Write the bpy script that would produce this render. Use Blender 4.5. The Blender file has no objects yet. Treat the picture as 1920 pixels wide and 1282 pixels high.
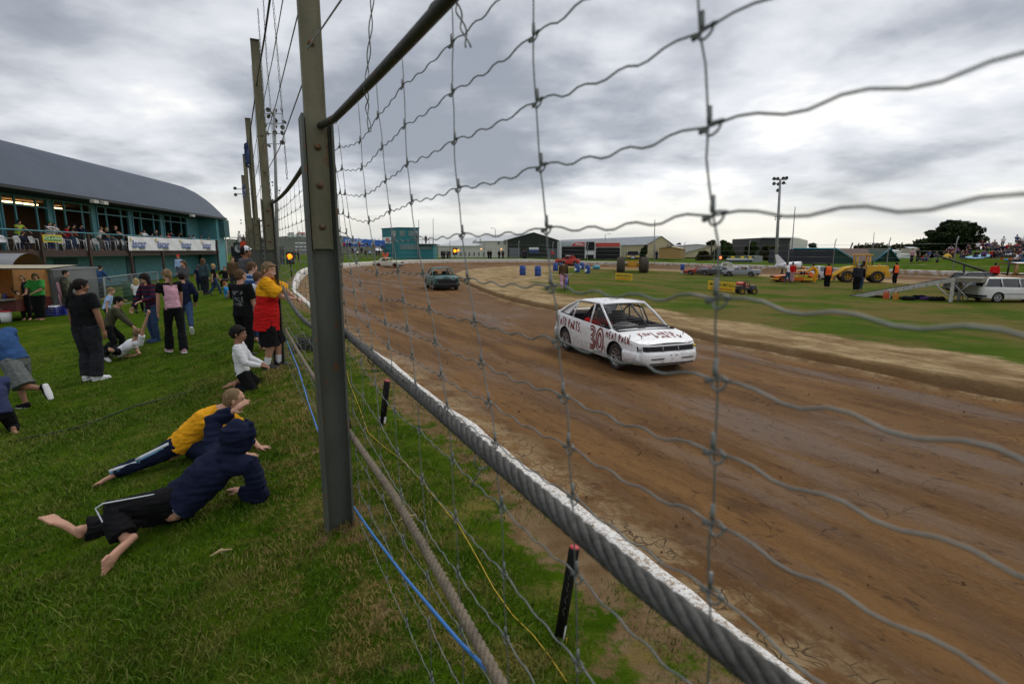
import bpy, math, random
import numpy as np
from mathutils import Vector, Matrix, noise
random.seed(11)
RNG = np.random.default_rng(5)
scene = bpy.context.scene
COL = scene.collection
V = Vector
UP = V((0, 0, 1))
# ------------------------------------------------------------------ camera frame (world: camera above the origin looking along +Y)
F, CX, CY, CAMH = 1000.0, 960.0, 641.0, 1.65
PITCH = math.atan(171 / F)
CP, SP = math.cos(PITCH), math.sin(PITCH)
def ray(u, v):
 x = (u - CX) / F; y = -(v - CY) / F
 return V((x, CP + y * SP, -SP + y * CP))
def D(u, v, Y):                      # point on the sight line at world depth Y
 d = ray(u, v); t = Y / d.y
 return V((d.x * t, Y, CAMH + d.z * t))
def Zp(u, v, z):
 d = ray(u, v); t = (z - CAMH) / d.z
 return V((d.x * t, d.y * t, z))
# fence line frame
FU = V((-0.45433, 0.89083, 0)); FN = V((0.89083, 0.45433, 0)); FOFF = 0.4373
P1 = V((-1.0635, 3.0477, 0))
def fence(t, z, o=0.0):
 p = P1 + FU * t + FN * o
 return V((p.x, p.y, z))
def onfence(u, v, o=0.1):
 d = ray(u, v); k = (FOFF + o) / (d.x * FN.x + d.y * FN.y)
 return V((d.x * k, d.y * k, CAMH + d.z * k))
def sm(a, b, x):
 t = min(1, max(0, (x - a) / (b - a))); return t * t * (3 - 2 * t)
# ------------------------------------------------------------------ mesh collector
class MB:
 def __init__(s): s.v = []; s.f = []; s.m = []; s.sm = []
 def add(s, vs, fs, m=0, smooth=False):
  o = len(s.v); s.v.extend([tuple(p) for p in vs])
  for f in fs:
   s.f.append(tuple(i + o for i in f)); s.m.append(m); s.sm.append(smooth)
  return s
 def box(s, c, size, R=None, m=0, taper=1.0):
  c = V(c); hx, hy, hz = size[0] / 2, size[1] / 2, size[2] / 2
  P = []
  for z in (-1, 1):
   k = taper if z > 0 else 1
   for x, y in ((-1, -1), (1, -1), (1, 1), (-1, 1)):
    p = V((x * hx * k, y * hy * k, z * hz))
    P.append(c + (R @ p if R is not None else p))
  return s.add(P, [(3, 2, 1, 0), (4, 5, 6, 7), (0, 1, 5, 4), (1, 2, 6, 5), (2, 3, 7, 6), (3, 0, 4, 7)], m)
 def frame(s, c, size, X, Y, Z, m=0):   # box with explicit axes
  R = Matrix((X, Y, Z)).transposed()
  return s.box(c, size, R, m)
 def tube(s, pts, r, n=8, m=0, cap=True, rx=None, side=None, smooth=True, closed=False, dome=False):
  pts = [V(p) for p in pts]; k = len(pts)
  if not hasattr(r, '__len__'): r = [r] * k
  if rx is None: rx = r
  if dome and not closed:
   d0 = (pts[0] - pts[1]).normalized(); d1 = (pts[-1] - pts[-2]).normalized()
   pts = [pts[0] + d0 * r[0] * .85, pts[0] + d0 * r[0] * .55] + pts + [pts[-1] + d1 * r[-1] * .55, pts[-1] + d1 * r[-1] * .85]
   r = [r[0] * .35, r[0] * .8] + list(r) + [r[-1] * .8, r[-1] * .35]
   rx = [rx[0] * .35, rx[0] * .8] + list(rx) + [rx[-1] * .8, rx[-1] * .35]
   k = len(pts)
  vs = []; prev = None
  for i, p in enumerate(pts):
   if closed: t = pts[(i + 1) % k] - pts[i - 1]
   else: t = pts[min(i + 1, k - 1)] - pts[max(i - 1, 0)]
   if t.length < 1e-9: t = V((0, 0, 1))
   t.normalize()
   if side is not None: a = V(side)
   elif prev is not None: a = prev
   else: a = V((0, 0, 1)) if abs(t.z) < .9 else V((1, 0, 0))
   a = a - t * a.dot(t)
   if a.length < 1e-6: a = t.orthogonal()
   a.normalize(); b = t.cross(a); prev = a
   for j in range(n):
    w = 2 * math.pi * j / n
    vs.append(p + a * (math.cos(w) * rx[i]) + b * (math.sin(w) * r[i]))
  fs = []
  for i in range(k if closed else k - 1):
   i2 = (i + 1) % k
   for j in range(n):
    j2 = (j + 1) % n
    fs.append((i * n + j, i * n + j2, i2 * n + j2, i2 * n + j))
  s.add(vs, fs, m, smooth)
  if cap and not closed:
   o = len(s.v) - len(vs)
   s.f.append(tuple(o + j for j in reversed(range(n)))); s.m.append(m); s.sm.append(False)
   s.f.append(tuple(o + (k - 1) * n + j for j in range(n))); s.m.append(m); s.sm.append(False)
  return s
 def ell(s, c, r, R=None, n=14, k=9, m=0):
  c = V(c); vs = []; fs = []
  for i in range(k + 1):
   a = math.pi * i / k
   for j in range(n):
    b = 2 * math.pi * j / n
    p = V((math.sin(a) * math.cos(b) * r[0], math.sin(a) * math.sin(b) * r[1], math.cos(a) * r[2]))
    vs.append(c + (R @ p if R is not None else p))
  for i in range(k):
   for j in range(n):
    j2 = (j + 1) % n
    if i == 0: fs.append((i * n, (i + 1) * n + j, (i + 1) * n + j2))
    elif i == k - 1: fs.append((i * n + j, (i + 1) * n, i * n + j2))
    else: fs.append((i * n + j, (i + 1) * n + j, (i + 1) * n + j2, i * n + j2))
  # poles share many verts; keep single
  return s.add(vs, fs, m, True)
 def lathe(s, prof, c, axis, n=20, m=0, smooth=True):   # prof: (radius, along axis)
  c = V(c); axis = V(axis).normalized(); a = axis.orthogonal().normalized(); b = axis.cross(a)
  vs = []; fs = []; k = len(prof)
  for (r, h) in prof:
   for j in range(n):
    w = 2 * math.pi * j / n
    vs.append(c + axis * h + a * (math.cos(w) * r) + b * (math.sin(w) * r))
  for i in range(k - 1):
   for j in range(n):
    j2 = (j + 1) % n
    fs.append((i * n + j, i * n + j2, (i + 1) * n + j2, (i + 1) * n + j))
  return s.add(vs, fs, m, smooth)
 def grid(s, rows, m=0, smooth=True, closed=False):       # rows: list of equal length lists of points
  k = len(rows); n = len(rows[0]); vs = [p for r in rows for p in r]; fs = []
  for i in range(k - 1):
   for j in range(n if closed else n - 1):
    j2 = (j + 1) % n
    fs.append((i * n + j, i * n + j2, (i + 1) * n + j2, (i + 1) * n + j))
  return s.add(vs, fs, m, smooth)
 def prism(s, poly, ext, m=0):     # polygon points, extrusion vector
  n = len(poly); e = V(ext); vs = [V(p) for p in poly] + [V(p) + e for p in poly]
  fs = [tuple(reversed(range(n))), tuple(range(n, 2 * n))] + [(i, (i + 1) % n, n + (i + 1) % n, n + i) for i in range(n)]
  return s.add(vs, fs, m)
 def quad(s, a, b, c, d, m=0): return s.add([a, b, c, d], [(0, 1, 2, 3)], m)
 def mesh(s, name, mats, origin=None):
  me = bpy.data.meshes.new(name)
  vs = s.v
  if origin is not None:
   ox, oy, oz = origin; vs = [(x - ox, y - oy, z - oz) for x, y, z in vs]
  me.from_pydata(vs, [], s.f)
  for m in (mats if isinstance(mats, (list, tuple)) else [mats]): me.materials.append(m)
  me.polygons.foreach_set('material_index', s.m); me.polygons.foreach_set('use_smooth', s.sm)
  me.update(); return me
 def build(s, name, mats, parent=None, **tags):
  o = bpy.data.objects.new(name, None if not s.v else s.mesh(name, mats, parent.location if parent is not None and parent.get('_abs') else None))
  COL.objects.link(o)
  if parent is not None: o.parent = parent
  for k, v in tags.items(): o[k] = v
  return o
def tag(o, label=None, cat=None, group=None, kind=None):
 if label: o['label'] = label
 if cat: o['category'] = cat
 if group: o['group'] = group
 if kind: o['kind'] = kind
 return o
def empty(name, loc, label=None, cat=None, group=None, rz=0.0, absolute=True):
 o = bpy.data.objects.new(name, None); COL.objects.link(o)
 o.location = loc; o.rotation_euler = (0, 0, rz); o.empty_display_size = .1
 if absolute and rz == 0.0: o['_abs'] = 1
 return tag(o, label, cat, group)
def copy_tree(o, parent=None):
 c = o.copy(); COL.objects.link(c); c.parent = parent
 for ch in o.children: copy_tree(ch, c)
 return c
TMPS = bpy.data.scenes.new('build')
def evaluated(o):
 TMPS.collection.objects.link(o); dg = TMPS.view_layers[0].depsgraph; dg.update()
 me = bpy.data.meshes.new_from_object(o.evaluated_get(dg), depsgraph=dg)
 bpy.data.objects.remove(o); return me
def remesh(mb, vox, iters=3, mats=None, name='m', origin=None, disp=0.0, dscale=9.0, paint=None, disp2=0.0, hair=False):
 me = mb.mesh(name + '_raw', mats, None)
 o = bpy.data.objects.new('tmp', me)
 r = o.modifiers.new('r', 'REMESH'); r.mode = 'VOXEL'; r.voxel_size = vox; r.use_smooth_shade = True
 if iters:
  q = o.modifiers.new('s', 'SMOOTH'); q.iterations = iters; q.factor = .5
 out = evaluated(o); bpy.data.meshes.remove(me)
 out.name = name
 n = len(out.vertices)
 if n:
  co = np.empty(n * 3); out.vertices.foreach_get('co', co); co = co.reshape(-1, 3)
  if disp or disp2:
   no = np.empty(n * 3); out.vertices.foreach_get('normal', no); no = no.reshape(-1, 3)
   if hair: d = np.array([disp * noise.noise(V(p) * dscale) + disp2 * noise.noise(V((p[0] * 130, p[1] * 130, p[2] * 14))) for p in co])
   else: d = np.array([disp * noise.noise(V(p) * dscale) + disp2 * noise.noise(V((p[0] * dscale * 1.2, p[1] * dscale * 1.2, p[2] * dscale * 4.5))) for p in co])
   co = co + no * d[:, None]
  mi = None
  if paint is not None:
   mi = np.array([paint(V(p.center)) for p in out.polygons], dtype=np.int32)
  if origin is not None: co = co - np.array(origin)[None, :]
  out.vertices.foreach_set('co', co.ravel())
  out.materials.clear()
  for m in (mats if isinstance(mats, (list, tuple)) else [mats]): out.materials.append(m)
  out.polygons.foreach_set('material_index', mi if mi is not None else np.zeros(len(out.polygons), dtype=np.int32))
  out.polygons.foreach_set('use_smooth', np.ones(len(out.polygons), dtype=bool))
  out.update()
 return out
def link(me, name, parent=None):
 o = bpy.data.objects.new(name, me); COL.objects.link(o)
 if parent is not None: o.parent = parent
 return o
# ------------------------------------------------------------------ materials
MATS = {}
def mat(name, col, rough=.7, var=.18, scale=6.0, bump=0.0, bscale=40.0, metal=0.0, spec=.5, col2=None, mix=(.45, .65), mscale=4.0, stretch=None, emit=None, estr=0.0, coat=0.0, alpha=1.0, trans=0.0):
 if name in MATS: return MATS[name]
 m = bpy.data.materials.new(name); m.use_nodes = True; MATS[name] = m
 nt = m.node_tree; b = nt.nodes['Principled BSDF']; N = nt.nodes.new; L = nt.links.new
 b.inputs['Roughness'].default_value = rough; b.inputs['Metallic'].default_value = metal
 b.inputs['Specular IOR Level'].default_value = spec
 b.inputs['Coat Weight'].default_value = coat
 c = (*col, 1)
 tc = N('ShaderNodeTexCoord'); vec = tc.outputs['Object']
 if stretch:
  mp = N('ShaderNodeMapping'); mp.inputs['Scale'].default_value = stretch; L(vec, mp.inputs[0]); vec = mp.outputs[0]
 if var or col2:
  n1 = N('ShaderNodeTexNoise'); n1.inputs['Scale'].default_value = scale; n1.inputs['Detail'].default_value = 6; n1.inputs['Roughness'].default_value = .65; L(vec, n1.inputs['Vector'])
  rm = N('ShaderNodeMapRange'); rm.inputs[1].default_value = .25; rm.inputs[2].default_value = .75; rm.inputs[3].default_value = 1 - var; rm.inputs[4].default_value = 1 + var; L(n1.outputs[0], rm.inputs[0])
  hs = N('ShaderNodeHueSaturation'); L(rm.outputs[0], hs.inputs['Value'])
  if col2:
   n2 = N('ShaderNodeTexNoise'); n2.inputs['Scale'].default_value = mscale; n2.inputs['Detail'].default_value = 8; n2.inputs['Roughness'].default_value = .7; L(vec, n2.inputs['Vector'])
   r2 = N('ShaderNodeMapRange'); r2.interpolation_type = 'SMOOTHSTEP'; r2.inputs[1].default_value = mix[0]; r2.inputs[2].default_value = mix[1]; L(n2.outputs[0], r2.inputs[0])
   mx = N('ShaderNodeMix'); mx.data_type = 'RGBA'; mx.inputs[6].default_value = c; mx.inputs[7].default_value = (*col2, 1); L(r2.outputs[0], mx.inputs[0]); L(mx.outputs[2], hs.inputs['Color'])
  else: hs.inputs['Color'].default_value = c
  L(hs.outputs[0], b.inputs['Base Color'])
 else: b.inputs['Base Color'].default_value = c
 if bump:
  n3 = N('ShaderNodeTexNoise'); n3.inputs['Scale'].default_value = bscale; n3.inputs['Detail'].default_value = 5; L(vec, n3.inputs['Vector'])
  bp = N('ShaderNodeBump'); bp.inputs['Strength'].default_value = bump; bp.inputs['Distance'].default_value = .02; L(n3.outputs[0], bp.inputs['Height']); L(bp.outputs[0], b.inputs['Normal'])
 if emit:
  b.inputs['Emission Color'].default_value = (*emit, 1); b.inputs['Emission Strength'].default_value = estr
 if trans: b.inputs['Transmission Weight'].default_value = trans
 if alpha < 1: b.inputs['Alpha'].default_value = alpha
 return m
def cloth(name, col, var=.22): return mat('cloth ' + name, col, .95, var, 14, .35, 220, spec=.15)
SKIN = mat('skin fair', (.50, .27, .18), .55, .1, 12, spec=.4)
SKIN2 = mat('skin brown', (.26, .125, .07), .55, .1, 12, spec=.4)
def hairm(name, col): return mat('hair ' + name, col, .75, .45, 30, .5, 150, stretch=(1, 1, .25), spec=.2)
H_BROWN = hairm('brown', (.10, .058, .03)); H_DARK = hairm('dark', (.012, .009, .008)); H_SAND = hairm('sandy', (.20, .13, .07)); H_BLOND = hairm('blond', (.42, .29, .13)); H_GREY = hairm('grey', (.3, .29, .28)); H_RED = hairm('ginger', (.22, .09, .035))
BLACKC = cloth('black', (.008, .008, .009)); NAVY = cloth('navy', (.009, .013, .035)); JEANS = cloth('denim', (.03, .055, .115)); GREYC = cloth('grey', (.085, .085, .095)); WHITEC = cloth('white', (.72, .72, .74), .06)
DKGREY = cloth('charcoal', (.022, .024, .03)); REDC = cloth('red', (.50, .012, .012)); YELC = cloth('yellow', (.72, .33, .012)); ORANGEC = mat('hi vis orange', (.95, .13, .015), .9, .1, 10, .3, 200, emit=None); PINKC = cloth('pink', (.62, .34, .42)); GREENC = cloth('green', (.05, .30, .06)); BLUEC = cloth('bright blue', (.03, .22, .52)); JACKB = cloth('jacket blue', (.03, .075, .19)); MAROON = cloth('maroon', (.09, .012, .022)); LTBLUE = cloth('pale blue', (.33, .45, .68)); TAN = cloth('tan', (.28, .2, .12)); BROWNC = cloth('brown', (.09, .055, .03)); PURPC = cloth('purple', (.12, .06, .2)); OLIVE = cloth('olive', (.06, .06, .035))
SHOEW = mat('white shoe leather', (.7, .7, .7), .6, .1, 12); SHOEB = mat('black shoe leather', (.012, .012, .013), .5, .2, 20)
STEEL = mat('galvanised steel', (.33, .35, .34), .45, .25, 60, metal=.75)
WIRE = mat('galvanised wire', (.175, .188, .178), .5, .3, 40, metal=.55)
BLACKM = mat('black plastic', (.012, .012, .013), .45, .2, 8)
RUBBER = mat('tyre rubber', (.02, .019, .018), .9, .3, 20, .4, 60, col2=(.10, .07, .045), mix=(.45, .75), mscale=6)
DARKI = mat('dark interior', (.012, .012, .014), .9, .2, 5)
WHITEP = mat('white paint', (.78, .79, .8), .35, .05, 5)
GALV = mat('weathered pole', (.27, .28, .28), .6, .2, 6)
GLASS = mat('dark window glass', (.02, .025, .03), .06, 0, spec=.8)
# ------------------------------------------------------------------ world, sun, camera
SUN_EL, SUN_AZ = 48.0, 32.0      # azimuth measured from +Y towards +X
w = bpy.data.worlds.new("World"); scene.world = w; w.use_nodes = True
def build_world():
 nt = w.node_tree; N = nt.nodes.new; L = nt.links.new
 bg = nt.nodes['Background']
 sky = N('ShaderNodeTexSky'); sky.sky_type = 'NISHITA'; sky.sun_disc = False
 sky.sun_elevation = math.radians(SUN_EL); sky.sun_rotation = math.radians(SUN_AZ)
 def M(op, a, b=None, c=None):
  n = N('ShaderNodeMath'); n.operation = op
  for i, x in enumerate((a, b, c)):
   if x is None: continue
   if isinstance(x, (int, float)): n.inputs[i].default_value = x
   else: L(x, n.inputs[i])
  return n.outputs[0]
 def R(x, a, b, c=0, d=1, smooth=True):
  n = N('ShaderNodeMapRange'); n.interpolation_type = 'SMOOTHSTEP' if smooth else 'LINEAR'
  for i, q in enumerate((a, b, c, d)): n.inputs[i + 1].default_value = q
  L(x, n.inputs[0]); return n.outputs[0]
 def MIX(f, a, b):
  n = N('ShaderNodeMix'); n.data_type = 'RGBA'
  if isinstance(f, (int, float)): n.inputs[0].default_value = f
  else: L(f, n.inputs[0])
  for i, x in ((6, a), (7, b)):
   if isinstance(x, tuple): n.inputs[i].default_value = (*x, 1)
   else: L(x, n.inputs[i])
  return n.outputs[2]
 tc = N('ShaderNodeTexCoord'); sx = N('ShaderNodeSeparateXYZ'); L(tc.outputs['Generated'], sx.inputs[0])
 z = M('MAXIMUM', sx.outputs[2], 0.0)
 den = M('ADD', z, 0.20)
 cb = N('ShaderNodeCombineXYZ'); L(M('DIVIDE', sx.outputs[0], den), cb.inputs[0]); L(M('DIVIDE', sx.outputs[1], den), cb.inputs[1])
 def noi(scale, detail, off, dist=0.0, rough=.55, sc=(1, 1, 1)):
  mp = N('ShaderNodeMapping'); mp.inputs['Location'].default_value = off; mp.inputs['Scale'].default_value = sc; L(cb.outputs[0], mp.inputs[0])
  n = N('ShaderNodeTexNoise'); n.inputs['Scale'].default_value = scale; n.inputs['Detail'].default_value = detail; n.inputs['Roughness'].default_value = rough; n.inputs['Distortion'].default_value = dist
  L(mp.outputs[0], n.inputs['Vector']); return n.outputs[0]
 big = noi(.85, 5, (3.1, 1.7, 0), .1, .48)
 mid = noi(2.0, 7, (7.3, 2.2, 0), .1, .55)
 str_ = noi(5.0, 6, (1.2, 9.4, 0), .1, .6, (.8, 1.1, 1))
 v = M('ADD', M('MULTIPLY', big, .60), M('ADD', M('MULTIPLY', mid, .32), M('MULTIPLY', str_, .08)))
 # the deck of cloud is heavier to the left of the track and thins towards the right
 az = M('MULTIPLY', sx.outputs[0], .06)
 v = M('ADD', v, az)
 t = R(v, .40, .585)
 c1 = MIX(t, (.31, .335, .385), (.80, .815, .85))
 c2 = MIX(R(v, .555, .65), c1, (1.15, 1.12, 1.04))
 # thin, brighter bands low over the horizon
 low = R(sx.outputs[2], .015, .13, 1, 0)
 band = noi(1.0, 4, (0, 0, 3.0), .3, .5, (.12, .5, 1))
 lb = MIX(R(band, .40, .58), (.56, .585, .61), (1.0, .965, .86))
 c3 = MIX(M('MULTIPLY', low, .85), c2, lb)
 # overcast deck is brightest overhead
 up = R(sx.outputs[2], .55, .95, 1.0, 1.5)
 cs = N('ShaderNodeVectorMath'); cs.operation = 'SCALE'; L(c3, cs.inputs[0]); L(up, cs.inputs['Scale'])
 sk = N('ShaderNodeVectorMath'); sk.operation = 'SCALE'; L(sky.outputs[0], sk.inputs[0]); sk.inputs['Scale'].default_value = .12
 sc10 = N('ShaderNodeVectorMath'); sc10.operation = 'SCALE'; L(cs.outputs[0], sc10.inputs[0]); sc10.inputs['Scale'].default_value = 1.0
 fin = MIX(.93, sk.outputs[0], sc10.outputs[0])
 gm = N('ShaderNodeVectorMath'); gm.operation = 'SCALE'; L(fin, gm.inputs[0]); gm.inputs['Scale'].default_value = 8.0
 L(gm.outputs[0], bg.inputs['Color']); bg.inputs['Strength'].default_value = .125
build_world()
sl = bpy.data.lights.new('sun', 'SUN'); sl.energy = .9; sl.angle = math.radians(14); sl.color = (1, .95, .87)
so = bpy.data.objects.new('sun', sl); COL.objects.link(so)
sd = V((math.sin(math.radians(SUN_AZ)) * math.cos(math.radians(SUN_EL)), math.cos(math.radians(SUN_AZ)) * math.cos(math.radians(SUN_EL)), math.sin(math.radians(SUN_EL))))
so.rotation_euler = sd.to_track_quat('Z', 'Y').to_euler(); so.location = (0, 0, 60)
cam = bpy.data.cameras.new('camera'); co_ = bpy.data.objects.new('camera', cam); COL.objects.link(co_)
co_.location = (0, 0, CAMH); co_.rotation_euler = (math.pi / 2 - PITCH, 0, 0)
cam.sensor_width = 36; cam.lens = 36 * F / 1920; cam.clip_start = .05; cam.clip_end = 6000
cam.dof.use_dof = True; cam.dof.focus_distance = 7.0; cam.dof.aperture_fstop = 3.4
scene.camera = co_
scene.view_settings.view_transform = 'Standard'; scene.view_settings.look = 'None'; scene.view_settings.exposure = 0.1; scene.view_settings.gamma = 1
scene.render.engine = 'CYCLES'
scene.cycles.use_denoising = True
scene.cycles.max_bounces = 6; scene.cycles.diffuse_bounces = 3; scene.cycles.glossy_bounces = 3; scene.cycles.transparent_max_bounces = 16
# ------------------------------------------------------------------ the oval
def closed_spline(P, n):
 P = [V((*p, 0)) for p in P]; k = len(P); out = []
 seg = []
 for i in range(k):
  a, b, c, d = P[i - 1], P[i], P[(i + 1) % k], P[(i + 2) % k]
  for j in range(24):
   t = j / 24
   out.append(.5 * ((2 * b) + (c - a) * t + (2 * a - 5 * b + 4 * c - d) * t * t + (3 * b - a - 3 * c + d) * t ** 3))
 # resample evenly, denser near the camera
 L = [0]
 for i in range(len(out)): L.append(L[-1] + (out[(i + 1) % len(out)] - out[i]).length / (1 + .08 * min(out[i].length, 60)))
 res = []; i = 0
 for q in range(n):
  s = L[-1] * q / n
  while L[i + 1] < s: i += 1
  f = (s - L[i]) / max(1e-9, L[i + 1] - L[i])
  res.append(out[i].lerp(out[(i + 1) % len(out)], f))
 return np.array([(p.x, p.y) for p in res])
def nl(nn, t): p = FN * nn + FU * t; return (p.x, p.y)
BP = [nl(1.90, -20), nl(1.90, -9), nl(1.90, -3), nl(1.90, 2), nl(1.96, 7), nl(1.98, 13), nl(2.05, 20), nl(2.45, 28), (-17.1, 44.6), (-19.6, 55), (-20.2, 65), (-19.6, 76), (-17.6, 86), (-11, 94), (3.9, 97), (20.0, 93.5), (31.5, 74), (39.3, 56.4), (46.0, 43), (56, 25), (64, 8), (69, -12), (64, -38), (46, -52), (24, -43)]
IP = [nl(11.1, -20), nl(11.1, -9), nl(11.05, -3), nl(11.05, 3), nl(11.1, 9), nl(11.3, 16), nl(11.8, 24), (-3.9, 42), (-5.6, 53), (-5.0, 65), (-1, 76), (7, 82), (16, 81), (23, 71), (31, 55), (38.5, 40), (48, 20), (55, 3), (56, -12), (50, -28), (36, -30)]
NB = 520
B = closed_spline(BP, NB)
I = closed_spline(IP, NB)
# match the inner curve to the barrier point by point (nearest along the normal)
tb = np.roll(B, -1, 0) - np.roll(B, 1, 0); tb /= np.linalg.norm(tb, axis=1)[:, None]
NRM = np.stack([tb[:, 1], -tb[:, 0]], 1)        # inward/outward to be fixed
cen = np.array([14.0, 35.0])
if np.mean(np.sum((cen - B) * NRM, 1)) < 0: NRM = -NRM      # NRM points inward
Ifine = closed_spline(IP, 1600)
def hit_inner(p, nrm):
 d = Ifine - p; al = d @ nrm; ac = np.abs(d[:, 0] * nrm[1] - d[:, 1] * nrm[0])
 ok = (al > 0) & (ac < .45); al = np.where(ok, al, 1e9); j = int(np.argmin(al)); near = (np.abs(al - al[j]) < 1.0); ac = np.where(near, ac, 1e9); return Ifine[np.argmin(ac)]
IM = np.array([hit_inner(B[i], NRM[i]) for i in range(NB)])
for _ in range(6): IM = (IM * 2 + np.roll(IM, 1, 0) + np.roll(IM, -1, 0)) / 4
def in_poly(P, x, y):
 x1, y1 = P[:, 0], P[:, 1]; x2, y2 = np.roll(x1, -1), np.roll(y1, -1)
 c = ((y1 > y) != (y2 > y)) & (x < (x2 - x1) * (y - y1) / (y2 - y1 + 1e-12) + x1)
 return bool(np.sum(c) % 2)
def dist_poly(P, x, y): return float(np.sqrt(np.min((P[:, 0] - x) ** 2 + (P[:, 1] - y) ** 2)))
Bfine = closed_spline(BP, 2400)
TRZ, INZ = -.75, -.57
def drop(x, y): return .40 * sm(14, 34, math.hypot(x, y)) * sm(2, 16, x)
def out_z(x, y):
 s = FOFF - (FN.x * x + FN.y * y)
 z = 0.0
 if s > 0:
  z += -1.2 * (1 - math.exp(-s / 6.0)) * (1 - sm(58, 80, y))
 m = FN.x * x + FN.y * y - 61.0; t = FU.x * x + FU.y * y
 if m > 0: z += 2.7 * sm(0, 22, m) * (1 - sm(30, 42, t)) * (1 - sm(60, 110, m))
 return z - drop(x, y) * (1 - sm(20, 60, m))
def track_prof(e, wd):      # e: metres from barrier
 z = -.38 - .37 * sm(0, 3.0, e)
 return z
def ground_z(x, y):
 if not in_poly(Bfine, x, y): return out_z(x, y)
 e = dist_poly(Bfine, x, y)
 if in_poly(Ifine, x, y): return INZ - drop(x, y)
 return track_prof(e, 10) - drop(x, y)
def J(u, v, h=0.0):          # point h above the ground on the sight line through a pixel
 d = ray(u, v); t = .5; prev = None
 while t < 400:
  p = V((d.x * t, d.y * t, CAMH + d.z * t))
  g = p.z - ground_z(p.x, p.y) - h
  if prev is not None and g <= 0:
   a, b = prev, t
   for _ in range(18):
    m_ = (a + b) / 2; q = V((d.x * m_, d.y * m_, CAMH + d.z * m_))
    if q.z - ground_z(q.x, q.y) - h > 0: a = m_
    else: b = m_
   return q
  prev = t; t *= 1.03
 return D(u, v, 100)
def fbm(x, y, s, o=0): return noise.fractal(V((x * s, y * s, o)), .9, 2.0, 4)
# ------------------------------------------------------------------ ground materials
def nodes_mat(name):
 m = bpy.data.materials.new(name); m.use_nodes = True; MATS[name] = m
 nt = m.node_tree; return m, nt, nt.nodes.new, nt.links.new, nt.nodes['Principled BSDF']
class NG:
 def __init__(s, nt):
  s.nt = nt; s.N = nt.nodes.new; s.L = nt.links.new
  s.tc = s.N('ShaderNodeTexCoord').outputs['Object']
 def put(s, sock, x):
  if isinstance(x, (int, float)): sock.default_value = x
  elif isinstance(x, tuple): sock.default_value = (*x, 1) if len(x) == 3 and sock.type == 'RGBA' else x
  else: s.L(x, sock)
 def mapv(s, sc=(1, 1, 1), rot=0.0, loc=(0, 0, 0)):
  n = s.N('ShaderNodeMapping'); n.inputs['Scale'].default_value = sc; n.inputs['Location'].default_value = loc
  r = s.N('ShaderNodeVectorRotate'); r.rotation_type = 'Z_AXIS'; r.inputs['Angle'].default_value = rot; s.L(s.tc, r.inputs['Vector']); s.L(r.outputs[0], n.inputs[0]); return n.outputs[0]
 def noi(s, scale, vec=None, detail=6, rough=.6, dist=0.0):
  n = s.N('ShaderNodeTexNoise'); n.inputs['Scale'].default_value = scale; n.inputs['Detail'].default_value = detail; n.inputs['Roughness'].default_value = rough; n.inputs['Distortion'].default_value = dist
  s.L(vec if vec is not None else s.tc, n.inputs['Vector']); return n.outputs[0]
 def vor(s, scale, vec=None, feat='DISTANCE_TO_EDGE'):
  n = s.N('ShaderNodeTexVoronoi'); n.feature = feat; n.inputs['Scale'].default_value = scale; s.L(vec if vec is not None else s.tc, n.inputs['Vector']); return n.outputs[0]
 def mr(s, x, a, b, c=0.0, d=1.0):
  n = s.N('ShaderNodeMapRange'); n.interpolation_type = 'SMOOTHSTEP'
  for i, q in enumerate((a, b, c, d)): n.inputs[i + 1].default_value = q
  s.put(n.inputs[0], x); return n.outputs[0]
 def mix(s, f, a, b):
  n = s.N('ShaderNodeMix'); n.data_type = 'RGBA'; s.put(n.inputs[0], f); s.put(n.inputs[6], a); s.put(n.inputs[7], b); return n.outputs[2]
 def math(s, op, a, b=0.0):
  n = s.N('ShaderNodeMath'); n.operation = op; s.put(n.inputs[0], a); s.put(n.inputs[1], b); return n.outputs[0]
 def attr(s, name):
  n = s.N('ShaderNodeAttribute'); n.attribute_name = name; return n.outputs['Fac']
 def bump(s, h, st, dist=.02, prev=None):
  n = s.N('ShaderNodeBump'); n.inputs['Strength'].default_value = st; n.inputs['Distance'].default_value = dist; s.L(h, n.inputs['Height'])
  if prev is not None: s.L(prev, n.inputs['Normal'])
  return n.outputs[0]
ANG = -math.atan2(-FU.x, FU.y)    # rotate so the y axis of the texture runs along the fence
def grass_color(g):
 a = g.mix(g.mr(g.noi(2.2, detail=7), .35, .65), (.034, .076, .0015), (.066, .122, .004))
 a = g.mix(g.mr(g.noi(.45, detail=6), .45, .68), a, (.085, .122, .007))
 a = g.mix(g.math('MULTIPLY', g.mr(g.noi(9, detail=5), .45, .75), .45), a, (.022, .042, .002))
 dry = g.math('MULTIPLY', g.mr(g.noi(3.1, g.mapv((1, 1, 1), 0, (5, 3, 0)), 7, .7), .50, .64), g.math('ADD', g.math('MULTIPLY', g.attr('soil'), 1.6), .22))
 a = g.mix(dry, a, (.22, .165, .05))
 return a
def make_ground_mat():
 m, nt, N, L, b = nodes_mat('grass ground'); g = NG(nt)
 gr = grass_color(g)
 soil = g.mix(g.mr(g.noi(5, detail=8), .35, .65), (.17, .105, .05), (.26, .175, .095))
 f = g.math('ADD', g.attr('soil'), g.math('MULTIPLY', g.math('SUBTRACT', g.noi(6, detail=8, rough=.7), .5), 1.5))
 mk = g.mr(f, .38, .62)
 L(g.mix(mk, gr, soil), b.inputs['Base Color']); b.inputs['Roughness'].default_value = 1; b.inputs['Specular IOR Level'].default_value = .03
 L(g.bump(g.noi(90, detail=4), .9, .03, g.bump(g.noi(9, detail=5), .5, .05)), b.inputs['Normal'])
 return m
GRASSM = make_ground_mat()
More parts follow.
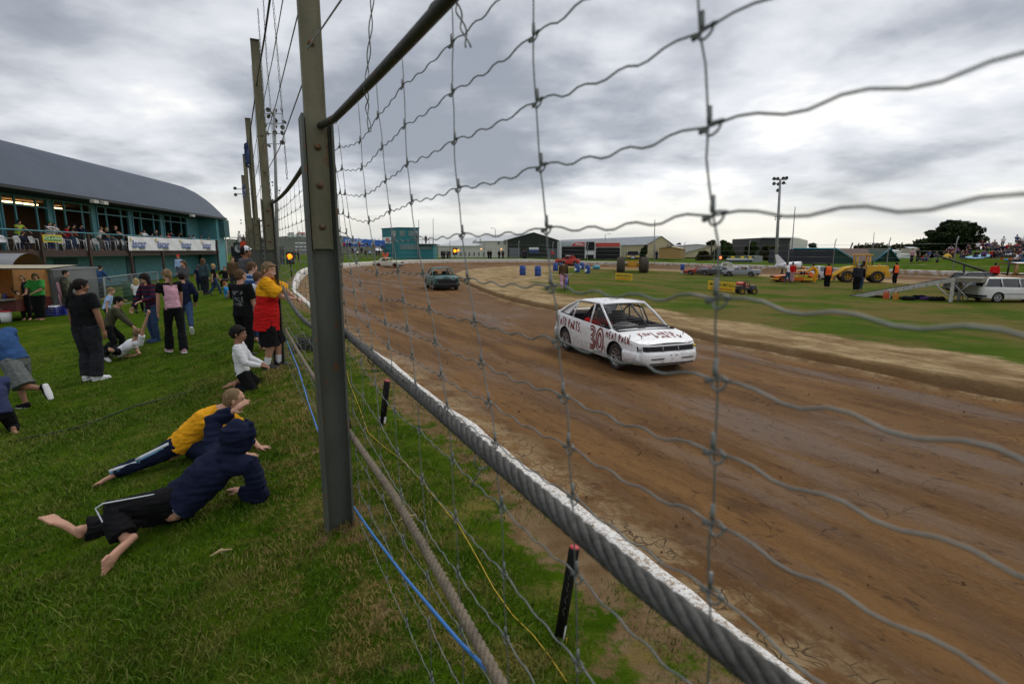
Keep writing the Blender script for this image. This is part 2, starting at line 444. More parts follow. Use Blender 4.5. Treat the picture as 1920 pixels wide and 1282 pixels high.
def make_track_mat():
 m, nt, N, L, b = nodes_mat('dirt track'); g = NG(nt)
 st = g.mapv((1.3, .24, 1), ANG)           # streaks along the racing line
 base = g.mix(g.mr(g.noi(1.2, st, 8, .62), .32, .68), (.088, .039, .010), (.190, .095, .028))
 base = g.mix(g.mr(g.noi(.22, g.mapv((1.0, .35, 1), ANG), 7, .65), .44, .66), base, (.150, .082, .038))
 wet = g.mr(g.noi(.55, g.mapv((1.1, .22, 1), ANG, (4, 1, 0)), 8, .68), .50, .66)
 base = g.mix(g.math('MULTIPLY', wet, .4), base, (.105, .066, .044))
 spots = g.mr(g.noi(6.5, g.mapv((1, .6, 1), ANG), 8, .72), .57, .66)
 base = g.mix(g.math('MULTIPLY', spots, .7), base, (.050, .022, .008))
 fine = g.noi(30, g.mapv((1, .6, 1), ANG), 6, .75)
 base = g.mix(g.math('MULTIPLY', g.mr(fine, .55, .68), .6), base, (.055, .025, .009))
 base = g.mix(g.math('MULTIPLY', g.mr(fine, .45, .34), .35), base, (.26, .16, .075))
 dk = g.mr(g.noi(.8, g.mapv((1, .6, 1), ANG, (9, 9, 0)), 7, .7), .60, .72)
 base = g.mix(g.math('MULTIPLY', dk, .65), base, (.058, .026, .010))
 edge = g.attr('edge')
 clay = g.math('MULTIPLY', g.mr(edge, .12, .8), g.mr(g.noi(1.8, detail=8, rough=.7), .44, .58))
 base = g.mix(clay, base, (.29, .20, .10))
 wv = N('ShaderNodeVectorMath'); wv.operation = 'ADD'; nz = N('ShaderNodeTexNoise'); nz.inputs['Scale'].default_value = 3.5; L(g.tc, nz.inputs['Vector']); wsc = N('ShaderNodeVectorMath'); wsc.operation = 'SCALE'; wsc.inputs['Scale'].default_value = .35; L(nz.outputs['Color'], wsc.inputs[0]); L(g.tc, wv.inputs[0]); L(wsc.outputs[0], wv.inputs[1])
 cr = g.mr(g.vor(6.0, wv.outputs[0]), .0, .03, 1, 0); cr2 = g.mr(g.vor(2.2, wv.outputs[0]), .0, .012, 1, 0)
 crack = g.math('MAXIMUM', g.math('MULTIPLY', cr, g.mr(clay, .2, .7)), g.math('MULTIPLY', cr2, g.mr(g.noi(.9, detail=4), .5, .62)))
 base = g.mix(g.math('MULTIPLY', crack, .8), base, (.04, .02, .008))
 L(base, b.inputs['Base Color'])
 L(g.mr(wet, 0, 1, .85, .5), b.inputs['Roughness']); b.inputs['Specular IOR Level'].default_value = .15
 h1 = g.bump(g.noi(2.2, st, 7, .65), .45, .06)
 h2 = g.bump(g.math('SUBTRACT', fine, g.math('ADD', g.math('MULTIPLY', crack, .8), g.math('MULTIPLY', spots, .25))), .85, .03, h1)
 L(h2, b.inputs['Normal'])
 return m
TRACKM = make_track_mat()
def make_infield_mat():
 m, nt, N, L, b = nodes_mat('infield grass and sand'); g = NG(nt)
 gr = g.mix(g.mr(g.noi(.5, detail=7), .3, .7), (.042, .082, .004), (.070, .105, .008))
 gr = g.mix(g.math('MULTIPLY', g.mr(g.noi(.22, detail=6, rough=.65), .42, .58), .85), gr, (.140, .104, .032))
 gr = g.mix(g.math('MULTIPLY', g.mr(g.noi(.8, g.mapv((1, .7, 1), ANG), 8, .72), .50, .64), .6), gr, (.16, .115, .042))
 gr = g.mix(g.math('MULTIPLY', g.mr(g.noi(2.5, detail=5), .5, .75), .35), gr, (.018, .034, .006))
 sand = g.mix(g.mr(g.noi(1.2, detail=7, rough=.62), .34, .66), (.26, .18, .09), (.40, .30, .165))
 sand = g.mix(g.math('MULTIPLY', g.mr(g.noi(1.1, g.mapv((1, .35, 1), ANG), 8, .72), .47, .62), .75), sand, (.15, .088, .036))
 sand = g.mix(g.math('MULTIPLY', g.mr(g.noi(9, g.mapv((1, .5, 1), ANG), 6, .75), .54, .64), .6), sand, (.10, .06, .026))
 f = g.math('ADD', g.attr('soil'), g.math('MULTIPLY', g.math('SUBTRACT', g.noi(.55, g.mapv((1, .55, 1), ANG), 9, .7), .5), 1.5))
 base = g.mix(g.mr(f, .36, .64), gr, sand)
 base = g.mix(g.attr('berm'), base, (.17, .10, .045))
 L(base, b.inputs['Base Color']); b.inputs['Roughness'].default_value = 1; b.inputs['Specular IOR Level'].default_value = .03
 L(g.bump(g.noi(7, detail=8, rough=.72), .8, .06), b.inputs['Normal'])
 return m
INFM = make_infield_mat()
def make_barrier_mat():
 m, nt, N, L, b = nodes_mat('whitewashed concrete'); g = NG(nt)
 base = g.mix(g.mr(g.noi(4, detail=8, rough=.7), .3, .7), (.66, .64, .60), (.80, .79, .76))
 f = g.math('ADD', g.attr('mud'), g.math('MULTIPLY', g.math('SUBTRACT', g.noi(2.2, detail=9, rough=.75), .5), 2.2))
 base = g.mix(g.mr(f, .35, .75), base, (.38, .25, .12))
 base = g.mix(g.math('MULTIPLY', g.mr(g.noi(38, detail=5, rough=.85), .50, .58), .85), base, (.22, .14, .07))
 base = g.mix(g.mr(g.noi(7, detail=8, rough=.8), .56, .62), base, (.26, .17, .085))
 L(base, b.inputs['Base Color']); b.inputs['Roughness'].default_value = .9
 L(g.bump(g.noi(22, detail=6), .8, .03), b.inputs['Normal'])
 return m
BARM = make_barrier_mat()
def attr_set(me, name, vals):
 a = me.attributes.new(name, 'FLOAT', 'POINT'); a.data.foreach_set('value', np.asarray(vals, dtype=np.float32))
# ------------------------------------------------------------------ ground sheet outside the barrier
def build_ground():
 ds = [.07, .25, .45, .7, 1.0, 1.4, 1.8, 2.3, 3, 4, 5.2, 6.6, 8.4, 10.5, 13, 16.5, 21, 27, 36, 50, 75, 120, 220, 450, 1000, 2600]
 rows = []; soil = []
 for d in ds:
  r = []
  for i in range(NB):
   x, y = B[i] - NRM[i] * d
   z = out_z(x, y)
   near = 1 - sm(14, 30, math.hypot(x, y))
   z += .025 * fbm(x, y, .9) * sm(0, 1.2, d) * (1 + min(1, d / 20))
   if d < .1: z -= .02
   if d > 300: z -= 0
   r.append((x, y, z))
   s = 0
   tt = FU.x * x + FU.y * y
   if d < 1.4: s = max(s, sm(.10, .26, d) * (1 - sm(.35, .85 + .3 * fbm(x, y, .9), d)) * (.62 + .35 * fbm(x, y, .5, 6)))
   # worn ground round the post and along the fence line
   dp = math.hypot(x - P1.x, y - P1.y)
   s = max(s, .62 * (1 - sm(.12, .55, dp)), .36 * (1 - sm(.1, .5, abs(d - 1.30))))
   s += .10 * max(0, fbm(x, y, .55, 4)) + (.22 * max(0, fbm(x, y, 1.6, 9)) if d < 4 else 0)
   soil.append(s)
  rows.append(r)
 mb = MB(); mb.grid(rows, closed=True)
 o = mb.build('ground', GRASSM, kind='structure'); attr_set(o.data, 'soil', soil); return o
build_ground()
def build_track():
 us = [0, .012, .03, .06, .1, .15, .2, .27, .35, .43, .52, .61, .7, .78, .85, .9, .94, .965, .985, 1.0]
 rows = []; ed = []
 for k, u in enumerate(us):
  r = []
  for i in range(NB):
   p = B[i] * (1 - u) + IM[i] * u; e = np.linalg.norm(IM[i] - B[i]) * u; rem = np.linalg.norm(IM[i] - B[i]) * (1 - u)
   z = track_prof(e, 10)
   z += (.018 * fbm(p[0] * .9 + p[1] * .2, p[1], .6) + .03 * fbm(p[0], p[1], .25, 3)) * sm(0, .1, u)
   z += .05 * (1 - sm(0, .7, rem)) - (.25 if u == 1 else 0)
   z -= drop(p[0], p[1])
   r.append((p[0], p[1], z)); ed.append((1 - sm(.0, 1.5, e)) + .8 * (1 - sm(.0, .8, rem)))
  rows.append(r)
 mb = MB(); mb.grid(rows, closed=True)
 o = mb.build('dirt_track', TRACKM, kind='structure'); attr_set(o.data, 'edge', ed)
build_track()
def build_infield():
 c = np.array([14.0, 33.0]); es = [-.15, 0, .1, .25, .5, .9, 1.4, 2, 2.7, 3.5, 4.5, 6, 8, 10.5, 14, 18]
 rows = []; soil = []; berm = []
 for e in es:
  r = []
  for i in range(NB):
   dv = c - IM[i]; L_ = np.linalg.norm(dv); q = IM[i] + dv / L_ * (e * min(1, L_ / 26))
   wob = .06 * fbm(q[0], q[1], .7) + .045 * fbm(q[0], q[1], 2.6, 2)
   if e < 0: z = TRZ - .12
   elif e == 0: z = TRZ + .05 + wob * .5
   else: z = INZ + .04 * (1 - sm(.2, 1.2, e)) + wob * (.6 if e < 1 else .2) - (.05 if e < .2 else 0)
   z -= drop(q[0], q[1])
   r.append((q[0], q[1], z)); berm.append(.75 if e <= .12 else 0)
   far = sm(24, 44, math.hypot(*q)); left = sm(3, -12, q[0] - .25 * (q[1] - 40))
   s = 1 - sm(3.2 + 1.0 * fbm(q[0], q[1], .12), 6.4 + 1.5 * fbm(q[0], q[1], .1, 5), e)
   band = sm(8, 0, q[0] + (q[1] - 44) * -.12)
   s = max(s, .72 * band * sm(20, 32, q[1]))
   soil.append(s)
  rows.append(r)
 last = rows[-1]
 r = []
 for k in (.66, .33, .0004):
  r = [(c[0] + (p[0] - c[0]) * k, c[1] + (p[1] - c[1]) * k, INZ - drop(c[0] + (p[0] - c[0]) * k, c[1] + (p[1] - c[1]) * k)) for p in last]; rows.append(r)
  for p in r:
   soil.append(.62 * sm(8, 0, p[0] + (p[1] - 44) * -.12) * sm(20, 32, p[1])); berm.append(0)
 mb = MB(); mb.grid(rows, closed=True)
 o = mb.build('infield', INFM, kind='structure'); attr_set(o.data, 'soil', soil); attr_set(o.data, 'berm', berm)
build_infield()
def build_barrier():
 rows = []; mud = []
 prof = [(0.0, -.95), (0.0, -.45), (.005, -.2), (.0, -.06), (.02, .0), (.08, .012), (.14, .0), (.175, -.05), (.18, -.4)]
 for k, (d, z) in enumerate(prof):
  r = []
  for i in range(NB):
   far = sm(25, 45, math.hypot(*B[i]))
   p = B[i] - NRM[i] * (d * (1 + 1.2 * far) - .035 * fbm(B[i][0], B[i][1], .8) * (1 - far) - .012 * noise.noise(V((B[i][0] * 6, B[i][1] * 6, k))))
   zz = z + (.14 * far if z > -.4 else 0) + .018 * fbm(B[i][0], B[i][1], 1.5, k * .3)
   zz -= drop(*B[i])
   r.append((p[0], p[1], zz)); dk = sm(2, 28, B[i][0]); base = .18 + .4 * sm(-.1, -.5, z) * 1
   mud.append(base + .28 * dk * far)
  rows.append(r)
 mb = MB(); mb.grid(rows, closed=True)
 o = mb.build('barrier_wall', BARM); attr_set(o.data, 'mud', mud)
 tag(o, 'low whitewashed concrete wall caked with mud, curving round the dirt track', 'wall')
build_barrier()
# ------------------------------------------------------------------ grass blades near the camera
def build_grass():
 n = 330000
 r = .7 + 8.0 * RNG.random(n) ** 1.3; r[:90000] = 7.5 + 10 * RNG.random(90000); a = np.radians(-62 + 104 * RNG.random(n))
 x = r * np.sin(a); y = r * np.cos(a)
 nn = FN.x * x + FN.y * y
 keep = (nn < 1.75)
 x, y, r, nn = x[keep], y[keep], r[keep], nn[keep]; n = len(x)
 cl = np.array([fbm(px, py, 1.1, 2) for px, py in zip(x, y)]); bare = np.array([fbm(px, py, 1.6, 9) for px, py in zip(x, y)])
 dp = np.hypot(x - P1.x, y - P1.y)
 worn = np.clip((nn - .95) / .35, 0, 1) * (1 - np.clip((nn - 1.58) / .1, 0, 1)); wn = np.array([fbm(px, py, .5, 6) for px, py in zip(x, y)])
 prob = .95 - (.72 + .3 * wn) * worn - .3 * np.clip((nn - 1.6) / .1, 0, 1) - .55 * np.clip(bare * 1.4, 0, 1) - .75 * np.clip(1 - dp / .42, 0, 1)
 keep = RNG.random(n) < prob; x, y, r, cl = x[keep], y[keep], r[keep], cl[keep]; n = len(x)
 z = np.array([out_z(px, py) + .025 * fbm(px, py, .9) for px, py in zip(x, y)])
 h = (.012 + .018 * RNG.random(n)) * (1 + .5 * np.clip(cl, -.6, 1)) * (1 + .05 * np.minimum(r, 9)); wd = (.0012 + .0009 * RNG.random(n)) * (1 + .2 * r)
 th = RNG.random(n) * 2 * np.pi; ln = RNG.normal(0, .7, (n, 2)) * h[:, None]
 dx, dy = np.cos(th) * wd, np.sin(th) * wd
 P = np.zeros((n, 5, 3))
 P[:, 0] = np.stack([x - dx, y - dy, z - .004], 1); P[:, 1] = np.stack([x + dx, y + dy, z - .004], 1)
 P[:, 2] = np.stack([x + dx * .8 + ln[:, 0] * .4, y + dy * .8 + ln[:, 1] * .4, z + h * .6], 1); P[:, 3] = np.stack([x - dx * .8 + ln[:, 0] * .4, y - dy * .8 + ln[:, 1] * .4, z + h * .6], 1)
 P[:, 4] = np.stack([x + ln[:, 0], y + ln[:, 1], z + h * .95], 1)
 me = bpy.data.meshes.new('grass'); me.vertices.add(n * 5); me.vertices.foreach_set('co', P.ravel())
 o5 = np.arange(n)[:, None] * 5
 lo = np.concatenate([o5 + np.array([[0, 1, 2, 3]]), o5 + np.array([[3, 2, 4]])], 1).ravel()
 me.loops.add(n * 7); me.loops.foreach_set('vertex_index', lo)
 me.polygons.add(n * 2)
 ls = (np.arange(n)[:, None] * 7 + np.array([[0, 4]])).ravel(); me.polygons.foreach_set('loop_start', ls)
 me.update(calc_edges=True)
 tint = np.repeat(RNG.random(n), 5); attr_set(me, 'tint', tint); nd = FN.x * x + FN.y * y; attr_set(me, 'dryw', np.repeat(.24 + .76 * np.exp(-((nd - .45) / .6) ** 2), 5))
 m, nt, N, L, b = nodes_mat('grass blades'); g = NG(nt)
 base = g.mix(g.attr('tint'), (.026, .070, .0015), (.088, .165, .005))
 dry = g.math('MULTIPLY', g.mr(g.attr('tint'), .93, .95), .7)
 base = g.mix(dry, base, (.19, .16, .06))
 base = g.mix(g.math('MULTIPLY', g.mr(g.noi(2.6, g.mapv((1, 1, 1), 0, (5, 3, 0)), 7, .7), .42, .56), g.attr('dryw')), base, (.27, .20, .065))
 L(base, b.inputs['Base Color']); b.inputs['Roughness'].default_value = .75; b.inputs['Specular IOR Level'].default_value = .2
 me.materials.append(m)
 o = bpy.data.objects.new('grass', me); COL.objects.link(o); tag(o, 'short patchy green and dry grass on the spectator bank', 'grass', kind='stuff')
build_grass()
# ------------------------------------------------------------------ loose clods of dirt on the track and beside the wall
def build_clods():
 mb = MB(); rnd = random.Random(9)
 for k in range(260):
  t = -2.5 + 26 * rnd.random() ** 1.7; n_ = (1.96 + abs(rnd.gauss(0, .25))) if rnd.random() < .35 else rnd.uniform(2.0, 11)
  p = FN * n_ + FU * t; e = dist_poly(B, p.x, p.y); z = track_prof(e, 10) + .012; s_ = rnd.uniform(.005, .016) * (1 + .03 * t); c = V((p.x, p.y, z))
  q = [c + V((rnd.gauss(0, 1), rnd.gauss(0, 1), rnd.gauss(0, .5))) * s_ for _ in range(4)]
  mb.add([c + V((-s_, -s_ * .6, -.01)), c + V((s_, -s_ * .7, -.01)), c + V((s_ * .3, s_, -.01)), c + V((0, 0, s_ * 1.1)) + V((rnd.uniform(-.4, .4) * s_, 0, 0)), c + V((-s_ * .5, s_ * .5, s_ * .5))], [(0, 1, 3), (1, 2, 3), (2, 4, 3), (4, 0, 3), (0, 2, 1), (0, 4, 2)])
 o = mb.build('dirt_clods', mat('dirt clod', (.10, .048, .016), .95, .5, 20)); tag(o, 'loose clods of brown dirt scattered on the track', 'dirt', kind='stuff')
build_clods()
# ------------------------------------------------------------------ catch fence
def steelmat(name, c1, c2, rust=(.55, .68), rs=7.0):
 m, nt, N, L, b = nodes_mat(name); g = NG(nt)
 base = g.mix(g.mr(g.noi(5, g.mapv((1, 1, .3)), 7), .35, .65), c1, c2)
 r1 = g.mr(g.noi(rs, g.mapv((1.2, 1.2, .8)), 9, .72), *rust)
 base = g.mix(r1, base, g_rust)
 base = g.mix(g.math('MULTIPLY', g.mr(g.noi(40, detail=6, rough=.7), .6, .68), .7), base, (.16, .075, .03))
 L(base, b.inputs['Base Color']); b.inputs['Roughness'].default_value = .6; b.inputs['Metallic'].default_value = .1
 L(g.bump(g.noi(60, detail=6), .25, .01, g.bump(r1, .3, .004)), b.inputs['Normal']); return m
g_rust = (.17, .07, .025)
BEAM = steelmat('grey green painted steel', (.066, .074, .060), (.096, .105, .086), (.585, .64), 11)
POLEM = steelmat('olive stained steel', (.098, .090, .050), (.16, .15, .09), (.56, .70), 5)
RAILM = steelmat('dark rusty rail', (.03, .028, .022), (.05, .045, .034), (.55, .7))
BOLTM = steelmat('rusty bolt', (.12, .10, .075), (.16, .14, .11), (.4, .6), 20)
CABLEM = mat('weathered steel cable', (.075, .074, .066), .7, .3, 40, .4, 90, col2=(.045, .042, .036), mscale=14, metal=.25)
ROPEM = mat('weathered tan rope', (.175, .14, .095), .85, .3, 40, .5, 120, col2=(.11, .09, .065), mscale=9)
UP = V((0, 0, 1))
def fence_post(t, label, zb=-.15, hero=True, o=0.0):
 base = fence(t, 0, o); root = empty('fence_post', base, label, 'post', 'steel posts of the catch fence')
 c = fence(t, 0, o)
 mb = MB(); X, Y = FN, FU
 zt = 2.36; h = zt - zb; zc = (zt + zb) / 2
 def fb(mb, on, ou, z0, z1, sn, su, m=0): mb.frame(c + X * on + Y * ou + UP * ((z0 + z1) / 2), (sn, su, z1 - z0), X, Y, UP, m)
 fb(mb, 0, 0, zb, zt - .01, .136, .010)
 fb(mb, -.074, 0, zb, zt, .012, .152); fb(mb, .074, 0, zb, zt, .012, .152)
 for s in (-1, 1):     # fillets between web and flanges
  for q in (-1, 1): fb(mb, s * .064, q * .010, zb, zt - .012, .009, .011)
 mb.build('lower_beam', BEAM, root)
 mb = MB()
 fb(mb, -.004, -.03, 1.66, 4.40, .104, .012); fb(mb, -.053, -.012, 1.655, 4.40, .010, .052); fb(mb, .046, -.012, 1.655, 4.40, .010, .052)
 fb(mb, -.004, -.026, 4.40, 4.412, .112, .06)
 mb.build('upper_channel', POLEM, root)
 for z in (1.78, 2.0, 2.2, 2.72, 3.2):
  mb = MB(); p = c + X * -.002 + Y * -.036 + UP * z
  mb.lathe([(0, .017), (.008, .016), (.011, .010), (.011, .006), (.019, .005), (.019, 0)], p, -Y, 10)
  mb.build('bolt', BOLTM, root)
 return root
fence_post(0, 'nearest tall steel catch fence post, rust flecked, bolted channel on top, beside the lying boys')
fence_post(5.2, 'second steel catch fence post behind the boy in the red and yellow shirt')
fence_post(10.0, 'third steel catch fence post, leaning pole carrying the flag rope')
for k, t in enumerate((14.8, 19.7)):
 p = fence_post(t, ['fourth catch fence post farther along the grass bank', 'fifth catch fence post near the bend of the wall'][k])
MESHROWS = [2.18, 2.06, 1.935, 1.81, 1.69, 1.58, 1.47, 1.365, 1.27, 1.18, 1.03, .85, .67, .47, .26, .05]
KN = {
'V1': [None, None, (1312, 62), (1326, 239), (1332, 405), (1338, 560), (1337, 711), (1333, 847), (1332, 980), (1328, 1106)],
'V2': [None, (998, 70), (1005, 193), (1012, 313), (1022, 429), (1030, 537), (1042, 639), (1053, 742), (1063, 836), (1071, 930), (1079, 1076)],
'V3': [(845, 84), (846, 175), (851, 265), (858, 354), (865, 440), (874, 523), (887, 603), (900, 681), (914, 754), (926, 829), (939, 948), (943, 1072), (946, 1192)],
'V4': [(753, 163), (757, 237), (762, 308), (771, 379), (780, 447), (791, 512), (803, 580), (814, 642), (825, 703), (836, 762), (847, 862), (853, 971), (857, 1073), (862, 1178)],
'V5': [(707, 220), (715, 278), (722, 339), (730, 396), (737, 451), (745, 508), (754, 563), (762, 616), (771, 669), (777, 721), (785, 805), (791, 900), (796, 986), (800, 1080), (804, 1168)],
'V6': [(674, 266), (677, 316.5), (684, 366), (691, 416), (699, 462), (706, 512), (714, 560), (721, 605), (727, 650), (733, 693), (739, 770), (745, 850), (751, 927), (755, 1012), (758, 1090)],
'V7': [(636, 276), (640, 318), (646, 364), (653, 407), (661, 451), (668, 493), (675, 533), (683, 576), (690, 611), (696, 654), (703, 721), (711, 790), (713, 861)],
'V8': [(622, 283), (629, 322), (637, 362), (643, 400), (649, 437), (653.5, 475), (658, 512), (663, 548), (667, 584), (671, 621), (676, 682), (680, 744), (683, 809)],
'V9': [(617, 297), (624, 331), (630, 366), (634, 400), (637, 433), (639, 467), (641, 500), (642, 535), (645, 569), (648, 603), (652, 657), (658, 717), (662, 772)]}
def tz(p):
 d = p - P1; return d.dot(FU), p.z
def knots_near():
 cols = []
 for k in ('V1', 'V2', 'V3', 'V4', 'V5', 'V6', 'V7', 'V8', 'V9'):
  l = [None if q is None else tz(onfence(*q)) for q in KN[k]]
  # fill rows above and below in the same line
  first = next(i for i, q in enumerate(l) if q)
  for i in range(first - 1, -1, -1): l[i] = (l[i + 1][0] + .015, MESHROWS[i])
  while len(l) < len(MESHROWS): l.append((l[-1][0] - .01, MESHROWS[len(l)]))
  cols.append(l)
 v0 = [(-3.16 - .012 * i + .01 * math.sin(i * 2.1), z + .012 * math.sin(i * 1.3)) for i, z in enumerate(MESHROWS)]
 # rows carried on past the first stay, following the drop of each line
 tg = {3: (1920, 92), 4: (1920, 360), 5: (1920, 618), 6: (1920, 850), 7: (1915, 1066), 8: (1900, 1272)}
 for i, q in tg.items():
  t, z = tz(onfence(*q)); a = cols[0][i]; k = (-3.16 - a[0]) / (t - a[0]); v0[i] = (-3.16, a[1] + (z - a[1]) * k)
 return [v0] + cols
def stay(mb, col, o, r=.0016, top=None):
 pts = []
 col = ([top] if top else []) + list(col)
 for i, (t, z) in enumerate(col):
  pts.append((t, z))
  if i < len(col) - 1:
   t2, z2 = col[i + 1]; b = .006 * math.sin(i * 3.7 + t * 5)
   pts.append((t * .66 + t2 * .34 + b, z * .66 + z2 * .34)); pts.append((t * .34 + t2 * .66 + b * .6, z * .34 + z2 * .66))
 P = [fence(t, z, o + .004 + .004 * math.sin(z * 7 + t)) for t, z in pts]
 mb.tube(P, r, 6)
def line(mb, row, o, r=.0018, waves=4, amp=.0085, ph=0.0):
 for (t1, z1), (t2, z2) in zip(row[:-1], row[1:]):
  n = waves * 2; P = []
  L_ = abs(t2 - t1)
  for k in range(n + 1):
   f = k / n; a = 0 if k in (0, n) else amp * min(1, L_ / .4) * (1 if k % 2 else -1) * (.75 + .5 * noise.noise(V((t1 * 3 + k, z1 * 5, ph))))
   dt = .012 * noise.noise(V((k * 2.3, z1 * 9, t1))) if 0 < k < n else 0
   P.append(fence(t1 + (t2 - t1) * f + dt, z1 + (z2 - z1) * f + a - .006 * math.sin(math.pi * f), o))
  # soften every crimp
  Q = [P[0]]
  for k in range(1, len(P) - 1): Q += [P[k].lerp(P[k - 1], .22), P[k].lerp(P[k + 1], .22)]
  Q.append(P[-1]); mb.tube(Q, r, 6)
def knot(mb, t, z, o, fine=True):
 p = fence(t, z, o)
 mb.tube([fence(t, z + .004, o + .003), fence(t, z + .010, o + .003), fence(t, z + .026, o + .003)], [.0031, .0038, .0029], 6)
 if fine:
  ring = [fence(t - .010 + .0105 * math.cos(a), z - .003 + .009 * math.sin(a), o + .004 * math.sin(a)) for a in [k * math.pi / 5 for k in range(10)]]
  mb.tube(ring, .0018, 5, closed=True)
  mb.tube([fence(t - .020, z + .003, o), fence(t - .026, z + .003, o)], [.0037, .003], 6)
  mb.tube([fence(t + .002, z - .003, o), fence(t + .011, z - .004, o)], [.0028, .004], 6)
 else:
  mb.ell(p, (.006, .006, .008), n=6, k=4)
def wire_panel_near():
 cols = knots_near(); mb = MB(); o = .10
 for ci, c in enumerate(cols):
  top = (c[0][0] + .01, 2.285 + .03 * (c[0][0] + 2.6) / 2.6)
  stay(mb, c, o, top=top)
  for i, (t, z) in enumerate(c):
   knot(mb, t, z, o, fine=ci < 7)
 for i in range(len(MESHROWS)):
  row = [c[i] for c in cols]
  amp = .0085 if i > 0 else .008
  line(mb, row, o, amp=amp if True else 0, ph=i)
 # top line stitched to the rail
 line(mb, [(c[0][0] + .01, 2.275 + .03 * (c[0][0] + 2.6) / 2.6) for c in cols], o - .03, ph=40)
 # a broken tail of wire twisted round itself
 a = tz(onfence(868, 0)); b = tz(onfence(893, 92))
 for s in (0, 1):
  P = []
  for k in range(15):
   f = k / 14; w_ = math.sin(f * 9 + s * math.pi) * .008 * (1 - .2 * f)
   P.append(fence(a[0] + (b[0] - a[0]) * f + w_, a[1] + (b[1] - a[1]) * f, o - .02 + math.cos(f * 9 + s * math.pi) * .006))
  mb.tube(P, .0023, 6)
 ob = mb.build('wire_mesh', WIRE)
 return tag(ob, 'galvanised wire mesh with crimped lines, nearest panel, through which the dirt track shows', 'wire fence', 'wire mesh panels of the catch fence')
wire_panel_near()
def wire_panel(t0, t1, label, seed):
 rnd = random.Random(seed); mb = MB(); o = .10; n = int(round((t1 - t0 - .2) / .45)); cols = []
 for k in range(n + 1):
  t = t0 + .12 + (t1 - t0 - .24) * k / n
  lean = rnd.uniform(-.03, .03)
  cols.append([(t + lean * (z - 1.2) + rnd.uniform(-.006, .006), z + rnd.uniform(-.006, .006) - .03 * math.sin(math.pi * k / n)) for z in MESHROWS])
 for c in cols:
  stay(mb, c, o, top=(c[0][0], 2.30 - .04))
  for t, z in c: knot(mb, t, z, o, fine=False)
 for i in range(len(MESHROWS)): line(mb, [c[i] for c in cols], o, ph=i, waves=3)
 tag(mb.build('wire_mesh', WIRE), label, 'wire fence', 'wire mesh panels of the catch fence')
wire_panel(0.1, 5.2, 'galvanised wire mesh panel running from the nearest post to the second post', 3)
wire_panel(5.2, 10, 'galvanised wire mesh panel between the second and third fence posts', 4)
wire_panel(10, 14.8, 'galvanised wire mesh panel beyond the third fence post', 5)
wire_panel(14.8, 19.7, 'farthest galvanised wire mesh panel by the bend of the wall', 6)
# top rails, one per bay
def rail(t0, z0, t1, z1, label, sag=.03):
 mb = MB(); P = []
 for k in range(9):
  f = k / 8; P.append(fence(t0 + (t1 - t0) * f, z0 + (z1 - z0) * f - sag * math.sin(math.pi * f), .05 if k else .0))
 mb.tube(P, .0185, 10); return tag(mb.build('top_rail', RAILM), label, 'rail', 'top rails of the catch fence')
rail(0.12, 2.32, -3.3, 2.20, 'dark rusty pipe rail overhead, sloping up out of frame from the nearest post', .02)
rail(0.05, 2.30, 5.2, 2.30, 'dark rusty pipe rail between the nearest post and the second post', .07)
rail(5.2, 2.30, 10, 2.30, 'dark rusty pipe rail between the second and third posts', .09)
rail(10, 2.30, 14.8, 2.30, 'dark rusty pipe rail beyond the third post', .09)
rail(14.8, 2.30, 19.7, 2.30, 'farthest dark rusty pipe rail on the fence', .09)
# laid cables: strands twisted round a core
def laid(path, R, strands, pitch, mats, name, label, cat, sub=140):
 mb = MB()
 Ls = [0]
 for a, b in zip(path[:-1], path[1:]): Ls.append(Ls[-1] + (b - a).length)
 tot = Ls[-1]; N_ = sub
 def at(s):
  for i in range(len(path) - 1):
   if s <= Ls[i + 1] or i == len(path) - 2:
    return path[i].lerp(path[i + 1], (s - Ls[i]) / max(1e-9, Ls[i + 1] - Ls[i]))
 C = [at(tot * k / N_) for k in range(N_ + 1)]
 d = (C[-1] - C[0]).normalized(); a = d.orthogonal().normalized(); b = d.cross(a)
 rs = R * math.sin(math.pi / strands) / (1 + math.sin(math.pi / strands)) * 1.12
 for s in range(strands):
  P = []
  for k, c in enumerate(C):
   w_ = 2 * math.pi * (s / strands + tot * k / N_ / pitch); P.append(c + a * ((R - rs) * math.cos(w_)) + b * ((R - rs) * math.sin(w_)))
  mb.tube(P, rs, 8, cap=True)
 mb.tube(C[::6] + [C[-1]], R * .55, 8)
 ob = mb.build(name, mats); return tag(ob, label, cat)
pc = [onfence(u, v, .11) for u, v in ((640, 617), (700, 668), (800, 752), (900, 837), (1000, 922), (1100, 1006), (1200, 1090), (1325, 1186), (1450, 1282))]
pc.append(pc[-1] + (pc[-1] - pc[-2]) * 3)
laid(pc, .0225, 6, .24, CABLEM, 'steel_cable', 'thick twisted grey steel cable at chest height, running from the nearest post toward the viewer', 'cable', 220)
pr = [onfence(u, v, .10) for u, v in ((648, 800), (740, 930), (830, 1085), (940, 1282))]
pr.append(pr[-1] + (pr[-1] - pr[-2]) * 1.5)
laid(pr, .0185, 4, .11, ROPEM, 'rope', 'tan twisted rope at knee height below the grey steel cable', 'rope', 200)
def plain(name, pts, r, m, label, cat, n=8, group=None):
 return tag(MB().tube(pts, r, n).build(name, m), label, cat, group)
pc2 = [fence(t, 1.13 - .16 * math.sin(math.pi * (t - .15) / 4.9), .11) for t in [.15 + k * 4.9 / 12 for k in range(13)]]
plain('steel_cable', pc2, .022, CABLEM, 'grey steel cable sagging between the nearest post and the second post, boy leaning on it', 'cable')
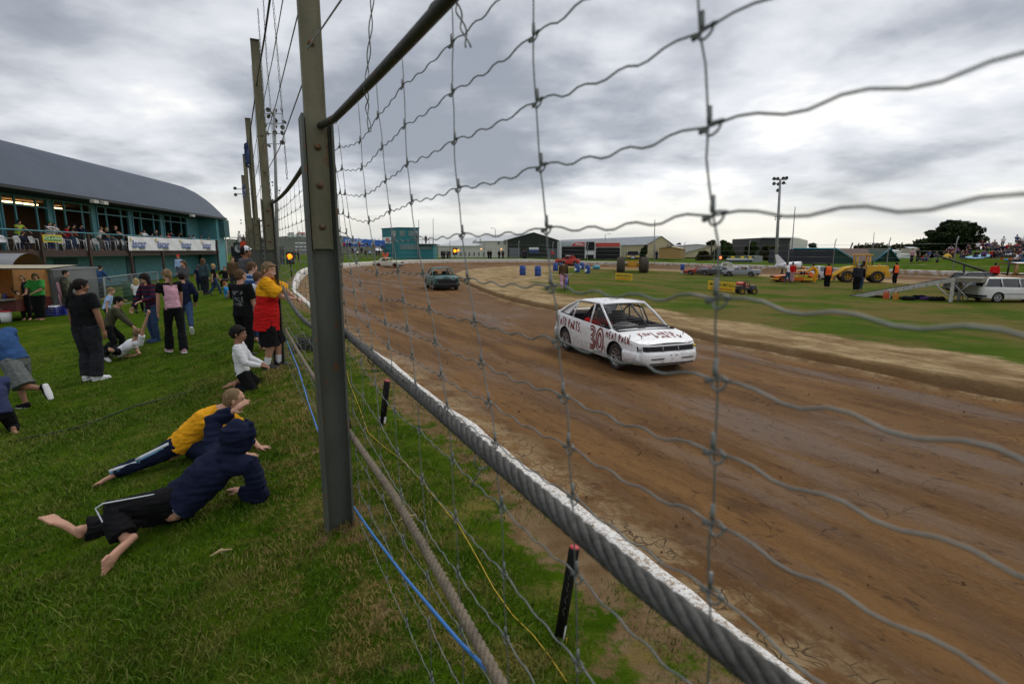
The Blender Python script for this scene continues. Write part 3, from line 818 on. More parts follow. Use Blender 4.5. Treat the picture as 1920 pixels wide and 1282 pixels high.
plain('steel_cable', [fence(t, 1.1 - .1 * math.sin(math.pi * (t - 5.2) / 4.8), .11) for t in [5.2 + k * 4.8 / 8 for k in range(9)]], .022, CABLEM, 'grey steel cable beyond the second post', 'cable')
plain('rope', [fence(.15 + k * .6, .555 - .03 * math.sin(k / 8 * math.pi), .1) for k in range(9)], .018, ROPEM, 'tan rope running from the nearest post to the second post', 'rope')
HOSEM = mat('blue poly pipe', (.035, .17, .48), .45, .12, 10)
plain('blue_hose', [fence(t, z, .1) for t, z in ((4.9, .40), (4.2, .36), (3.25, .30), (2.4, .12), (1.63, .03), (.9, .02), (.1, .05), (-.5, .15), (-1.14, .275), (-1.5, .36), (-1.77, .425), (-2.08, .52), (-2.5, .62))], .0062, HOSEM, 'thin bright blue hose dropping along the foot of the fence', 'hose')
def gp(u, v, h): p = Zp(u, v, 0); p.z += h; return p
yc = [(640, 655), (655, 720), (675, 770), (690, 812), (720, 840), (760, 870), (790, 905), (812, 935), (840, 965), (858, 985), (880, 1025), (905, 1070), (925, 1110), (960, 1155), (1000, 1200), (1030, 1235), (1062, 1285)]
plain('yellow_cord', [gp(u, v, .018 + .008 * math.sin(u)) for u, v in yc], .0024, mat('yellow cord', (.55, .36, .02), .6, .2), 'thin yellow cord lying in the grass past the two black tubes', 'cord')
def tie(c, d, R):
 a = d.orthogonal().normalized(); b = d.cross(a)
 return [c + a * (R * math.cos(k * math.pi / 6)) + b * (R * math.sin(k * math.pi / 6)) + d * (.004 * k / 12) for k in range(13)]
# black firework style tubes with red lids
def tube_thing(b_px, t_px, rad, label):
 b0 = Zp(*b_px, 0.0); t0 = D(*t_px, b0.y + .02); ax = (t0 - b0).normalized(); H_ = (t0 - b0).length
 root = empty('black_tube', b0, label, 'tube', 'black tubes stuck in the grass')
 MB().lathe([(0, -.04), (rad, -.04), (rad, H_ - .006), (rad * .94, H_), (rad * .94, H_ - .004), (0, H_ - .004)], b0, ax, 24).build('tube_body', mat('black card tube', (.008, .008, .009), .55, .3, 9, col2=(.02, .018, .018), mscale=12, spec=.25), root)
 MB().lathe([(rad * .9, -.001), (rad * .9, .004), (rad * .8, .006), (0, .005)], b0 + ax * H_, ax, 24).build('lid', mat('red lid', (.42, .03, .04), .5, .1, 20), root)
 side = V((.62, -.78, 0)); side = (side - ax * side.dot(ax)).normalized(); bt = ax.cross(side)
 mb = MB(); rows = []
 for k in range(5):
  w_ = (-.1 + .28 * k); rows.append([b0 + ax * (H_ * z) + (side * math.cos(w_) + bt * math.sin(w_)) * rad * 1.012 for z in (.03, .19)])
 mb.grid(rows).build('paper_label', mat('white label', (.55, .55, .56), .7, .1, 30), root)
 mb = MB();
 for k in range(4): mb.tube([b0 + ax * (H_ * (.3 + .13 * k + z * .012)) + (side * math.cos(-.9 + .2 * math.sin(z + k)) + bt * math.sin(-.9 + .2 * math.sin(z + k))) * rad * 1.01 for z in range(9)], .0012, 4)
 mb.build('emblem_scrawl', mat('grey print', (.09, .085, .085), .7, .1), root)
 mb = MB(); mb.tube([b0 + ax * .02 + side * rad + bt * .01, b0 + ax * .04 + side * (rad + .018), b0 + side * (rad + .02) - ax * .0, b0 + side * .03 + bt * .05 + ax * .01], .0022, 6)
 mb.build('fuse', MATS['yellow cord'], root)
tube_thing((1048, 1200), (1077, 1026), .0225, 'near black tube with a red lid standing in grass under the steel cable')
tube_thing((717, 795), (726, 714), .030, 'far black tube with red lid leaning in the grass beside the yellow cord')
# cable ties and a bracket on the post
mb = MB(); mb.tube(tie(onfence(700, 672, .11), (pc[1] - pc[0]).normalized(), .027), .003, 6); mb.tube([onfence(700, 676, .12), onfence(697, 694, .12), onfence(711, 695, .12)], .003, 6)
tag(mb.build('wire_tie', BLACKM), 'black wire tie twisted round the steel cable near the nearest post', 'wire tie')
mb = MB(); a = onfence(905, 862, .11); mb.tube(tie(a, (pc[3] - pc[2]).normalized(), .026), .0025, 6); mb.tube([a - UP * .02, onfence(887, 905, .1), onfence(884, 912, .1)], .0025, 6)
tag(mb.build('wire_tie', WIRE), 'grey wire tie joining the steel cable to the mesh, halfway along it', 'wire tie')
for (u, v), lb in (((641, 607), 'bent steel bracket holding the thick steel cable on the nearest post'), ((655, 795), 'steel bracket holding the tan rope on the nearest post')):
 c = onfence(u, v, .10); mb = MB()
 mb.tube([c - FU * -.06 + UP * .035, c - FU * .03 + UP * .035, c - FU * .035 - UP * .01, c + FU * .03 - UP * .012], .008, 8)
 tag(mb.build('cable_bracket', RAILM), lb, 'bracket', 'cable brackets')
# coil of black hose on the grass behind the post
c = J(585, 655, .0); mb = MB(); rnd = random.Random(2)
P = []
for k in range(150):
 a = k * .42; rr = .24 + .07 * math.sin(k * .37) + rnd.uniform(-.02, .02); P.append(c + V((rr * math.cos(a), rr * .8 * math.sin(a), .03 + .0012 * k + .03 * math.sin(k * .9))))
mb.tube(P, .011, 6); tag(mb.build('hose_coil', BLACKM), 'tangled coil of black hose on the grass behind the nearest post', 'hose coil')
plain('black_lead', [J(u, v, .01) for u, v in ((30, 826), (150, 800), (250, 762), (330, 741), (420, 718), (480, 700), (520, 675), (575, 650))], .008, BLACKM, 'black cable lying across the grass slope behind the boys', 'cable')
# wires strung above the rail
WGRP = 'wires strung above the fence rail'
def strung(name, pts, r, label, m=WIRE, twist=0):
 if not twist: return plain(name, pts, r, m, label, 'wire', 6, WGRP)
 mb = MB()
 Ls = [(b - a).length for a, b in zip(pts[:-1], pts[1:])]
 C = []
 for a, b, l in zip(pts[:-1], pts[1:], Ls):
  n = max(2, int(l / .02)); C += [a.lerp(b, k / n) for k in range(n)]
 C.append(pts[-1])
 for s in (0, math.pi):
  mb.tube([c + FU * (twist * math.cos(k * .75 + s)) + FN * (twist * math.sin(k * .75 + s)) for k, c in enumerate(C)], r, 5)
 return tag(mb.build(name, m), label, 'wire', WGRP)
strung('overhead_wire', [onfence(577, 92, -.05), onfence(640, 0, -.03), onfence(690, -75, -.02)], .0035, 'straight wire rising to the right from the upper part of the nearest post')
strung('overhead_wire', [fence(0, 2.66), fence(2.5, 2.60), fence(5.2, 2.68), fence(10, 2.66)], .004, 'lowest straight wire above the rail between the nearest and second posts')
strung('overhead_wire', [fence(0, 3.05), fence(2.5, 3.0), fence(5.2, 3.05), fence(10, 3.05)], .004, 'middle straight wire above the rail between the nearest and second posts')
strung('overhead_wire', [fence(0, 3.45), fence(2.5, 3.4), fence(5.2, 3.45), fence(10, 3.4)], .004, 'upper straight wire above the rail between the nearest and second posts')
strung('hanging_wire', [onfence(700, -40, .06), onfence(697, 20, .06), onfence(693, 80, .06), onfence(689, 135, .06), onfence(685, 165, .04), onfence(690, 190, .06), onfence(688, 205, .07), onfence(694, 248, .07)], .0022, 'twisted wire hanging down to the overhead rail right of the nearest post', twist=.006)
strung('hanging_wire', [fence(2.2, 4.3), fence(2.05, 3.6), fence(1.95, 2.9), fence(1.9, 2.25)], .0025, 'twisted wire hanging above the rail just left of the nearest post', twist=.006)
strung('hanging_wire', [fence(3.1, 4.35), fence(3.3, 3.6), fence(3.2, 2.9), fence(3.1, 2.25)], .0025, 'second twisted wire hanging left of the nearest post', twist=.006)
strung('hanging_wire', [fence(4.1, 4.4), fence(4.2, 3.6), fence(4.3, 2.9), fence(4.25, 2.25)], .003, 'twisted wire hanging in front of the tall light tower', twist=.006)
strung('hanging_wire', [fence(6.6, 4.5), fence(6.7, 3.5), fence(6.9, 2.3)], .004, 'wire hanging between the second and third posts')
strung('power_cable', [onfence(512, -60, -.02), onfence(506, 0, -.02), onfence(496, 70, -.02), onfence(484, 140, -.02), onfence(478, 185, -.02), fence(8.2, 3.85, -.03), fence(9.6, 3.6, -.03), fence(9.75, 3.0, -.03), fence(9.8, 2.3, -.03)], .010, 'thick black cable hanging from above past the top of the second post', BLACKM)
# ------------------------------------------------------------------ people
def orth(fwd, up):
 f = V(fwd).normalized(); u = V(up) - f * V(up).dot(f); u.normalize(); r = f.cross(u)      # right, fwd, up
 return r, f, u
def Rm(r, f, u): return Matrix((r, f, u)).transposed()
def hand_mb(mb, w, d, pn, s, curl=.25, spread=.12, thumb=1, fine=True):
 """w wrist, d direction of the hand, pn palm normal, s hand length"""
 d = d.normalized(); pn = (pn - d * pn.dot(d)).normalized(); side = d.cross(pn) * thumb
 pal = s * .52
 mb.tube([w - d * s * .08, w + d * pal * .35, w + d * pal * .8, w + d * pal], [s * .085, s * .10, s * .10, s * .07], 10, rx=[s * .13, s * .20, s * .23, s * .2], side=side, dome=True)
 for k, (o, L, r) in enumerate(((.165, .43, .052), (.055, .49, .055), (-.055, .45, .052), (-.16, .35, .046))):
  b = w + d * pal * .92 + side * (o * s)
  dd = (d + side * (o * spread * 6)).normalized(); a = 0; P = [b]
  for q, f in enumerate((.42, .33, .25)):
   a += curl * (1.0 + .25 * k * .3)
   v = dd * math.cos(a) + pn * math.sin(a); P.append(P[-1] + v * (L * s * f))
  rr = r * s * (1 if fine else 1.25)
  mb.tube(P, [rr * 1.05, rr, rr * .93, rr * .75], 7, dome=True)
 b = w + d * pal * .22 + side * s * .16
 P = [b, b + (side * .75 + d * .65 + pn * .25).normalized() * s * .2, b + (side * .75 + d * .65 + pn * .25).normalized() * s * .2 + (side * .3 + d * .9 + pn * .3).normalized() * s * .2]
 mb.tube(P, [s * .07, s * .06, s * .045], 7, dome=True)
def person(name_label, Jt, S):
 """Jt joints (world), S style. Joints: pel, waist, chest, neck, head, face(fwd), up, shL.. etc."""
 H = S['H']; lod = S.get('lod', 1); vox = {3: .0055, 2: .009, 1: .014, 0: .026}[lod] * (H / 1.5 if lod < 3 else 1)
 skin = S.get('skin', SKIN); hh = S.get('hh', .145 * H)         # head height
 fat = S.get('fat', 1.0)
 base = S.get('base', V((Jt['pel'].x, Jt['pel'].y, ground_z(Jt['pel'].x, Jt['pel'].y))))
 root = empty('person', base, name_label, 'person', S.get('group'))
 hr, hf, hu = orth(Jt['face'], Jt['up']); R = Rm(hr, hf, hu); hc = Jt['head']
 side = (Jt['shR'] - Jt['shL']).normalized()
 hs_ = (Jt['hipR'] - Jt['hipL']).normalized()
 E_ = lambda r, f, u: hc + hr * (r * hh) + hf * (f * hh) + hu * (u * hh)
 # ---- bare body
 b = MB()
 b.ell(E_(0, -.03, .12), (.335 * hh, .41 * hh, .37 * hh), R)
 b.ell(E_(0, .07, -.12), (.27 * hh, .33 * hh, .34 * hh), R)
 b.ell(E_(0, .19, -.33), (.15 * hh, .17 * hh, .14 * hh), R)
 if lod >= 1:
  b.tube([E_(0, .36, .04), E_(0, .43, -.10), E_(0, .37, -.14)], [.035 * hh, .062 * hh, .055 * hh], 8, dome=True)
  b.ell(E_(0, .345, .13), (.24 * hh, .05 * hh, .045 * hh), R, 10, 6)
  b.ell(E_(0, .345, -.245), (.105 * hh, .05 * hh, .035 * hh), R, 10, 6)
  for s in (-1, 1):
   b.ell(E_(.345 * s, -.04, -.03), (.035 * hh, .075 * hh, .12 * hh), R, 8, 6)
   b.ell(E_(.17 * s, .27, -.13), (.10 * hh, .10 * hh, .10 * hh), R, 8, 6)
 nk = Jt['neck']; b.tube([nk - (hc - nk) * .1, nk.lerp(E_(0, -.08, -.2), .6), E_(0, -.06, -.1)], [.25 * hh * fat ** .3, .235 * hh, .23 * hh], 10)
 tors = [Jt['pel'], Jt['waist'], Jt['chest'], Jt['neck']]
 k_ = H * fat
 b.tube(tors, [.055 * k_, .052 * k_, .058 * k_, .03 * k_], 12, rx=[.085 * k_, .075 * k_, .09 * k_, .05 * k_], side=side, dome=True)
 for q in 'LR':
  sh, el, ha = Jt['sh' + q], Jt['el' + q], Jt['ha' + q]
  b.tube([Jt['chest'].lerp(sh, .5), sh, sh.lerp(el, .5), el, el.lerp(ha, .3), ha], [.036 * k_, .031 * k_, .028 * k_, .0225 * k_, .0235 * k_, .0165 * H], 10, dome=True)
  d = Jt.get('hd' + q) or (ha - el); pn = Jt.get('pn' + q) or (V((0, 0, -1)) if abs(d.normalized().z) < .8 else -side * (1 if q == 'R' else -1))
  if lod >= 1: hand_mb(b, ha, d, pn, .105 * H, S.get('curl', .3), S.get('spread', .12), 1 if q == 'R' else -1, lod == 3)
  else: b.tube([ha, ha + d.normalized() * .06 * H, ha + d.normalized() * .095 * H], [.017 * H, .021 * H, .012 * H], 8, dome=True)
  hp, kn, an, to = Jt['hip' + q], Jt['kn' + q], Jt['an' + q], Jt['to' + q]
  b.tube([hp, hp.lerp(kn, .4), kn, kn.lerp(an, .3), kn.lerp(an, .75), an], [.052 * k_, .047 * k_, .033 * k_, .035 * k_, .024 * H, .021 * H], 10, dome=True)
  dn = (to - an); fl = dn.length
  sole = Jt.get('sole' + q) or V((0, 0, -1)); dd = dn.normalized(); sole = (sole - dd * sole.dot(dd)).normalized()
  hl = an - dd * .018 * H + sole * .022 * H
  b.tube([an, hl], [.022 * H, .020 * H], 8, dome=True)
  b.tube([hl, an + dd * fl * .5 + sole * .016 * H, an + dd * fl * .82 + sole * .022 * H, to + sole * .022 * H], [.017 * H, .016 * H, .0135 * H, .008 * H], 8, rx=[.019 * H, .023 * H, .030 * H, .024 * H], side=dd.cross(sole), dome=True)
  if lod == 3 and S.get('bare'):
   for t_ in range(5):
    o_ = (t_ - 2) * .0138 * H
    sd = dd.cross(sole) * (1 if q == 'R' else -1)
    p0 = an + dd * (fl * .86) + sole * .022 * H + sd * o_
    b.tube([p0, p0 + dd * (.040 - .0045 * t_) * H, p0 + dd * (.052 - .006 * t_) * H], [.0085 * H, .0068 * H, (.0085 if t_ == 0 else .007) * H], 6, dome=True)
 bd = link(remesh(b, vox, 2 if lod == 3 else 3, skin, 'body', base), 'body', root)
 # eyes
 if lod >= 2 and S.get('eyes', True):
  for s in (-1, 1):
   e = MB(); c = E_(.135 * s, .352, .045)
   e.ell(c, (.052 * hh, .03 * hh, .028 * hh), R, 10, 6, 0); e.ell(c + hf * .012 * hh, (.024 * hh, .024 * hh, .024 * hh), R, 8, 6, 1)
   e.build('eye', [mat('eye white', (.5, .47, .44), .3, 0), mat('iris', (.02, .015, .012), .3, 0)], root)
   e = MB(); e.tube([E_(.06 * s, .385, .13), E_(.14 * s, .385, .15), E_(.22 * s, .34, .125)], [.014 * hh, .018 * hh, .01 * hh], 6); e.build('eyebrow', S.get('hair', H_BROWN), root)
  e = MB(); e.tube([E_(-.095, .375, -.245), E_(0, .40, -.25), E_(.095, .375, -.245)], [.012 * hh, .02 * hh, .012 * hh], 6); e.build('lips', mat('lips', (.36, .12, .10), .5, 0), root)
 # ---- hair
 hm = S.get('hair', H_BROWN); style = S.get('style', 'short')
 if style != 'none':
  h = MB()
  big = {'short': 1.0, 'crop': .965, 'bob': 1.06, 'long': 1.04, 'pony': 1.02, 'bun': 1.03, 'curly': 1.12, 'bald': .9}[style]
  h.ell(E_(0, -.075, .175), (.37 * hh * big, .425 * hh * big, .37 * hh * big), R)
  h.ell(E_(0, -.20, .02), (.33 * hh * big, .30 * hh * big, .34 * hh * big), R)
  if style not in ('crop', 'bald'):
   for s in (-1, 0, 1): h.ell(E_(.16 * s, .24, .31), (.15 * hh, .15 * hh, .10 * hh), R, 10, 6)
   for s in (-1, 1): h.ell(E_(.33 * s, .05, .10), (.05 * hh, .12 * hh, .2 * hh), R, 8, 6)
  gv = V((0, 0, -1)); bk = -hf
  L_ = S.get('hairlen', .9) * hh
  if style in ('long', 'bob'):
   for s in (-.9, -.45, 0, .45, .9):
    p0 = E_(.32 * s, -.16 - .14 * (1 - abs(s)), .05); P = [p0, p0 + gv * L_ * .4 + bk * .05 * hh + hr * .06 * s * hh, p0 + gv * L_ * .8 + bk * .08 * hh, p0 + gv * L_]
    h.tube(P, [.15 * hh, .155 * hh, .12 * hh, .05 * hh], 8, dome=True)
  if style == 'pony':
   p0 = E_(0, -.46, S.get('ponyz', .12)); P = [E_(0, -.36, S.get('ponyz', .12)), p0 + bk * .08 * hh, p0 + bk * .22 * hh + gv * L_ * .3, p0 + bk * .2 * hh + gv * L_ * .7, p0 + bk * .12 * hh + gv * L_]
   h.tube(P, [.07 * hh, .12 * hh, .14 * hh, .11 * hh, .03 * hh], 8, dome=True)
  if style == 'bun': h.ell(E_(0, -.45, .02), (.16 * hh, .15 * hh, .16 * hh), R)
  link(remesh(h, max(vox, .011 * H / 1.5), 1, hm, 'hair', base, disp=.004 * hh / .2, dscale=26, disp2=.006 * hh / .2, hair=True), 'hair', root)
 # ---- garments
 for gname, kind, cm, kw in S['wear']:
  g = MB(); ez = kw.get('ease', .012) * (H / 1.5); kk = k_
  if kind == 'top':
   lo = kw.get('hem', -.02)     # hem below pelvis in H
   dn = (Jt['pel'] - Jt['waist']).normalized()
   P = [Jt['pel'] + dn * (-lo) * H, Jt['pel'].lerp(Jt['waist'], .5), Jt['waist'], Jt['waist'].lerp(Jt['chest'], .6), Jt['chest'], Jt['chest'].lerp(Jt['neck'], .55), Jt['neck']]
   fl = kw.get('flare', 0)
   rx = [.094 * kk + ez + fl, .092 * kk + ez + fl * .6, .084 * kk + ez + fl * .3, .092 * kk + ez, .098 * kk + ez, .085 * kk + ez, .047 * kk + ez * .6]
   ry = [.066 * kk + ez + fl, .066 * kk + ez + fl * .6, .062 * kk + ez + fl * .3, .066 * kk + ez, .066 * kk + ez, .052 * kk + ez, .036 * kk + ez * .6]
   g.tube(P, ry, 16, rx=rx, side=side)
   for q in 'LR':
    sh, el, ha = Jt['sh' + q], Jt['el' + q], Jt['ha' + q]; sl = kw.get('sleeve', 1)
    core = [Jt['chest'].lerp(Jt['neck'], .45).lerp(sh, .35), sh]; rr = [.040 * kk + ez, .0385 * kk + ez]
    if sl >= 1: core += [sh.lerp(el, .5), el, el.lerp(ha, .4), ha.lerp(el, .04)]; rr += [.033 * kk + ez, .0285 * kk + ez, .027 * kk + ez, .0215 * H + ez * kw.get('cuff', .8)]
    elif sl > .05: core += [sh.lerp(el, sl * .6), sh.lerp(el, sl)]; rr += [.034 * kk + ez * 1.2, .032 * kk + ez * 1.7]
    g.tube(core, rr, 10)
   if kw.get('hood'):
    g.ell(E_(0, -.05, .10), (.43 * hh, .50 * hh, .48 * hh), R); g.ell(E_(0, .02, -.18), (.38 * hh, .40 * hh, .40 * hh), R)
    g.tube([Jt['neck'] - (hc - Jt['neck']) * .1, E_(0, -.06, -.2)], [.40 * hh, .40 * hh], 12)
    g.tube([E_(-.36, .30, -.2), E_(-.36, .32, .15), E_(-.2, .36, .46), E_(.2, .36, .46), E_(.36, .32, .15), E_(.36, .30, -.2)], .07 * hh, 8)
   if kw.get('collar'): g.tube([Jt['neck'] + (hc - Jt['neck']) * -.05, Jt['neck'] + (hc - Jt['neck']) * .25], [.30 * hh, .30 * hh], 12)
   if kw.get('backhood'): g.ell(Jt['neck'] - hf * .06 * H, (.06 * H, .04 * H, .05 * H), R)
  elif kind == 'legs':
   ln = kw.get('len', .97); fl = kw.get('flare', 0)
   up_ = (Jt['waist'] - Jt['pel']).normalized()
   g.tube([Jt['pel'] + up_ * .065 * H, Jt['pel'], Jt['hipL'].lerp(Jt['hipR'], .5) - up_ * .02 * H], [.056 * kk + ez, .064 * kk + ez, .05 * kk + ez], 14, rx=[.082 * kk + ez, .092 * kk + ez, .075 * kk + ez], side=hs_, dome=True)
   for q in 'LR':
    hp, kn, an = Jt['hip' + q], Jt['kn' + q], Jt['an' + q]
    if ln >= .8:
     e = kn.lerp(an, (ln - .5) * 2)
     g.tube([hp + up_ * .02 * H, hp.lerp(kn, .4), kn, kn.lerp(an, .4), e.lerp(kn, .15), e], [.055 * kk + ez, .051 * kk + ez, .037 * kk + ez, .036 * kk + ez + fl * .5, .029 * kk + ez + fl * .9, .028 * kk + ez + fl], 10)
    else:
     e = hp.lerp(kn, ln * 2)  if ln <= .5 else kn.lerp(an, (ln - .5) * 2)
     mid = hp.lerp(e, .5)
     g.tube([hp + up_ * .02 * H, mid, e], [.055 * kk + ez, .053 * kk + ez * 1.4, .048 * kk + ez * 1.8 + fl], 10)
  elif kind == 'shoe':
   for q in 'LR':
    g = MB(); an, to = Jt['an' + q], Jt['to' + q]; dd = (to - an).normalized(); fl = (to - an).length
    sole = Jt.get('sole' + q) or V((0, 0, -1)); sole = (sole - dd * sole.dot(dd)).normalized(); sd = dd.cross(sole)
    hl = an - dd * .02 * H + sole * .020 * H
    g.tube([hl - sole * .012 * H, an + dd * fl * .25 + sole * .012 * H, an + dd * fl * .6 + sole * .018 * H, to + sole * .021 * H], [.028 * H, .028 * H, .021 * H, .016 * H], 10, rx=[.026 * H, .029 * H, .034 * H, .028 * H], side=sd, dome=True)
    g.tube([an - dd * .004 * H - sole * .015 * H, hl], [.027 * H, .027 * H], 10)
    for z_ in (0,):
     g.tube([hl + sole * .018 * H - dd * .008 * H, an + dd * fl * .5 + sole * .036 * H, to + sole * .034 * H + dd * .01 * H], [.012 * H, .012 * H, .011 * H], 10, rx=[.028 * H, .035 * H, .028 * H], side=sd, dome=True)
    cms = cm if isinstance(cm, list) else [cm]
    pt = None
    if len(cms) > 1: pt = lambda c, a=an, s_=sole: 1 if (c - a).dot(s_) > .03 * H else 0
    link(remesh(g, max(vox, .008), 2, cms, gname, base, paint=pt), gname, root)
   continue
  elif kind == 'socks':
   for q in 'LR':
    g = MB(); kn, an = Jt['kn' + q], Jt['an' + q]; g.tube([an, an.lerp(kn, kw.get('len', .3))], [.027 * H, .032 * H], 10, dome=False)
    link(remesh(g, max(vox, .008), 1, cm, gname, base), gname, root)
   continue
  elif kind == 'cap':
   g.ell(E_(0, -.05, .22), (.395 * hh, .45 * hh, .37 * hh), R)
   bd_ = -1 if kw.get('back') else 1
   if not kw.get('beanie'): g.tube([E_(0, .2 * bd_, .27), E_(0, .55 * bd_, .22), E_(0, .78 * bd_, .18)], [.05 * hh, .035 * hh, .02 * hh], 10, rx=[.34 * hh, .30 * hh, .2 * hh], side=hr)
   if kw.get('wide'): g.lathe([(.62 * hh, .0), (.62 * hh, .03 * hh), (.3 * hh, .05 * hh), (.3 * hh, 0), (.62 * hh, 0)], E_(0, -.03, .2), hu, 16)
  elif kind == 'skirt':
   dn = V((0, 0, -1)); mid = (Jt['knL'] + Jt['knR']) / 2
   g.tube([Jt['pel'] - dn * .05 * H, Jt['pel'], Jt['pel'].lerp(mid, .6), mid], [.06 * kk + ez, .07 * kk + ez, .085 * kk + ez, .10 * kk + ez], 14, rx=[.085 * kk + ez, .095 * kk + ez, .11 * kk + ez, .12 * kk + ez], side=hs_)
  cms = cm if isinstance(cm, list) else [cm]
  pt = kw.get('paint')
  ptf = (lambda c: pt(c, Jt, H, side)) if pt else None
  link(remesh(g, vox, kw.get('it', 3), cms, gname, base, disp=kw.get('fold', .006) * (0 if lod == 0 else 1) * H / 1.5, dscale=kw.get('fs', 11), disp2=kw.get('fold2', .004) * (0 if lod < 2 else 1) * H / 1.5, paint=ptf), gname, root)
 return root
def ik(a, b, L1, L2, hint):
 d = b - a; L_ = d.length; m_ = (L1 + L2) * .998
 if L_ > m_: b = a + d * (m_ / L_); d = b - a; L_ = m_
 L_ = max(L_, abs(L1 - L2) + 1e-4)
 x = (L1 * L1 - L2 * L2 + L_ * L_) / (2 * L_); h = math.sqrt(max(0, L1 * L1 - x * x))
 dn = d.normalized(); hv = V(hint) - dn * V(hint).dot(dn)
 if hv.length < 1e-6: hv = dn.orthogonal()
 return a + dn * x + hv.normalized() * h, b
def stand(label, px, py, yaw, H, wear, pose={}, at=None, **S):
 """yaw: degrees, 0 faces +Y (away from the camera), 90 faces +X (to the right), 180 faces the camera. (px,py) = ground point under the pelvis"""
 base = at if at is not None else J(px, py, 0)
 p = dict(pel=(0, 0, .525), lean=(0, 0, 1), rf=(.05, -.01, .04), lf=(-.05, .01, .04), rh=(.135, .03, .44), lh=(-.135, .03, .44), rk=(.2, 1, 0), lk=(-.2, 1, 0), re=(.5, -1, -.2), le=(-.5, -1, -.2), look=(0, 0), rt=None, lt=None, tw=0, sh=0)
 p.update(pose)
 ya = math.radians(yaw); fx = V((math.sin(ya), math.cos(ya), 0)); rt = V((math.cos(ya), -math.sin(ya), 0))
 def W(q): return base + rt * (q[0] * H) + fx * (q[1] * H) + UP * (q[2] * H)
 def Wd(q): return rt * q[0] + fx * q[1] + UP * q[2]
 k = S.get('thin', 1.0)
 ln = Wd(p['lean']).normalized(); pel = W(p['pel'])
 tw = math.radians(p['tw']); sr = rt * math.cos(tw) - fx * math.sin(tw); sr = (sr - ln * sr.dot(ln)).normalized()
 hipw = .052; shw = S.get('shw', .108)
 Jt = dict(pel=pel, waist=pel + ln * .10 * H, chest=pel + ln * .215 * H, neck=pel + ln * .315 * H)
 hh = S.get('hh', .145 * H)
 lk, pt = math.radians(p['look'][0]), math.radians(p['look'][1])
 hf = (fx * math.cos(lk) + rt * math.sin(lk)); Jt['face'] = hf * math.cos(pt) + UP * math.sin(pt)
 upv = (ln * .5 + UP * .5).normalized(); Jt['up'] = upv
 Jt['head'] = Jt['neck'] + (ln * .45 + UP * .55).normalized() * (hh * .60) + hf * .015 * H
 top = Jt['chest'] + ln * (.075 * H)
 Jt['shR'] = top + sr * shw * H; Jt['shL'] = top - sr * shw * H
 Jt['hipR'] = pel + rt * hipw * H - UP * .01 * H; Jt['hipL'] = pel - rt * hipw * H - UP * .01 * H
 for q, f, kn, hd, eh, tt in (('R', 'rf', 'rk', 'rh', 're', 'rt'), ('L', 'lf', 'lk', 'lh', 'le', 'lt')):
  Jt['kn' + q], Jt['an' + q] = ik(Jt['hip' + q], W(p[f]), .245 * H, .235 * H, Wd(p[kn]))
  t = p[tt] or (.04 if q == 'R' else -.04, 1, -.02 if not p.get('tip') else 0)
  Jt['to' + q] = Jt['an' + q] + Wd(t).normalized() * .105 * H
  if p.get('s' + q): Jt['sole' + q] = Wd(p['s' + q])
  Jt['el' + q], Jt['ha' + q] = ik(Jt['sh' + q], W(p[hd]), .175 * H, .15 * H, Wd(p[eh]))
  if p.get('hd' + q): Jt['hd' + q] = Wd(p['hd' + q])
 S2 = dict(S); S2['H'] = H; S2['wear'] = wear; S2['base'] = base
 return person(label, Jt, S2)
WALK = dict(rf=(.045, .17, .04), lf=(-.045, -.16, .07), rh=(.13, -.06, .46), lh=(-.13, .16, .47), pel=(0, 0, .51), lt=(0, 1, -.5))
FOLD = dict(rh=(-.03, .13, .66), lh=(.05, .12, .69), re=(1, -.2, -.6), le=(-1, -.2, -.6))
POCKET = dict(rh=(.115, .06, .50), lh=(-.115, .06, .50), re=(1, -1, 0), le=(-1, -1, 0))
SITG = dict(pel=(0, 0, .06), lean=(0, -.15, 1), rf=(.07, .33, .05), lf=(-.07, .30, .05), rk=(.3, .2, 1), lk=(-.3, .2, 1), rh=(.10, .2, .22), lh=(-.10, .2, .22))
SITC = dict(pel=(0, 0, .29), lean=(0, -.1, 1), rf=(.06, .26, .04), lf=(-.06, .26, .04), rk=(0, .3, 1), lk=(0, .3, 1), rh=(.08, .2, .33), lh=(-.08, .2, .33))
LEANR = dict(lean=(0, .35, 1), rh=(.11, .33, .60), lh=(-.11, .33, .60), re=(1, -.2, -.5), le=(-1, -.2, -.5), pel=(0, -.03, .52))
HOLD = dict(rh=(.06, .22, .62), lh=(-.07, .2, .60), re=(.8, -.5, -.5), le=(-.8, -.5, -.5))
SITE = dict(pel=(0, 0, .29))
def T(name, m, **k): return (name, 'top', m, k)
def L(name, m, **k): return (name, 'legs', m, k)
def SH(m): return ('shoe', 'shoe', m, {})
# ---- the boys and girls close to the camera
def jp(u, v, h): return J(u, v, h)
def dp(u, v, Y): return D(u, v, Y)
LABELW = mat('white stripe cloth', (.62, .66, .70), .9, .1)
def stripe(root, pts, r, m, name='side_stripe'):
 o = MB().tube(pts, r, 6); return o.build(name, m, root)
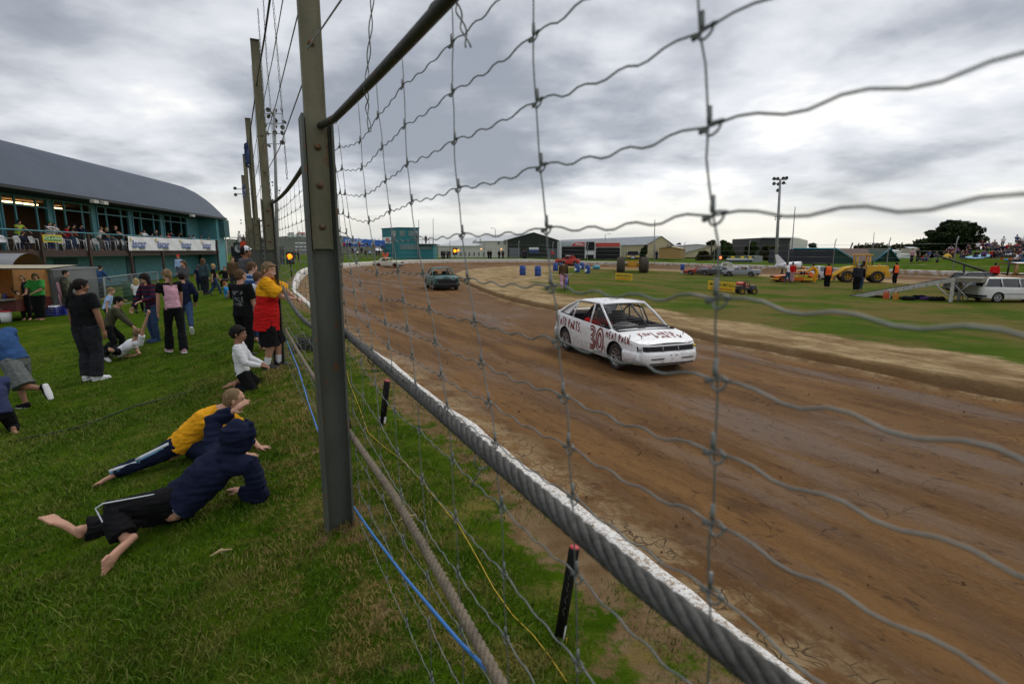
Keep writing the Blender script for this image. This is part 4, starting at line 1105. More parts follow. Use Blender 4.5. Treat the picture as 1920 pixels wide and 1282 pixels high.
# hooded boy lying on his side, hand raised
def hooded_boy():
 pel = jp(322, 950, .11); H = 1.40
 neck = dp(428, 858, pel.y + .10); head = dp(446, 820, pel.y + .12)
 waist = pel.lerp(neck, .36) + V((0, 0, -.01)); chest = pel.lerp(neck, .70)
 shR = dp(470, 872, pel.y + .02); elR = jp(488, 930, .05); haR = elR + V((-.17, .08, .0))
 shL = dp(402, 842, pel.y + .24); elL = dp(400, 788, pel.y + .36); haL = dp(437, 771, pel.y + .40)
 knR = dp(206, 956, pel.y - .20); anR = jp(236, 1012, .075)
 toR = jp(190, 1058, .045); toR = anR + (toR - anR).normalized() * .105 * H * 1.35
 knL = dp(228, 985, pel.y + .08); anL = jp(150, 992, .07); toL = dp(109, 970, anL.y - .02); toL = anL + (toL - anL).normalized() * .105 * H * 1.25
 hipR = pel + V((0, -.03, .05)); hipL = pel + V((.02, .05, -.05))
 Jt = dict(pel=pel, waist=waist, chest=chest, neck=neck, head=head, face=V((.62, .78, -.05)), up=V((.10, .05, 1)), shR=shR, shL=shL, elR=elR, elL=elL, haR=haR, haL=haL, hipR=hipR, hipL=hipL, knR=knR, knL=knL, anR=anR, anL=anL, toR=toR, toL=toL)
 Jt['soleR'] = V((.55, -.75, -.15)); Jt['soleL'] = V((-.75, -.1, -.75))
 Jt['hdL'] = dp(474, 741, haL.y + .03) - haL; Jt['pnL'] = V((.35, .55, -.6))
 r = person('barefoot boy in navy hooded top lying on the grass with one hand raised', Jt, dict(H=H, lod=3, hair=H_BROWN, style='none', eyes=False, hh=.222, bare=True, curl=.10, spread=.10, wear=[
  L('trousers', BLACKC, len=.93, ease=.020, flare=.022, fold=.010, fold2=.008),
  T('shirt', LTBLUE, hem=.030, ease=-.004, sleeve=0, fold=0, fold2=0),
  T('hooded_top', NAVY, hem=.05, ease=.024, flare=.012, hood=True, fold=.012, fold2=.012, fs=8)]))
 cen = r.location
 off = V((0, -.012, .062))
 P = [hipR.lerp(knR, k / 7) + V((0, -.045, .088 - .02 * k / 7)) for k in range(8)] + [knR.lerp(anR, k / 5) + V((-.062, -.035, .03)) for k in range(6)]
 stripe(r, P, .0045, LABELW, 'piping')
hooded_boy()
def yellow_boy():
 pel = jp(338, 832, .17); H = 1.30
 neck = dp(412, 768, pel.y + .10); head = dp(440, 750, pel.y + .14); waist = pel.lerp(neck, .33) + V((0, 0, .02)); chest = pel.lerp(neck, .68) + V((0, 0, .015))
 shR = dp(412, 790, pel.y + .03); shL = dp(425, 775, pel.y + .26)
 elR = dp(432, 822, pel.y + .05); haR = jp(462, 852, .03); elL = dp(460, 812, pel.y + .28); haL = jp(486, 838, .03)
 hipL = pel + V((-.02, .06, .0)); hipR = pel + V((.0, -.06, .0))
 knR = dp(270, 866, pel.y - .08); anR = jp(212, 886, .05); toR = anR + (jp(180, 905, .02) - anR).normalized() * .15
 knL = jp(395, 852, .06); anL = jp(352, 846, .05); toL = anL + V((-.13, -.02, -.03))
 Jt = dict(pel=pel, waist=waist, chest=chest, neck=neck, head=head, face=V((.86, .42, -.05)), up=V((-.05, 0, 1)), shR=shR, shL=shL, elR=elR, elL=elL, haR=haR, haL=haL, hipR=hipR, hipL=hipL, knR=knR, knL=knL, anR=anR, anL=anL, toR=toR, toL=toL)
 Jt['soleR'] = V((-.3, -.75, -.5)); Jt['soleL'] = V((-.2, -.9, .3)); Jt['hdR'] = V((1, .2, -.1)); Jt['hdL'] = V((1, .3, -.1))
 r = person('barefoot boy in bright yellow shirt crouched on the grass, one leg stretched behind', Jt, dict(H=H, lod=3, hair=H_SAND, style='crop', hh=.205, bare=True, wear=[
  L('track_pants', NAVY, len=.95, ease=.012, flare=.006, fold=.007, fold2=.005), T('shirt', YELC, hem=-.02, ease=.020, sleeve=.55, collar=False, fold=.010, fold2=.009, fs=9)]))
 P = [hipR.lerp(knR, k / 6) + V((-.02, -.055, .045)) for k in range(7)] + [knR.lerp(anR, k / 5) + V((0, -.035, .028)) for k in range(6)]
 stripe(r, P, .014, LABELW); stripe(r, [p + V((.004, -.006, -.016)) for p in P], .008, mat('sky blue stripe', (.12, .30, .55), .9, .1))
yellow_boy()
def polo_paint(c, J_, H, side):
 d = (c - J_['pel']).dot((J_['neck'] - J_['pel']).normalized())
 if (c - J_['neck']).length < .05 * H and d > .30 * H: return 1
 if d > .17 * H: return 0
 for q in 'LR':
  if (c - J_['el' + q]).length < .06 * H and d > .1 * H: return 0
 return 1
rb = stand('boy in long red and yellow shirt leaning on the steel cable', 508, 690, 78, 1.52,
   [L('shorts', BLACKC, len=.60, ease=.018, flare=.016, fold=.006), T('long_shirt', [YELC, REDC], hem=-.15, sleeve=.85, ease=.034, flare=.026, collar=True, paint=polo_paint, fold=.010, fold2=.008, fs=8), ('sock', 'socks', WHITEC, dict(len=.34)), SH(SHOEB)],
   dict(lean=(0, .10, 1), rh=(-.04, .22, .655), lh=(-.10, .25, .65), re=(.9, .1, -.35), le=(-.9, .2, -.3), look=(24, -4), rf=(.065, -.02, .04), lf=(-.06, .06, .04), hdR=(-.7, .6, -.1), hdL=(.6, .7, -.1), pel=(0, 0, .52)), lod=3, fat=1.12, hair=H_SAND, style='short', hh=.225)
q = D(509, 513, 7.02); MB().tube([q, q + V((.075, -.045, .0))], .004, 6).build('lollipop_stick', WHITEP, rb)
girl = stand('girl in white long sleeved top kneeling on the grass by the fence', 462, 728, 72, 1.22,
   [L('trousers', BLACKC, len=.97, ease=.012, fold=.006), T('top', WHITEC, hem=-.015, sleeve=1, ease=.008, fold=.006, fold2=.006, fs=10)],
   dict(pel=(0, -.02, .165), lean=(0, -.06, 1), rf=(.06, -.10, .05), lf=(-.06, -.08, .05), rk=(.2, 1, -.25), lk=(-.2, 1, -.25), rh=(.10, .17, .25), lh=(-.06, .17, .24), re=(.6, -.8, -.3), le=(-.6, -.8, -.3), look=(10, -3), rt=(0, -1, -.3), lt=(0, -1, -.3), sR=(0, -.3, 1), sL=(0, -.3, 1)), lod=3, skin=SKIN2, hair=H_DARK, style='bun', hh=.205)
stand('boy in black T-shirt with grey back print, behind the boy in red and yellow', 462, 668, 12, 1.42,
   [L('track_pants', BLACKC, len=.97, ease=.016), T('tshirt', [BLACKC, mat('grey shirt print', (.10, .11, .12), .9, .9, 40)], hem=-.05, sleeve=.8, ease=.022, flare=.006, paint=lambda c, J_, H, s: 1 if abs((c - J_['chest']).dot(s)) < .065 * H and abs((c - J_['chest']).z + .055 * H) < .085 * H and (c - J_['chest']).dot(V((0, 1, 0))) < -.02 and noise.noise(c * 22) > -.02 else 0), SH(SHOEB)],
   dict(rh=(.13, .08, .47), lh=(-.12, .12, .5), look=(10, 0)), lod=2, hair=H_BROWN, style='crop', hh=.215)
stand('woman in black top and grey trousers seen from behind, long dark hair', 173, 712, 8, 1.66,
   [L('trousers', DKGREY, len=.99, ease=.020, flare=.015, fold=.010, fold2=.006), T('tshirt', BLACKC, hem=.0, sleeve=.62, ease=.014), SH(SHOEW)],
   dict(rh=(.175, .03, .46), lh=(-.185, .05, .47), re=(1, -.6, 0), le=(-1, -.6, 0), look=(28, -3), rt=(.55, 1, 0), lt=(.1, 1, 0), rf=(.06, -.01, .04), lf=(-.045, -.01, .04)), lod=2, fat=1.2, skin=SKIN2, hair=H_DARK, style='pony', hairlen=1.5, hh=.225)
stand('girl in pink and black top with a long fair ponytail walking down the grass', 334, 662, -48, 1.60,
   [L('flared_trousers', BLACKC, len=1.0, ease=.008, flare=.034), T('top', [PINKC, BLACKC], hem=.015, sleeve=.5, ease=.006, paint=lambda c, J_, H, s: 1 if abs((c - J_['chest']).dot(s)) > .072 * H and (c - J_['waist']).z > .06 * H or (c - J_['neck']).z > -.03 * H else 0), SH([PINKC, SHOEW])],
   dict(lean=(-.04, .07, 1), rf=(.03, -.13, .055), lf=(-.05, .12, .04), rh=(.12, .16, .46), lh=(-.14, .10, .42), look=(-12, -28), re=(.3, -1, 0), le=(-.5, -1, 0), rt=(.2, 1, -.2)), lod=2, fat=.88, hair=H_SAND, style='pony', ponyz=.2, hairlen=1.7, hh=.215)
def rugby(c, J_, H, s): return 1 if math.sin((c - J_['pel']).dot((J_['neck'] - J_['pel']).normalized()) * 70) > .25 else 0
stand('girl in maroon and navy striped jersey and jeans pulling a boy up by the hand', 293, 640, 200, 1.52,
   [L('jeans', JEANS, len=.98, ease=.014), T('striped_jersey', [NAVY, MAROON], hem=-.02, sleeve=1, ease=.018, paint=rugby), SH(JEANS)],
   dict(lean=(.03, .12, 1), rh=(.20, .20, .42), lh=(-.10, .22, .62), look=(15, -30), le=(-.6, -.6, -.4)), lod=2, fat=.95, hair=H_DARK, style='long', hairlen=1.1, hh=.225)
# small boy on the ground whose arm is being pulled
def pulled_boy():
 pel = jp(226, 660, .13); H = 1.2
 neck = dp(252, 640, pel.y - .05); head = dp(257, 624, pel.y - .08)
 Jt = dict(pel=pel, waist=pel.lerp(neck, .4), chest=pel.lerp(neck, .7), neck=neck, head=head, face=V((-.25, .95, .1)), up=V((.2, -.1, 1)),
     shR=dp(263, 644, pel.y - .12), shL=dp(246, 640, pel.y + .12), elR=dp(268, 618, pel.y - .15), haR=dp(277, 592, pel.y - .15), elL=jp(262, 664, .05), haL=jp(240, 668, .03),
     hipR=pel + V((0, -.06, 0)), hipL=pel + V((0, .06, 0)), knR=jp(204, 655, .28), knL=jp(206, 645, .25), anR=jp(196, 668, .05), anL=jp(190, 662, .05), toR=jp(206, 674, .04), toL=jp(200, 668, .04))
 person('small boy in white T-shirt on the grass, arm stretched up to the striped girl', Jt, dict(H=H, lod=2, hair=H_SAND, style='short', hh=.195, wear=[L('trousers', BLACKC, len=.95, ease=.012), T('tshirt', WHITEC, hem=-.02, sleeve=.6, ease=.014), SH(SHOEW)]))
pulled_boy()
stand('boy in dark jacket and a black cap with yellow peak bending forward on the grass', 215, 668, 62, 1.30,
   [L('trousers', BLACKC, len=.97, ease=.016), T('jacket', OLIVE, hem=-.02, sleeve=1, ease=.02), ('cap', 'cap', [BLACKC, TAN], dict(paint=lambda c, J_, H, s: 1 if (c - J_['head']).dot(J_['face']) > .085 else 0)), SH(SHOEB)],
   dict(lean=(0, .55, 1), pel=(0, -.05, .47), rh=(.10, .30, .45), lh=(-.1, .26, .44), look=(10, -8), rf=(.06, -.1, .04), lf=(-.06, .1, .04)), lod=1, hair=H_DARK, style='short', hh=.205)
stand('boy in pale blue shirt bending over behind the woman in black', 204, 618, 60, 1.25, [L('trousers', DKGREY), T('shirt', LTBLUE, sleeve=.6)], dict(lean=(0, .35, 1), look=(10, -8), pel=(0, 0, .48)), lod=1, hair=H_SAND, hh=.2)
stand('little fair haired girl in white T-shirt walking by the wire fence panels', 262, 586, -20, 1.22, [L('trousers', BLACKC), T('tshirt', WHITEC, sleeve=.5), SH(SHOEB)], dict(WALK, look=(-15, -5)), lod=1, hair=H_BLOND, style='long', hairlen=1.0, hh=.2)
stand('child in dark grey shirt standing behind the girl in the striped jersey', 281, 585, 20, 1.35, [L('jeans', NAVY), T('shirt', DKGREY, sleeve=.6), SH(SHOEB)], {}, lod=1, hair=H_SAND, style='crop', hh=.2)
stand('boy in navy jacket and jeans running past behind the girl in pink', 352, 628, -35, 1.45, [L('jeans', JEANS), T('jacket', NAVY, sleeve=1, ease=.02), SH([JEANS, SHOEW])], dict(lean=(0, .12, 1), pel=(0, 0, .51), rf=(.04, -.34, .16), lf=(-.04, .06, .04), rk=(0, 1, -.3), rh=(.16, .1, .52), lh=(-.15, .12, .50), look=(0, -12), rt=(.1, .6, -1)), lod=1, hair=H_DARK, hh=.215)
stand('woman in grey jumper with long brown hair standing by the clubhouse posts', 352, 570, 190, 1.66, [L('trousers', DKGREY), T('jumper', GREYC, sleeve=1, ease=.016)], dict(FOLD), lod=1, hair=H_BROWN, style='long', hairlen=1.2)
stand('small child in a red and white cap carried in front of the woman in grey', 337, 556, 160, .95, [L('trousers', JEANS), T('top', LTBLUE, sleeve=1), ('cap', 'cap', [REDC, WHITEC], dict(wide=True, paint=lambda c, J_, H, s: 1 if (c - J_['head']).z > .10 else 0))], dict(pel=(0, 0, .53)), lod=1, hair=H_SAND, hh=.175, at=D(338, 522, 23.0))
stand('woman in dark top with long brown hair facing the clubhouse', 386, 553, 10, 1.62, [L('jeans', DKGREY), T('jacket', mat('cloth teal grey', (.03, .06, .075), .95, .2), sleeve=1), SH(SHOEB)], {}, lod=1, hair=H_BROWN, style='long', hairlen=1.5)
stand('fair haired boy in black shirt and jeans striding across the top of the bank', 404, 552, 60, 1.35, [L('jeans', JEANS), T('tshirt', BLACKC, sleeve=.7), SH(SHOEB)], dict(WALK), lod=1, hair=H_BLOND, hh=.2)
stand('child in navy shirt near the teal clubhouse wall', 376, 548, -20, 1.3, [L('jeans', NAVY), T('shirt', NAVY, sleeve=.6)], {}, lod=1, hair=H_BROWN, hh=.2)
stand('boy in black T-shirt with arms held out, sitting on a bench by the clubhouse corner', 424, 540, 170, 1.4, [L('jeans', DKGREY), T('tshirt', BLACKC, sleeve=.8)], dict(SITC, rh=(.24, .1, .42), lh=(-.24, .1, .42)), lod=1, hair=H_BROWN, hh=.2)
stand('child in bright blue shirt sitting on the grass bank', 427, 559, 70, 1.15, [L('shorts', TAN, len=.5), T('tshirt', BLUEC, sleeve=.7, ease=.02)], dict(SITG, look=(-30, 0)), lod=1, hair=H_RED, style='crop', hh=.2)
stand('person in brown jacket beside the boy with arms held out', 441, 548, 150, 1.5, [L('trousers', DKGREY), T('jacket', BROWNC, sleeve=1, ease=.02)], {}, lod=1, hair=H_BROWN)
stand('man in a black cap with white front, standing behind the children at the fence', 470, 606, 40, 1.80, [L('jeans', DKGREY), T('tshirt', GREYC, sleeve=.8), ('cap', 'cap', [WHITEC, BLACKC], dict(paint=lambda c, J_, H, s: 1 if (c - J_['head']).dot(J_['face']) < -.02 or (c - J_['head']).dot(J_['face']) > .13 else 0))], dict(look=(30, 0)), lod=1, skin=SKIN2, hair=H_DARK)
stand('boy in blue striped shirt between the capped man and the boy in red and yellow', 482, 640, 20, 1.5, [L('jeans', JEANS), T('shirt', [JACKB, LTBLUE], sleeve=.8, paint=rugby)], dict(look=(20, 0)), lod=1, hair=H_BROWN, hh=.21)
stand('child in white shirt close behind the boy in red and yellow', 494, 655, 30, 1.32, [L('jeans', JEANS), T('shirt', WHITEC, sleeve=.8)], dict(look=(20, 0)), lod=1, hair=H_BROWN, hh=.2)
stand('boy in blue jacket and long grey shorts running to the left, white trainers', 40, 768, -80, 1.42, [L('shorts', mat('cloth check grey', (.10, .11, .105), .95, .45, 30), len=.58, ease=.034, flare=.01), T('jacket', JACKB, hem=-.02, sleeve=1, ease=.035, fold=.014), SH([BLACKC, SHOEW])],
   dict(lean=(0, .62, 1), pel=(0, -.02, .49), rf=(.05, .0, .04), lf=(-.05, -.36, .24), lk=(-.1, 1, -.2), rh=(.12, .34, .55), lh=(-.12, .40, .60), look=(0, -10), lt=(0, -.35, -1), sL=(0, -1, .3)), lod=2, skin=SKIN2, hair=H_DARK, style='short', hh=.215)
stand('child in navy jumper crouching at the left edge of the grass', 2, 812, -60, 1.25, [L('trousers', BLACKC, ease=.016), T('jumper', mat('cloth dusk blue', (.022, .03, .09), .95, .2), sleeve=1, ease=.025)], dict(pel=(0, 0, .20), lean=(0, .35, 1), rf=(.06, -.12, .05), lf=(-.06, .1, .05), rk=(.2, 1, .1), rh=(.1, .3, .2), lh=(-.1, .3, .25), look=(0, -10), rt=(0, -.9, -.4)), lod=2, skin=SKIN2, hair=H_DARK, hh=.205)
# by the food trailer
stand('woman in green T-shirt and black trousers at the food trailer door', 78, 600, 175, 1.68, [L('trousers', BLACKC, ease=.02), T('tshirt', GREENC, hem=0, sleeve=.85, ease=.02)], dict(HOLD, look=(-30, -5)), lod=1, fat=1.3, hair=H_BROWN, style='bob', hairlen=.5)
stand('woman in dark jacket with fair hair beside the food trailer counter', 52, 600, 150, 1.66, [L('trousers', BLACKC), T('jacket', DKGREY, sleeve=1, ease=.02)], dict(HOLD), lod=1, hair=H_SAND, style='bob', hairlen=.5)
stand('girl in pink tracksuit standing by the wire fence panels', 110, 590, 10, 1.5, [L('track_pants', PINKC), T('track_top', PINKC, sleeve=1, backhood=True)], {}, lod=1, hair=H_GREY, style='short')
stand('person in camouflage jacket beside the girl in pink tracksuit', 132, 588, 60, 1.7, [L('trousers', OLIVE), T('jacket', mat('cloth camouflage', (.04, .05, .03), .95, .3, 10, col2=(.14, .12, .09), mscale=9, mix=(.5, .55)), sleeve=1, ease=.03)], {}, lod=1, fat=1.2, hair=H_DARK)
stand('man in blue denim jacket behind the wire fence panels under the balcony', 190, 562, 15, 1.75, [L('jeans', DKGREY), T('jacket', JACKB, sleeve=1, ease=.02)], dict(lean=(0, .2, 1), rh=(.1, .3, .5)), lod=1, hair=H_DARK)
for u_, v_, lb in ((415, 1037, 'pale dry twig on the grass below the lying boy'), (764, 972, 'pale dry leaf on the grass near the tan rope')):
 c_ = J(u_, v_, .02); rn_ = random.Random(u_); mb = MB()
 mb.tube([c_ + V((-.05, -.03, 0)), c_ + V((-.01, .01, .012)), c_ + V((.05, .03, .008))], [.004, .006, .003], 6, rx=[.004, .012, .004]); mb.tube([c_, c_ + V((-.01, .03, .015))], .003, 5)
 tag(mb.build('dry_leaf', mat('dry leaf', (.42, .32, .16), .8, .2)), lb, 'leaf')
# ------------------------------------------------------------------ vehicles
def paint(name, col, mud=.5, rough=.35, dent=.15):
 key = 'car ' + name
 if key in MATS: return MATS[key]
 m, nt, N, L, b = nodes_mat(key); g = NG(nt)
 base = g.mix(g.mr(g.noi(3, detail=6), .3, .7), tuple(c * .93 for c in col), col)
 sp = N('ShaderNodeSeparateXYZ'); L(g.tc, sp.inputs[0])
 low = g.mr(sp.outputs[2], .15, .62, 1, 0)
 sc = g.math('MULTIPLY', g.mr(g.noi(5, detail=9, rough=.75), .46, .72), g.math('ADD', g.math('MULTIPLY', low, .9), .12))
 base = g.mix(g.math('MULTIPLY', sc, mud * 1.6), base, (.22, .13, .065))
 base = g.mix(g.math('MULTIPLY', g.mr(g.noi(26, detail=5, rough=.8), .66, .70), mud), base, (.10, .06, .035))
 L(base, b.inputs['Base Color']); L(g.mr(sc, 0, .6, rough, .8), b.inputs['Roughness'])
 L(g.bump(g.noi(2.6, detail=3), dent, .08), b.inputs['Normal']); return m
RIMM = mat('alloy rim', (.36, .35, .34), .45, .3, 12, metal=.5, col2=(.16, .11, .07), mscale=9)
def wheel(root, c, r, w_, sgn, spokes=7, rimm=None, rr=.64, name='wheel'):
 c = V(c); ax = V((0, sgn, 0)); mb = MB()
 h = w_ / 2
 mb.lathe([(r * rr, -h), (r * .9, -h), (r * .975, -h * .8), (r, -h * .45), (r, h * .45), (r * .975, h * .8), (r * .9, h), (r * rr, h * .92), (r * (rr - .04), h * .5)], c, ax, 28)
 t = mb.build(name, RUBBER, root)
 mb = MB(); R_ = r * rr
 mb.lathe([(R_ * 1.02, h * .9), (R_ * .94, h * .85), (R_ * .9, h * .35), (0, h * .3)], c, ax, 24, 1)
 mb.lathe([(R_ * 1.02, h * .92), (R_ * .93, h * .95), (R_ * .90, h * .5)], c, ax, 24, 0)
 mb.lathe([(0, h * .75), (R_ * .16, h * .75), (R_ * .24, h * .5)], c, ax, 12, 0)
 for k in range(spokes):
  a = 2 * math.pi * k / spokes; d = V((math.cos(a), 0, math.sin(a)))
  mb.tube([c + d * R_ * .12 + ax * h * .62, c + d * R_ * .55 + ax * h * .66, c + d * R_ * .93 + ax * h * .78], [R_ * .085, R_ * .08, R_ * .10], 6)
 rm = mb.build('rim', [rimm or RIMM, DARKI], t); return t
class Car:
 def __init__(s, root, p):
  s.root = root; s.p = p; L_, W_ = p['L'], p['W']; s.hl = L_ / 2; s.hw = W_ / 2; s.pw = p.get('pw', 9)
  s.wx = (p['xf'], p['xr']); s.r = p['r']; s.Ra = p.get('arch', s.r * 1.22)
 def belt(s, x):
  P = s.p['belt']
  for (a, za), (b, zb) in zip(P[:-1], P[1:]):
   if x <= b or (b, zb) == P[-1]: return za + (zb - za) * max(0, min(1, (x - a) / (b - a)))
 def sill(s, x): return s.p.get('sill', .22) + s.p.get('lift', .10) * max(0, (abs(x) - s.hl * .62) / (s.hl * .38)) ** 1.5
 def zb(s, x):
  z = s.sill(x)
  for w_ in s.wx:
   d = abs(x - w_)
   if d < s.Ra: z = max(z, s.r + math.sqrt(s.Ra ** 2 - d * d) * .98)
  return min(z, s.belt(x) - .05)
 def prof(s, z): return 1 - .045 * ((z - .52) / .4) ** 2 - (.03 if z < .3 else 0) * ((.3 - z) / .2 if z < .3 else 0)
 def py(s, x): return s.hw * max(0, 1 - min(1, abs(x / s.hl)) ** s.pw) ** (1 / s.pw)
 def side(s, x, z, off=0.0, sgn=1):
  y = s.py(x) * s.prof(z) + off
  return V((s.nx(x, z), sgn * y, z))
 def nx(s, x, z):
  k = max(0, x / s.hl) ** 5; q = max(0, -x / s.hl) ** 5
  return x + k * s.p.get('nose', lambda z: 0)(z) + q * -s.p.get('tail', lambda z: 0)(z)
 def cap(s, y, z, front=1, off=0.0):
  yy = min(.999, abs(y) / s.hw); x = s.hl * (1 - yy ** s.pw) ** (1 / s.pw)
  return V((s.nx(front * x, z) + off * front, y * s.prof(z), z))
 def body(s, pm):
  xs = sorted(set([round(-s.hl * .992 + 2 * s.hl * .992 * k / 44, 4) for k in range(45)] + [round(w_ + s.Ra * math.cos(math.pi * k / 12), 4) for w_ in s.wx for k in range(13)]))
  xs = [x for x in xs if abs(x) < s.hl * .993]
  ye = s.py(xs[-1]); ys = [ye * (-.96 + 1.92 * k / 12) for k in range(13)]
  st = [('s', x, -1) for x in xs] + [('f', y, 1) for y in ys] + [('s', x, 1) for x in reversed(xs)] + [('f', -y, -1) for y in ys]
  rows = []; nv = 9
  for v in range(nv + 1):
   r = []
   for (k, q, sg) in st:
    if k == 's':
     zb, zt = s.zb(q), s.belt(q); z = zb + (zt - zb) * v / nv; p = s.side(q, z, 0, sg)
     if v == nv: p.y *= .975
    else:
     xx = sg * s.hl * .99; zb, zt = s.zb(xx), s.belt(xx); z = zb + (zt - zb) * v / nv; p = s.cap(q, z, sg)
    r.append(p)
   rows.append(r)
  mb = MB(); mb.grid(rows, 0, True, closed=True)
  # inner lip of arches
  for w_ in s.wx:
   for sg in (-1, 1):
    a = [s.side(w_ + s.Ra * math.cos(math.pi * k / 14), s.zb(w_ + s.Ra * .999 * math.cos(math.pi * k / 14)), 0, sg) for k in range(15)]
    b = [V((p.x, p.y - sg * .16, p.z)) for p in a]; mb.grid([a, b], 1)
    mb.add([V((p.x, p.y - sg * .15, p.z)) for p in a] , [tuple(range(15))], 1)
  def deck(x0, x1, n=10, cr=.03):
   R_ = []
   for k in range(n + 1):
    x = x0 + (x1 - x0) * k / n; y = s.side(x, s.belt(x)).y * .975; z = s.belt(x); xx = s.nx(x, z)
    R_.append([V((xx - (cr * 1.5 * ((j / 6) ** 2) if x > 0 and k == n else 0), y * j / 6, z + cr * (1 - (j / 6) ** 2))) for j in range(-6, 7)])
   mb.grid(R_, 0)
  deck(s.p['xa'] - .02, s.hl * .992); deck(-s.hl * .992, s.p['xd'] + .02)
  s.bodyo = mb.build('body', [pm, DARKI], s.root)
  # cabin tub, floor
  t = MB(); x0, x1 = s.p['xd'] - .1, s.p['xa'] + .25; yw = s.hw * .86; zf = s.p.get('sill', .22) + .02; zt = s.belt(0) - .03
  t.grid([[V((x0, -yw, zt)), V((x0, yw, zt))], [V((x0, -yw, zf)), V((x0, yw, zf))], [V((x1, -yw, zf)), V((x1, yw, zf))], [V((x1, -yw, zt)), V((x1, yw, zt))]], 0, False)
  t.box((0, 0, zf - .03), (s.hl * 1.8, s.hw * 1.3, .06))
  for sg in (-1, 1): t.quad((x0, sg * yw, zt), (x1, sg * yw, zt), (x1, sg * yw, zf), (x0, sg * yw, zf))
  for sg in (-1, 1):
   if s.p.get('seats', 1):
    t.box((s.p['xb'] - .35, sg * s.hw * .42, zf + .22), (.5, .46, .22)); t.tube([(s.p['xb'] - .62, sg * s.hw * .42, zf + .3), (s.p['xb'] - .75, sg * s.hw * .42, zf + .85)], [.10, .08], 8, rx=[.23, .19], side=(0, 1, 0))
  t.box((s.p['xa'] - .08, 0, zt - .06), (.35, s.hw * 1.6, .16))
  t.build('interior', DARKI, s.root)
 def house(s, pm, bpill=(0.0,), pr=.030, glass=None, cq=0.0, screen=True, rearglass=True, rolled=0.0):
  p = s.p; zr = p['zr']; wr = p['wr']
  wb = lambda x: s.side(x, s.belt(x)).y * .955
  xa, xb, xc, xd = p['xa'], p['xb'], p['xc'], p['xd']
  A0 = lambda g: V((s.nx(xa, 0), g * wb(xa) * .93, s.belt(xa) - .01)); A1 = lambda g: V((xb, g * wr, zr - .03))
  C1 = lambda g: V((xc, g * wr * .97, zr - .045)); D0 = lambda g: V((xd, g * wb(xd) * .92, s.belt(xd) - .01))
  R_ = []
  n = 10
  for k in range(n + 1):
   f = k / n; x = xb + .02 + (xc - xb - .04) * f; end = 1 - (2 * f - 1) ** 2
   R_.append([V((x + (.05 if k == 0 else (-.04 if k == n else 0)) * (1 - (j / 6) ** 2), j / 6 * wr * (1.0 - .03 * f), zr - .04 - .004 * f + (.030 + .042 * end) * (1 - abs(j / 6) ** 2.6) + rolled * noise.noise(V((x * 2, j * .4, 1))))) for j in range(-6, 7)])
  mb = MB(); mb.grid(R_, 0); mb.grid([[q - UP * .03 for q in r] for r in R_], 1)
  for r in (R_[0], R_[-1]): mb.tube([q - UP * .015 for q in r], pr * .8, 8)
  mb.build('roof', [pm, DARKI], s.root)
  for g in (-1, 1):
   mb = MB(); m1 = A0(g).lerp(A1(g), .5) + V((0, g * .012, .012))
   mb.tube([A0(g), m1, A1(g)], [pr * 1.15, pr, pr], 8, rx=[pr * 1.25] * 3)
   mb.tube([A1(g), V(((xb + xc) / 2, g * wr * 1.0, zr - .03)), C1(g)], pr * .95, 8)
   m2 = C1(g).lerp(D0(g), .5) + V((0, g * .012, .02))
   mb.tube([C1(g), m2, D0(g)], [pr, pr * 1.1, pr * 1.3], 8, rx=[pr * 1.6, pr * 2.4, pr * 3.4], side=(1, 0, .35))
   for bx in bpill:
    f = (bx - xc) / (xb - xc); tx = bx + (.03 if bx > xc else 0)
    if bx < xc:
     k = (xc - bx) / (xc - xd); top = C1(g).lerp(D0(g), k)
     top = C1(g).lerp(D0(g), max(0, k - .28))
    else: top = V((bx - .05, g * wr, zr - .04))
    mb.tube([V((bx, g * wb(bx) * .97, s.belt(bx) - .02)), top], pr * .72, 6, rx=[pr * 1.35, pr * 1.1], side=(1, 0, 0))
   if cq:
    a = C1(g); b = D0(g); e = V((xd + (xc - xd) * cq + .28, g * wb(xd) * .97, s.belt(xd + .3) - .01)); e2 = V((xc + .06, g * wr, zr - .05))
    mb.prism([a, b, e, e2], (0, -g * .03, 0))
   mb.build('pillar', pm, s.root)
  if glass:
   if screen:
    gb = MB(); gb.grid([[A0(-1).lerp(A0(1), j / 8) + V((.05 * (1 - (j / 4 - 1) ** 2), 0, .0)) for j in range(9)], [A1(-1).lerp(A1(1), j / 8) + V((.04 * (1 - (j / 4 - 1) ** 2), 0, .02)) for j in range(9)]]); gb.build('windscreen', glass, s.root)
   if rearglass:
    gb = MB(); gb.grid([[C1(-1).lerp(C1(1), j / 8) + UP * .01 for j in range(9)], [D0(-1).lerp(D0(1), j / 8) for j in range(9)]]); gb.build('rear_window', glass, s.root)
   for g in (-1, 1):
    ed = [xa - .1] + list(bpill) + [xd + .12]
    gb = MB(); gb.add([A0(g) + V((-.05, -g * .01, 0)), A1(g) + V((-.04, -g * .015, -.01)), C1(g) + V((.03, -g * .015, 0)), D0(g) + V((.1, -g * .01, 0))], [(0, 1, 2, 3)]); gb.build('side_window', glass, s.root)
  s.A0, s.A1, s.C1, s.D0, s.wb = A0, A1, C1, D0, wb
 def wheels(s, spokes=7, rimm=None, w_=.19):
  for x in s.wx:
   for g in (-1, 1): wheel(s.root, (x, g * (s.hw - w_ * .62), s.r), s.r, w_, g, spokes, rimm)
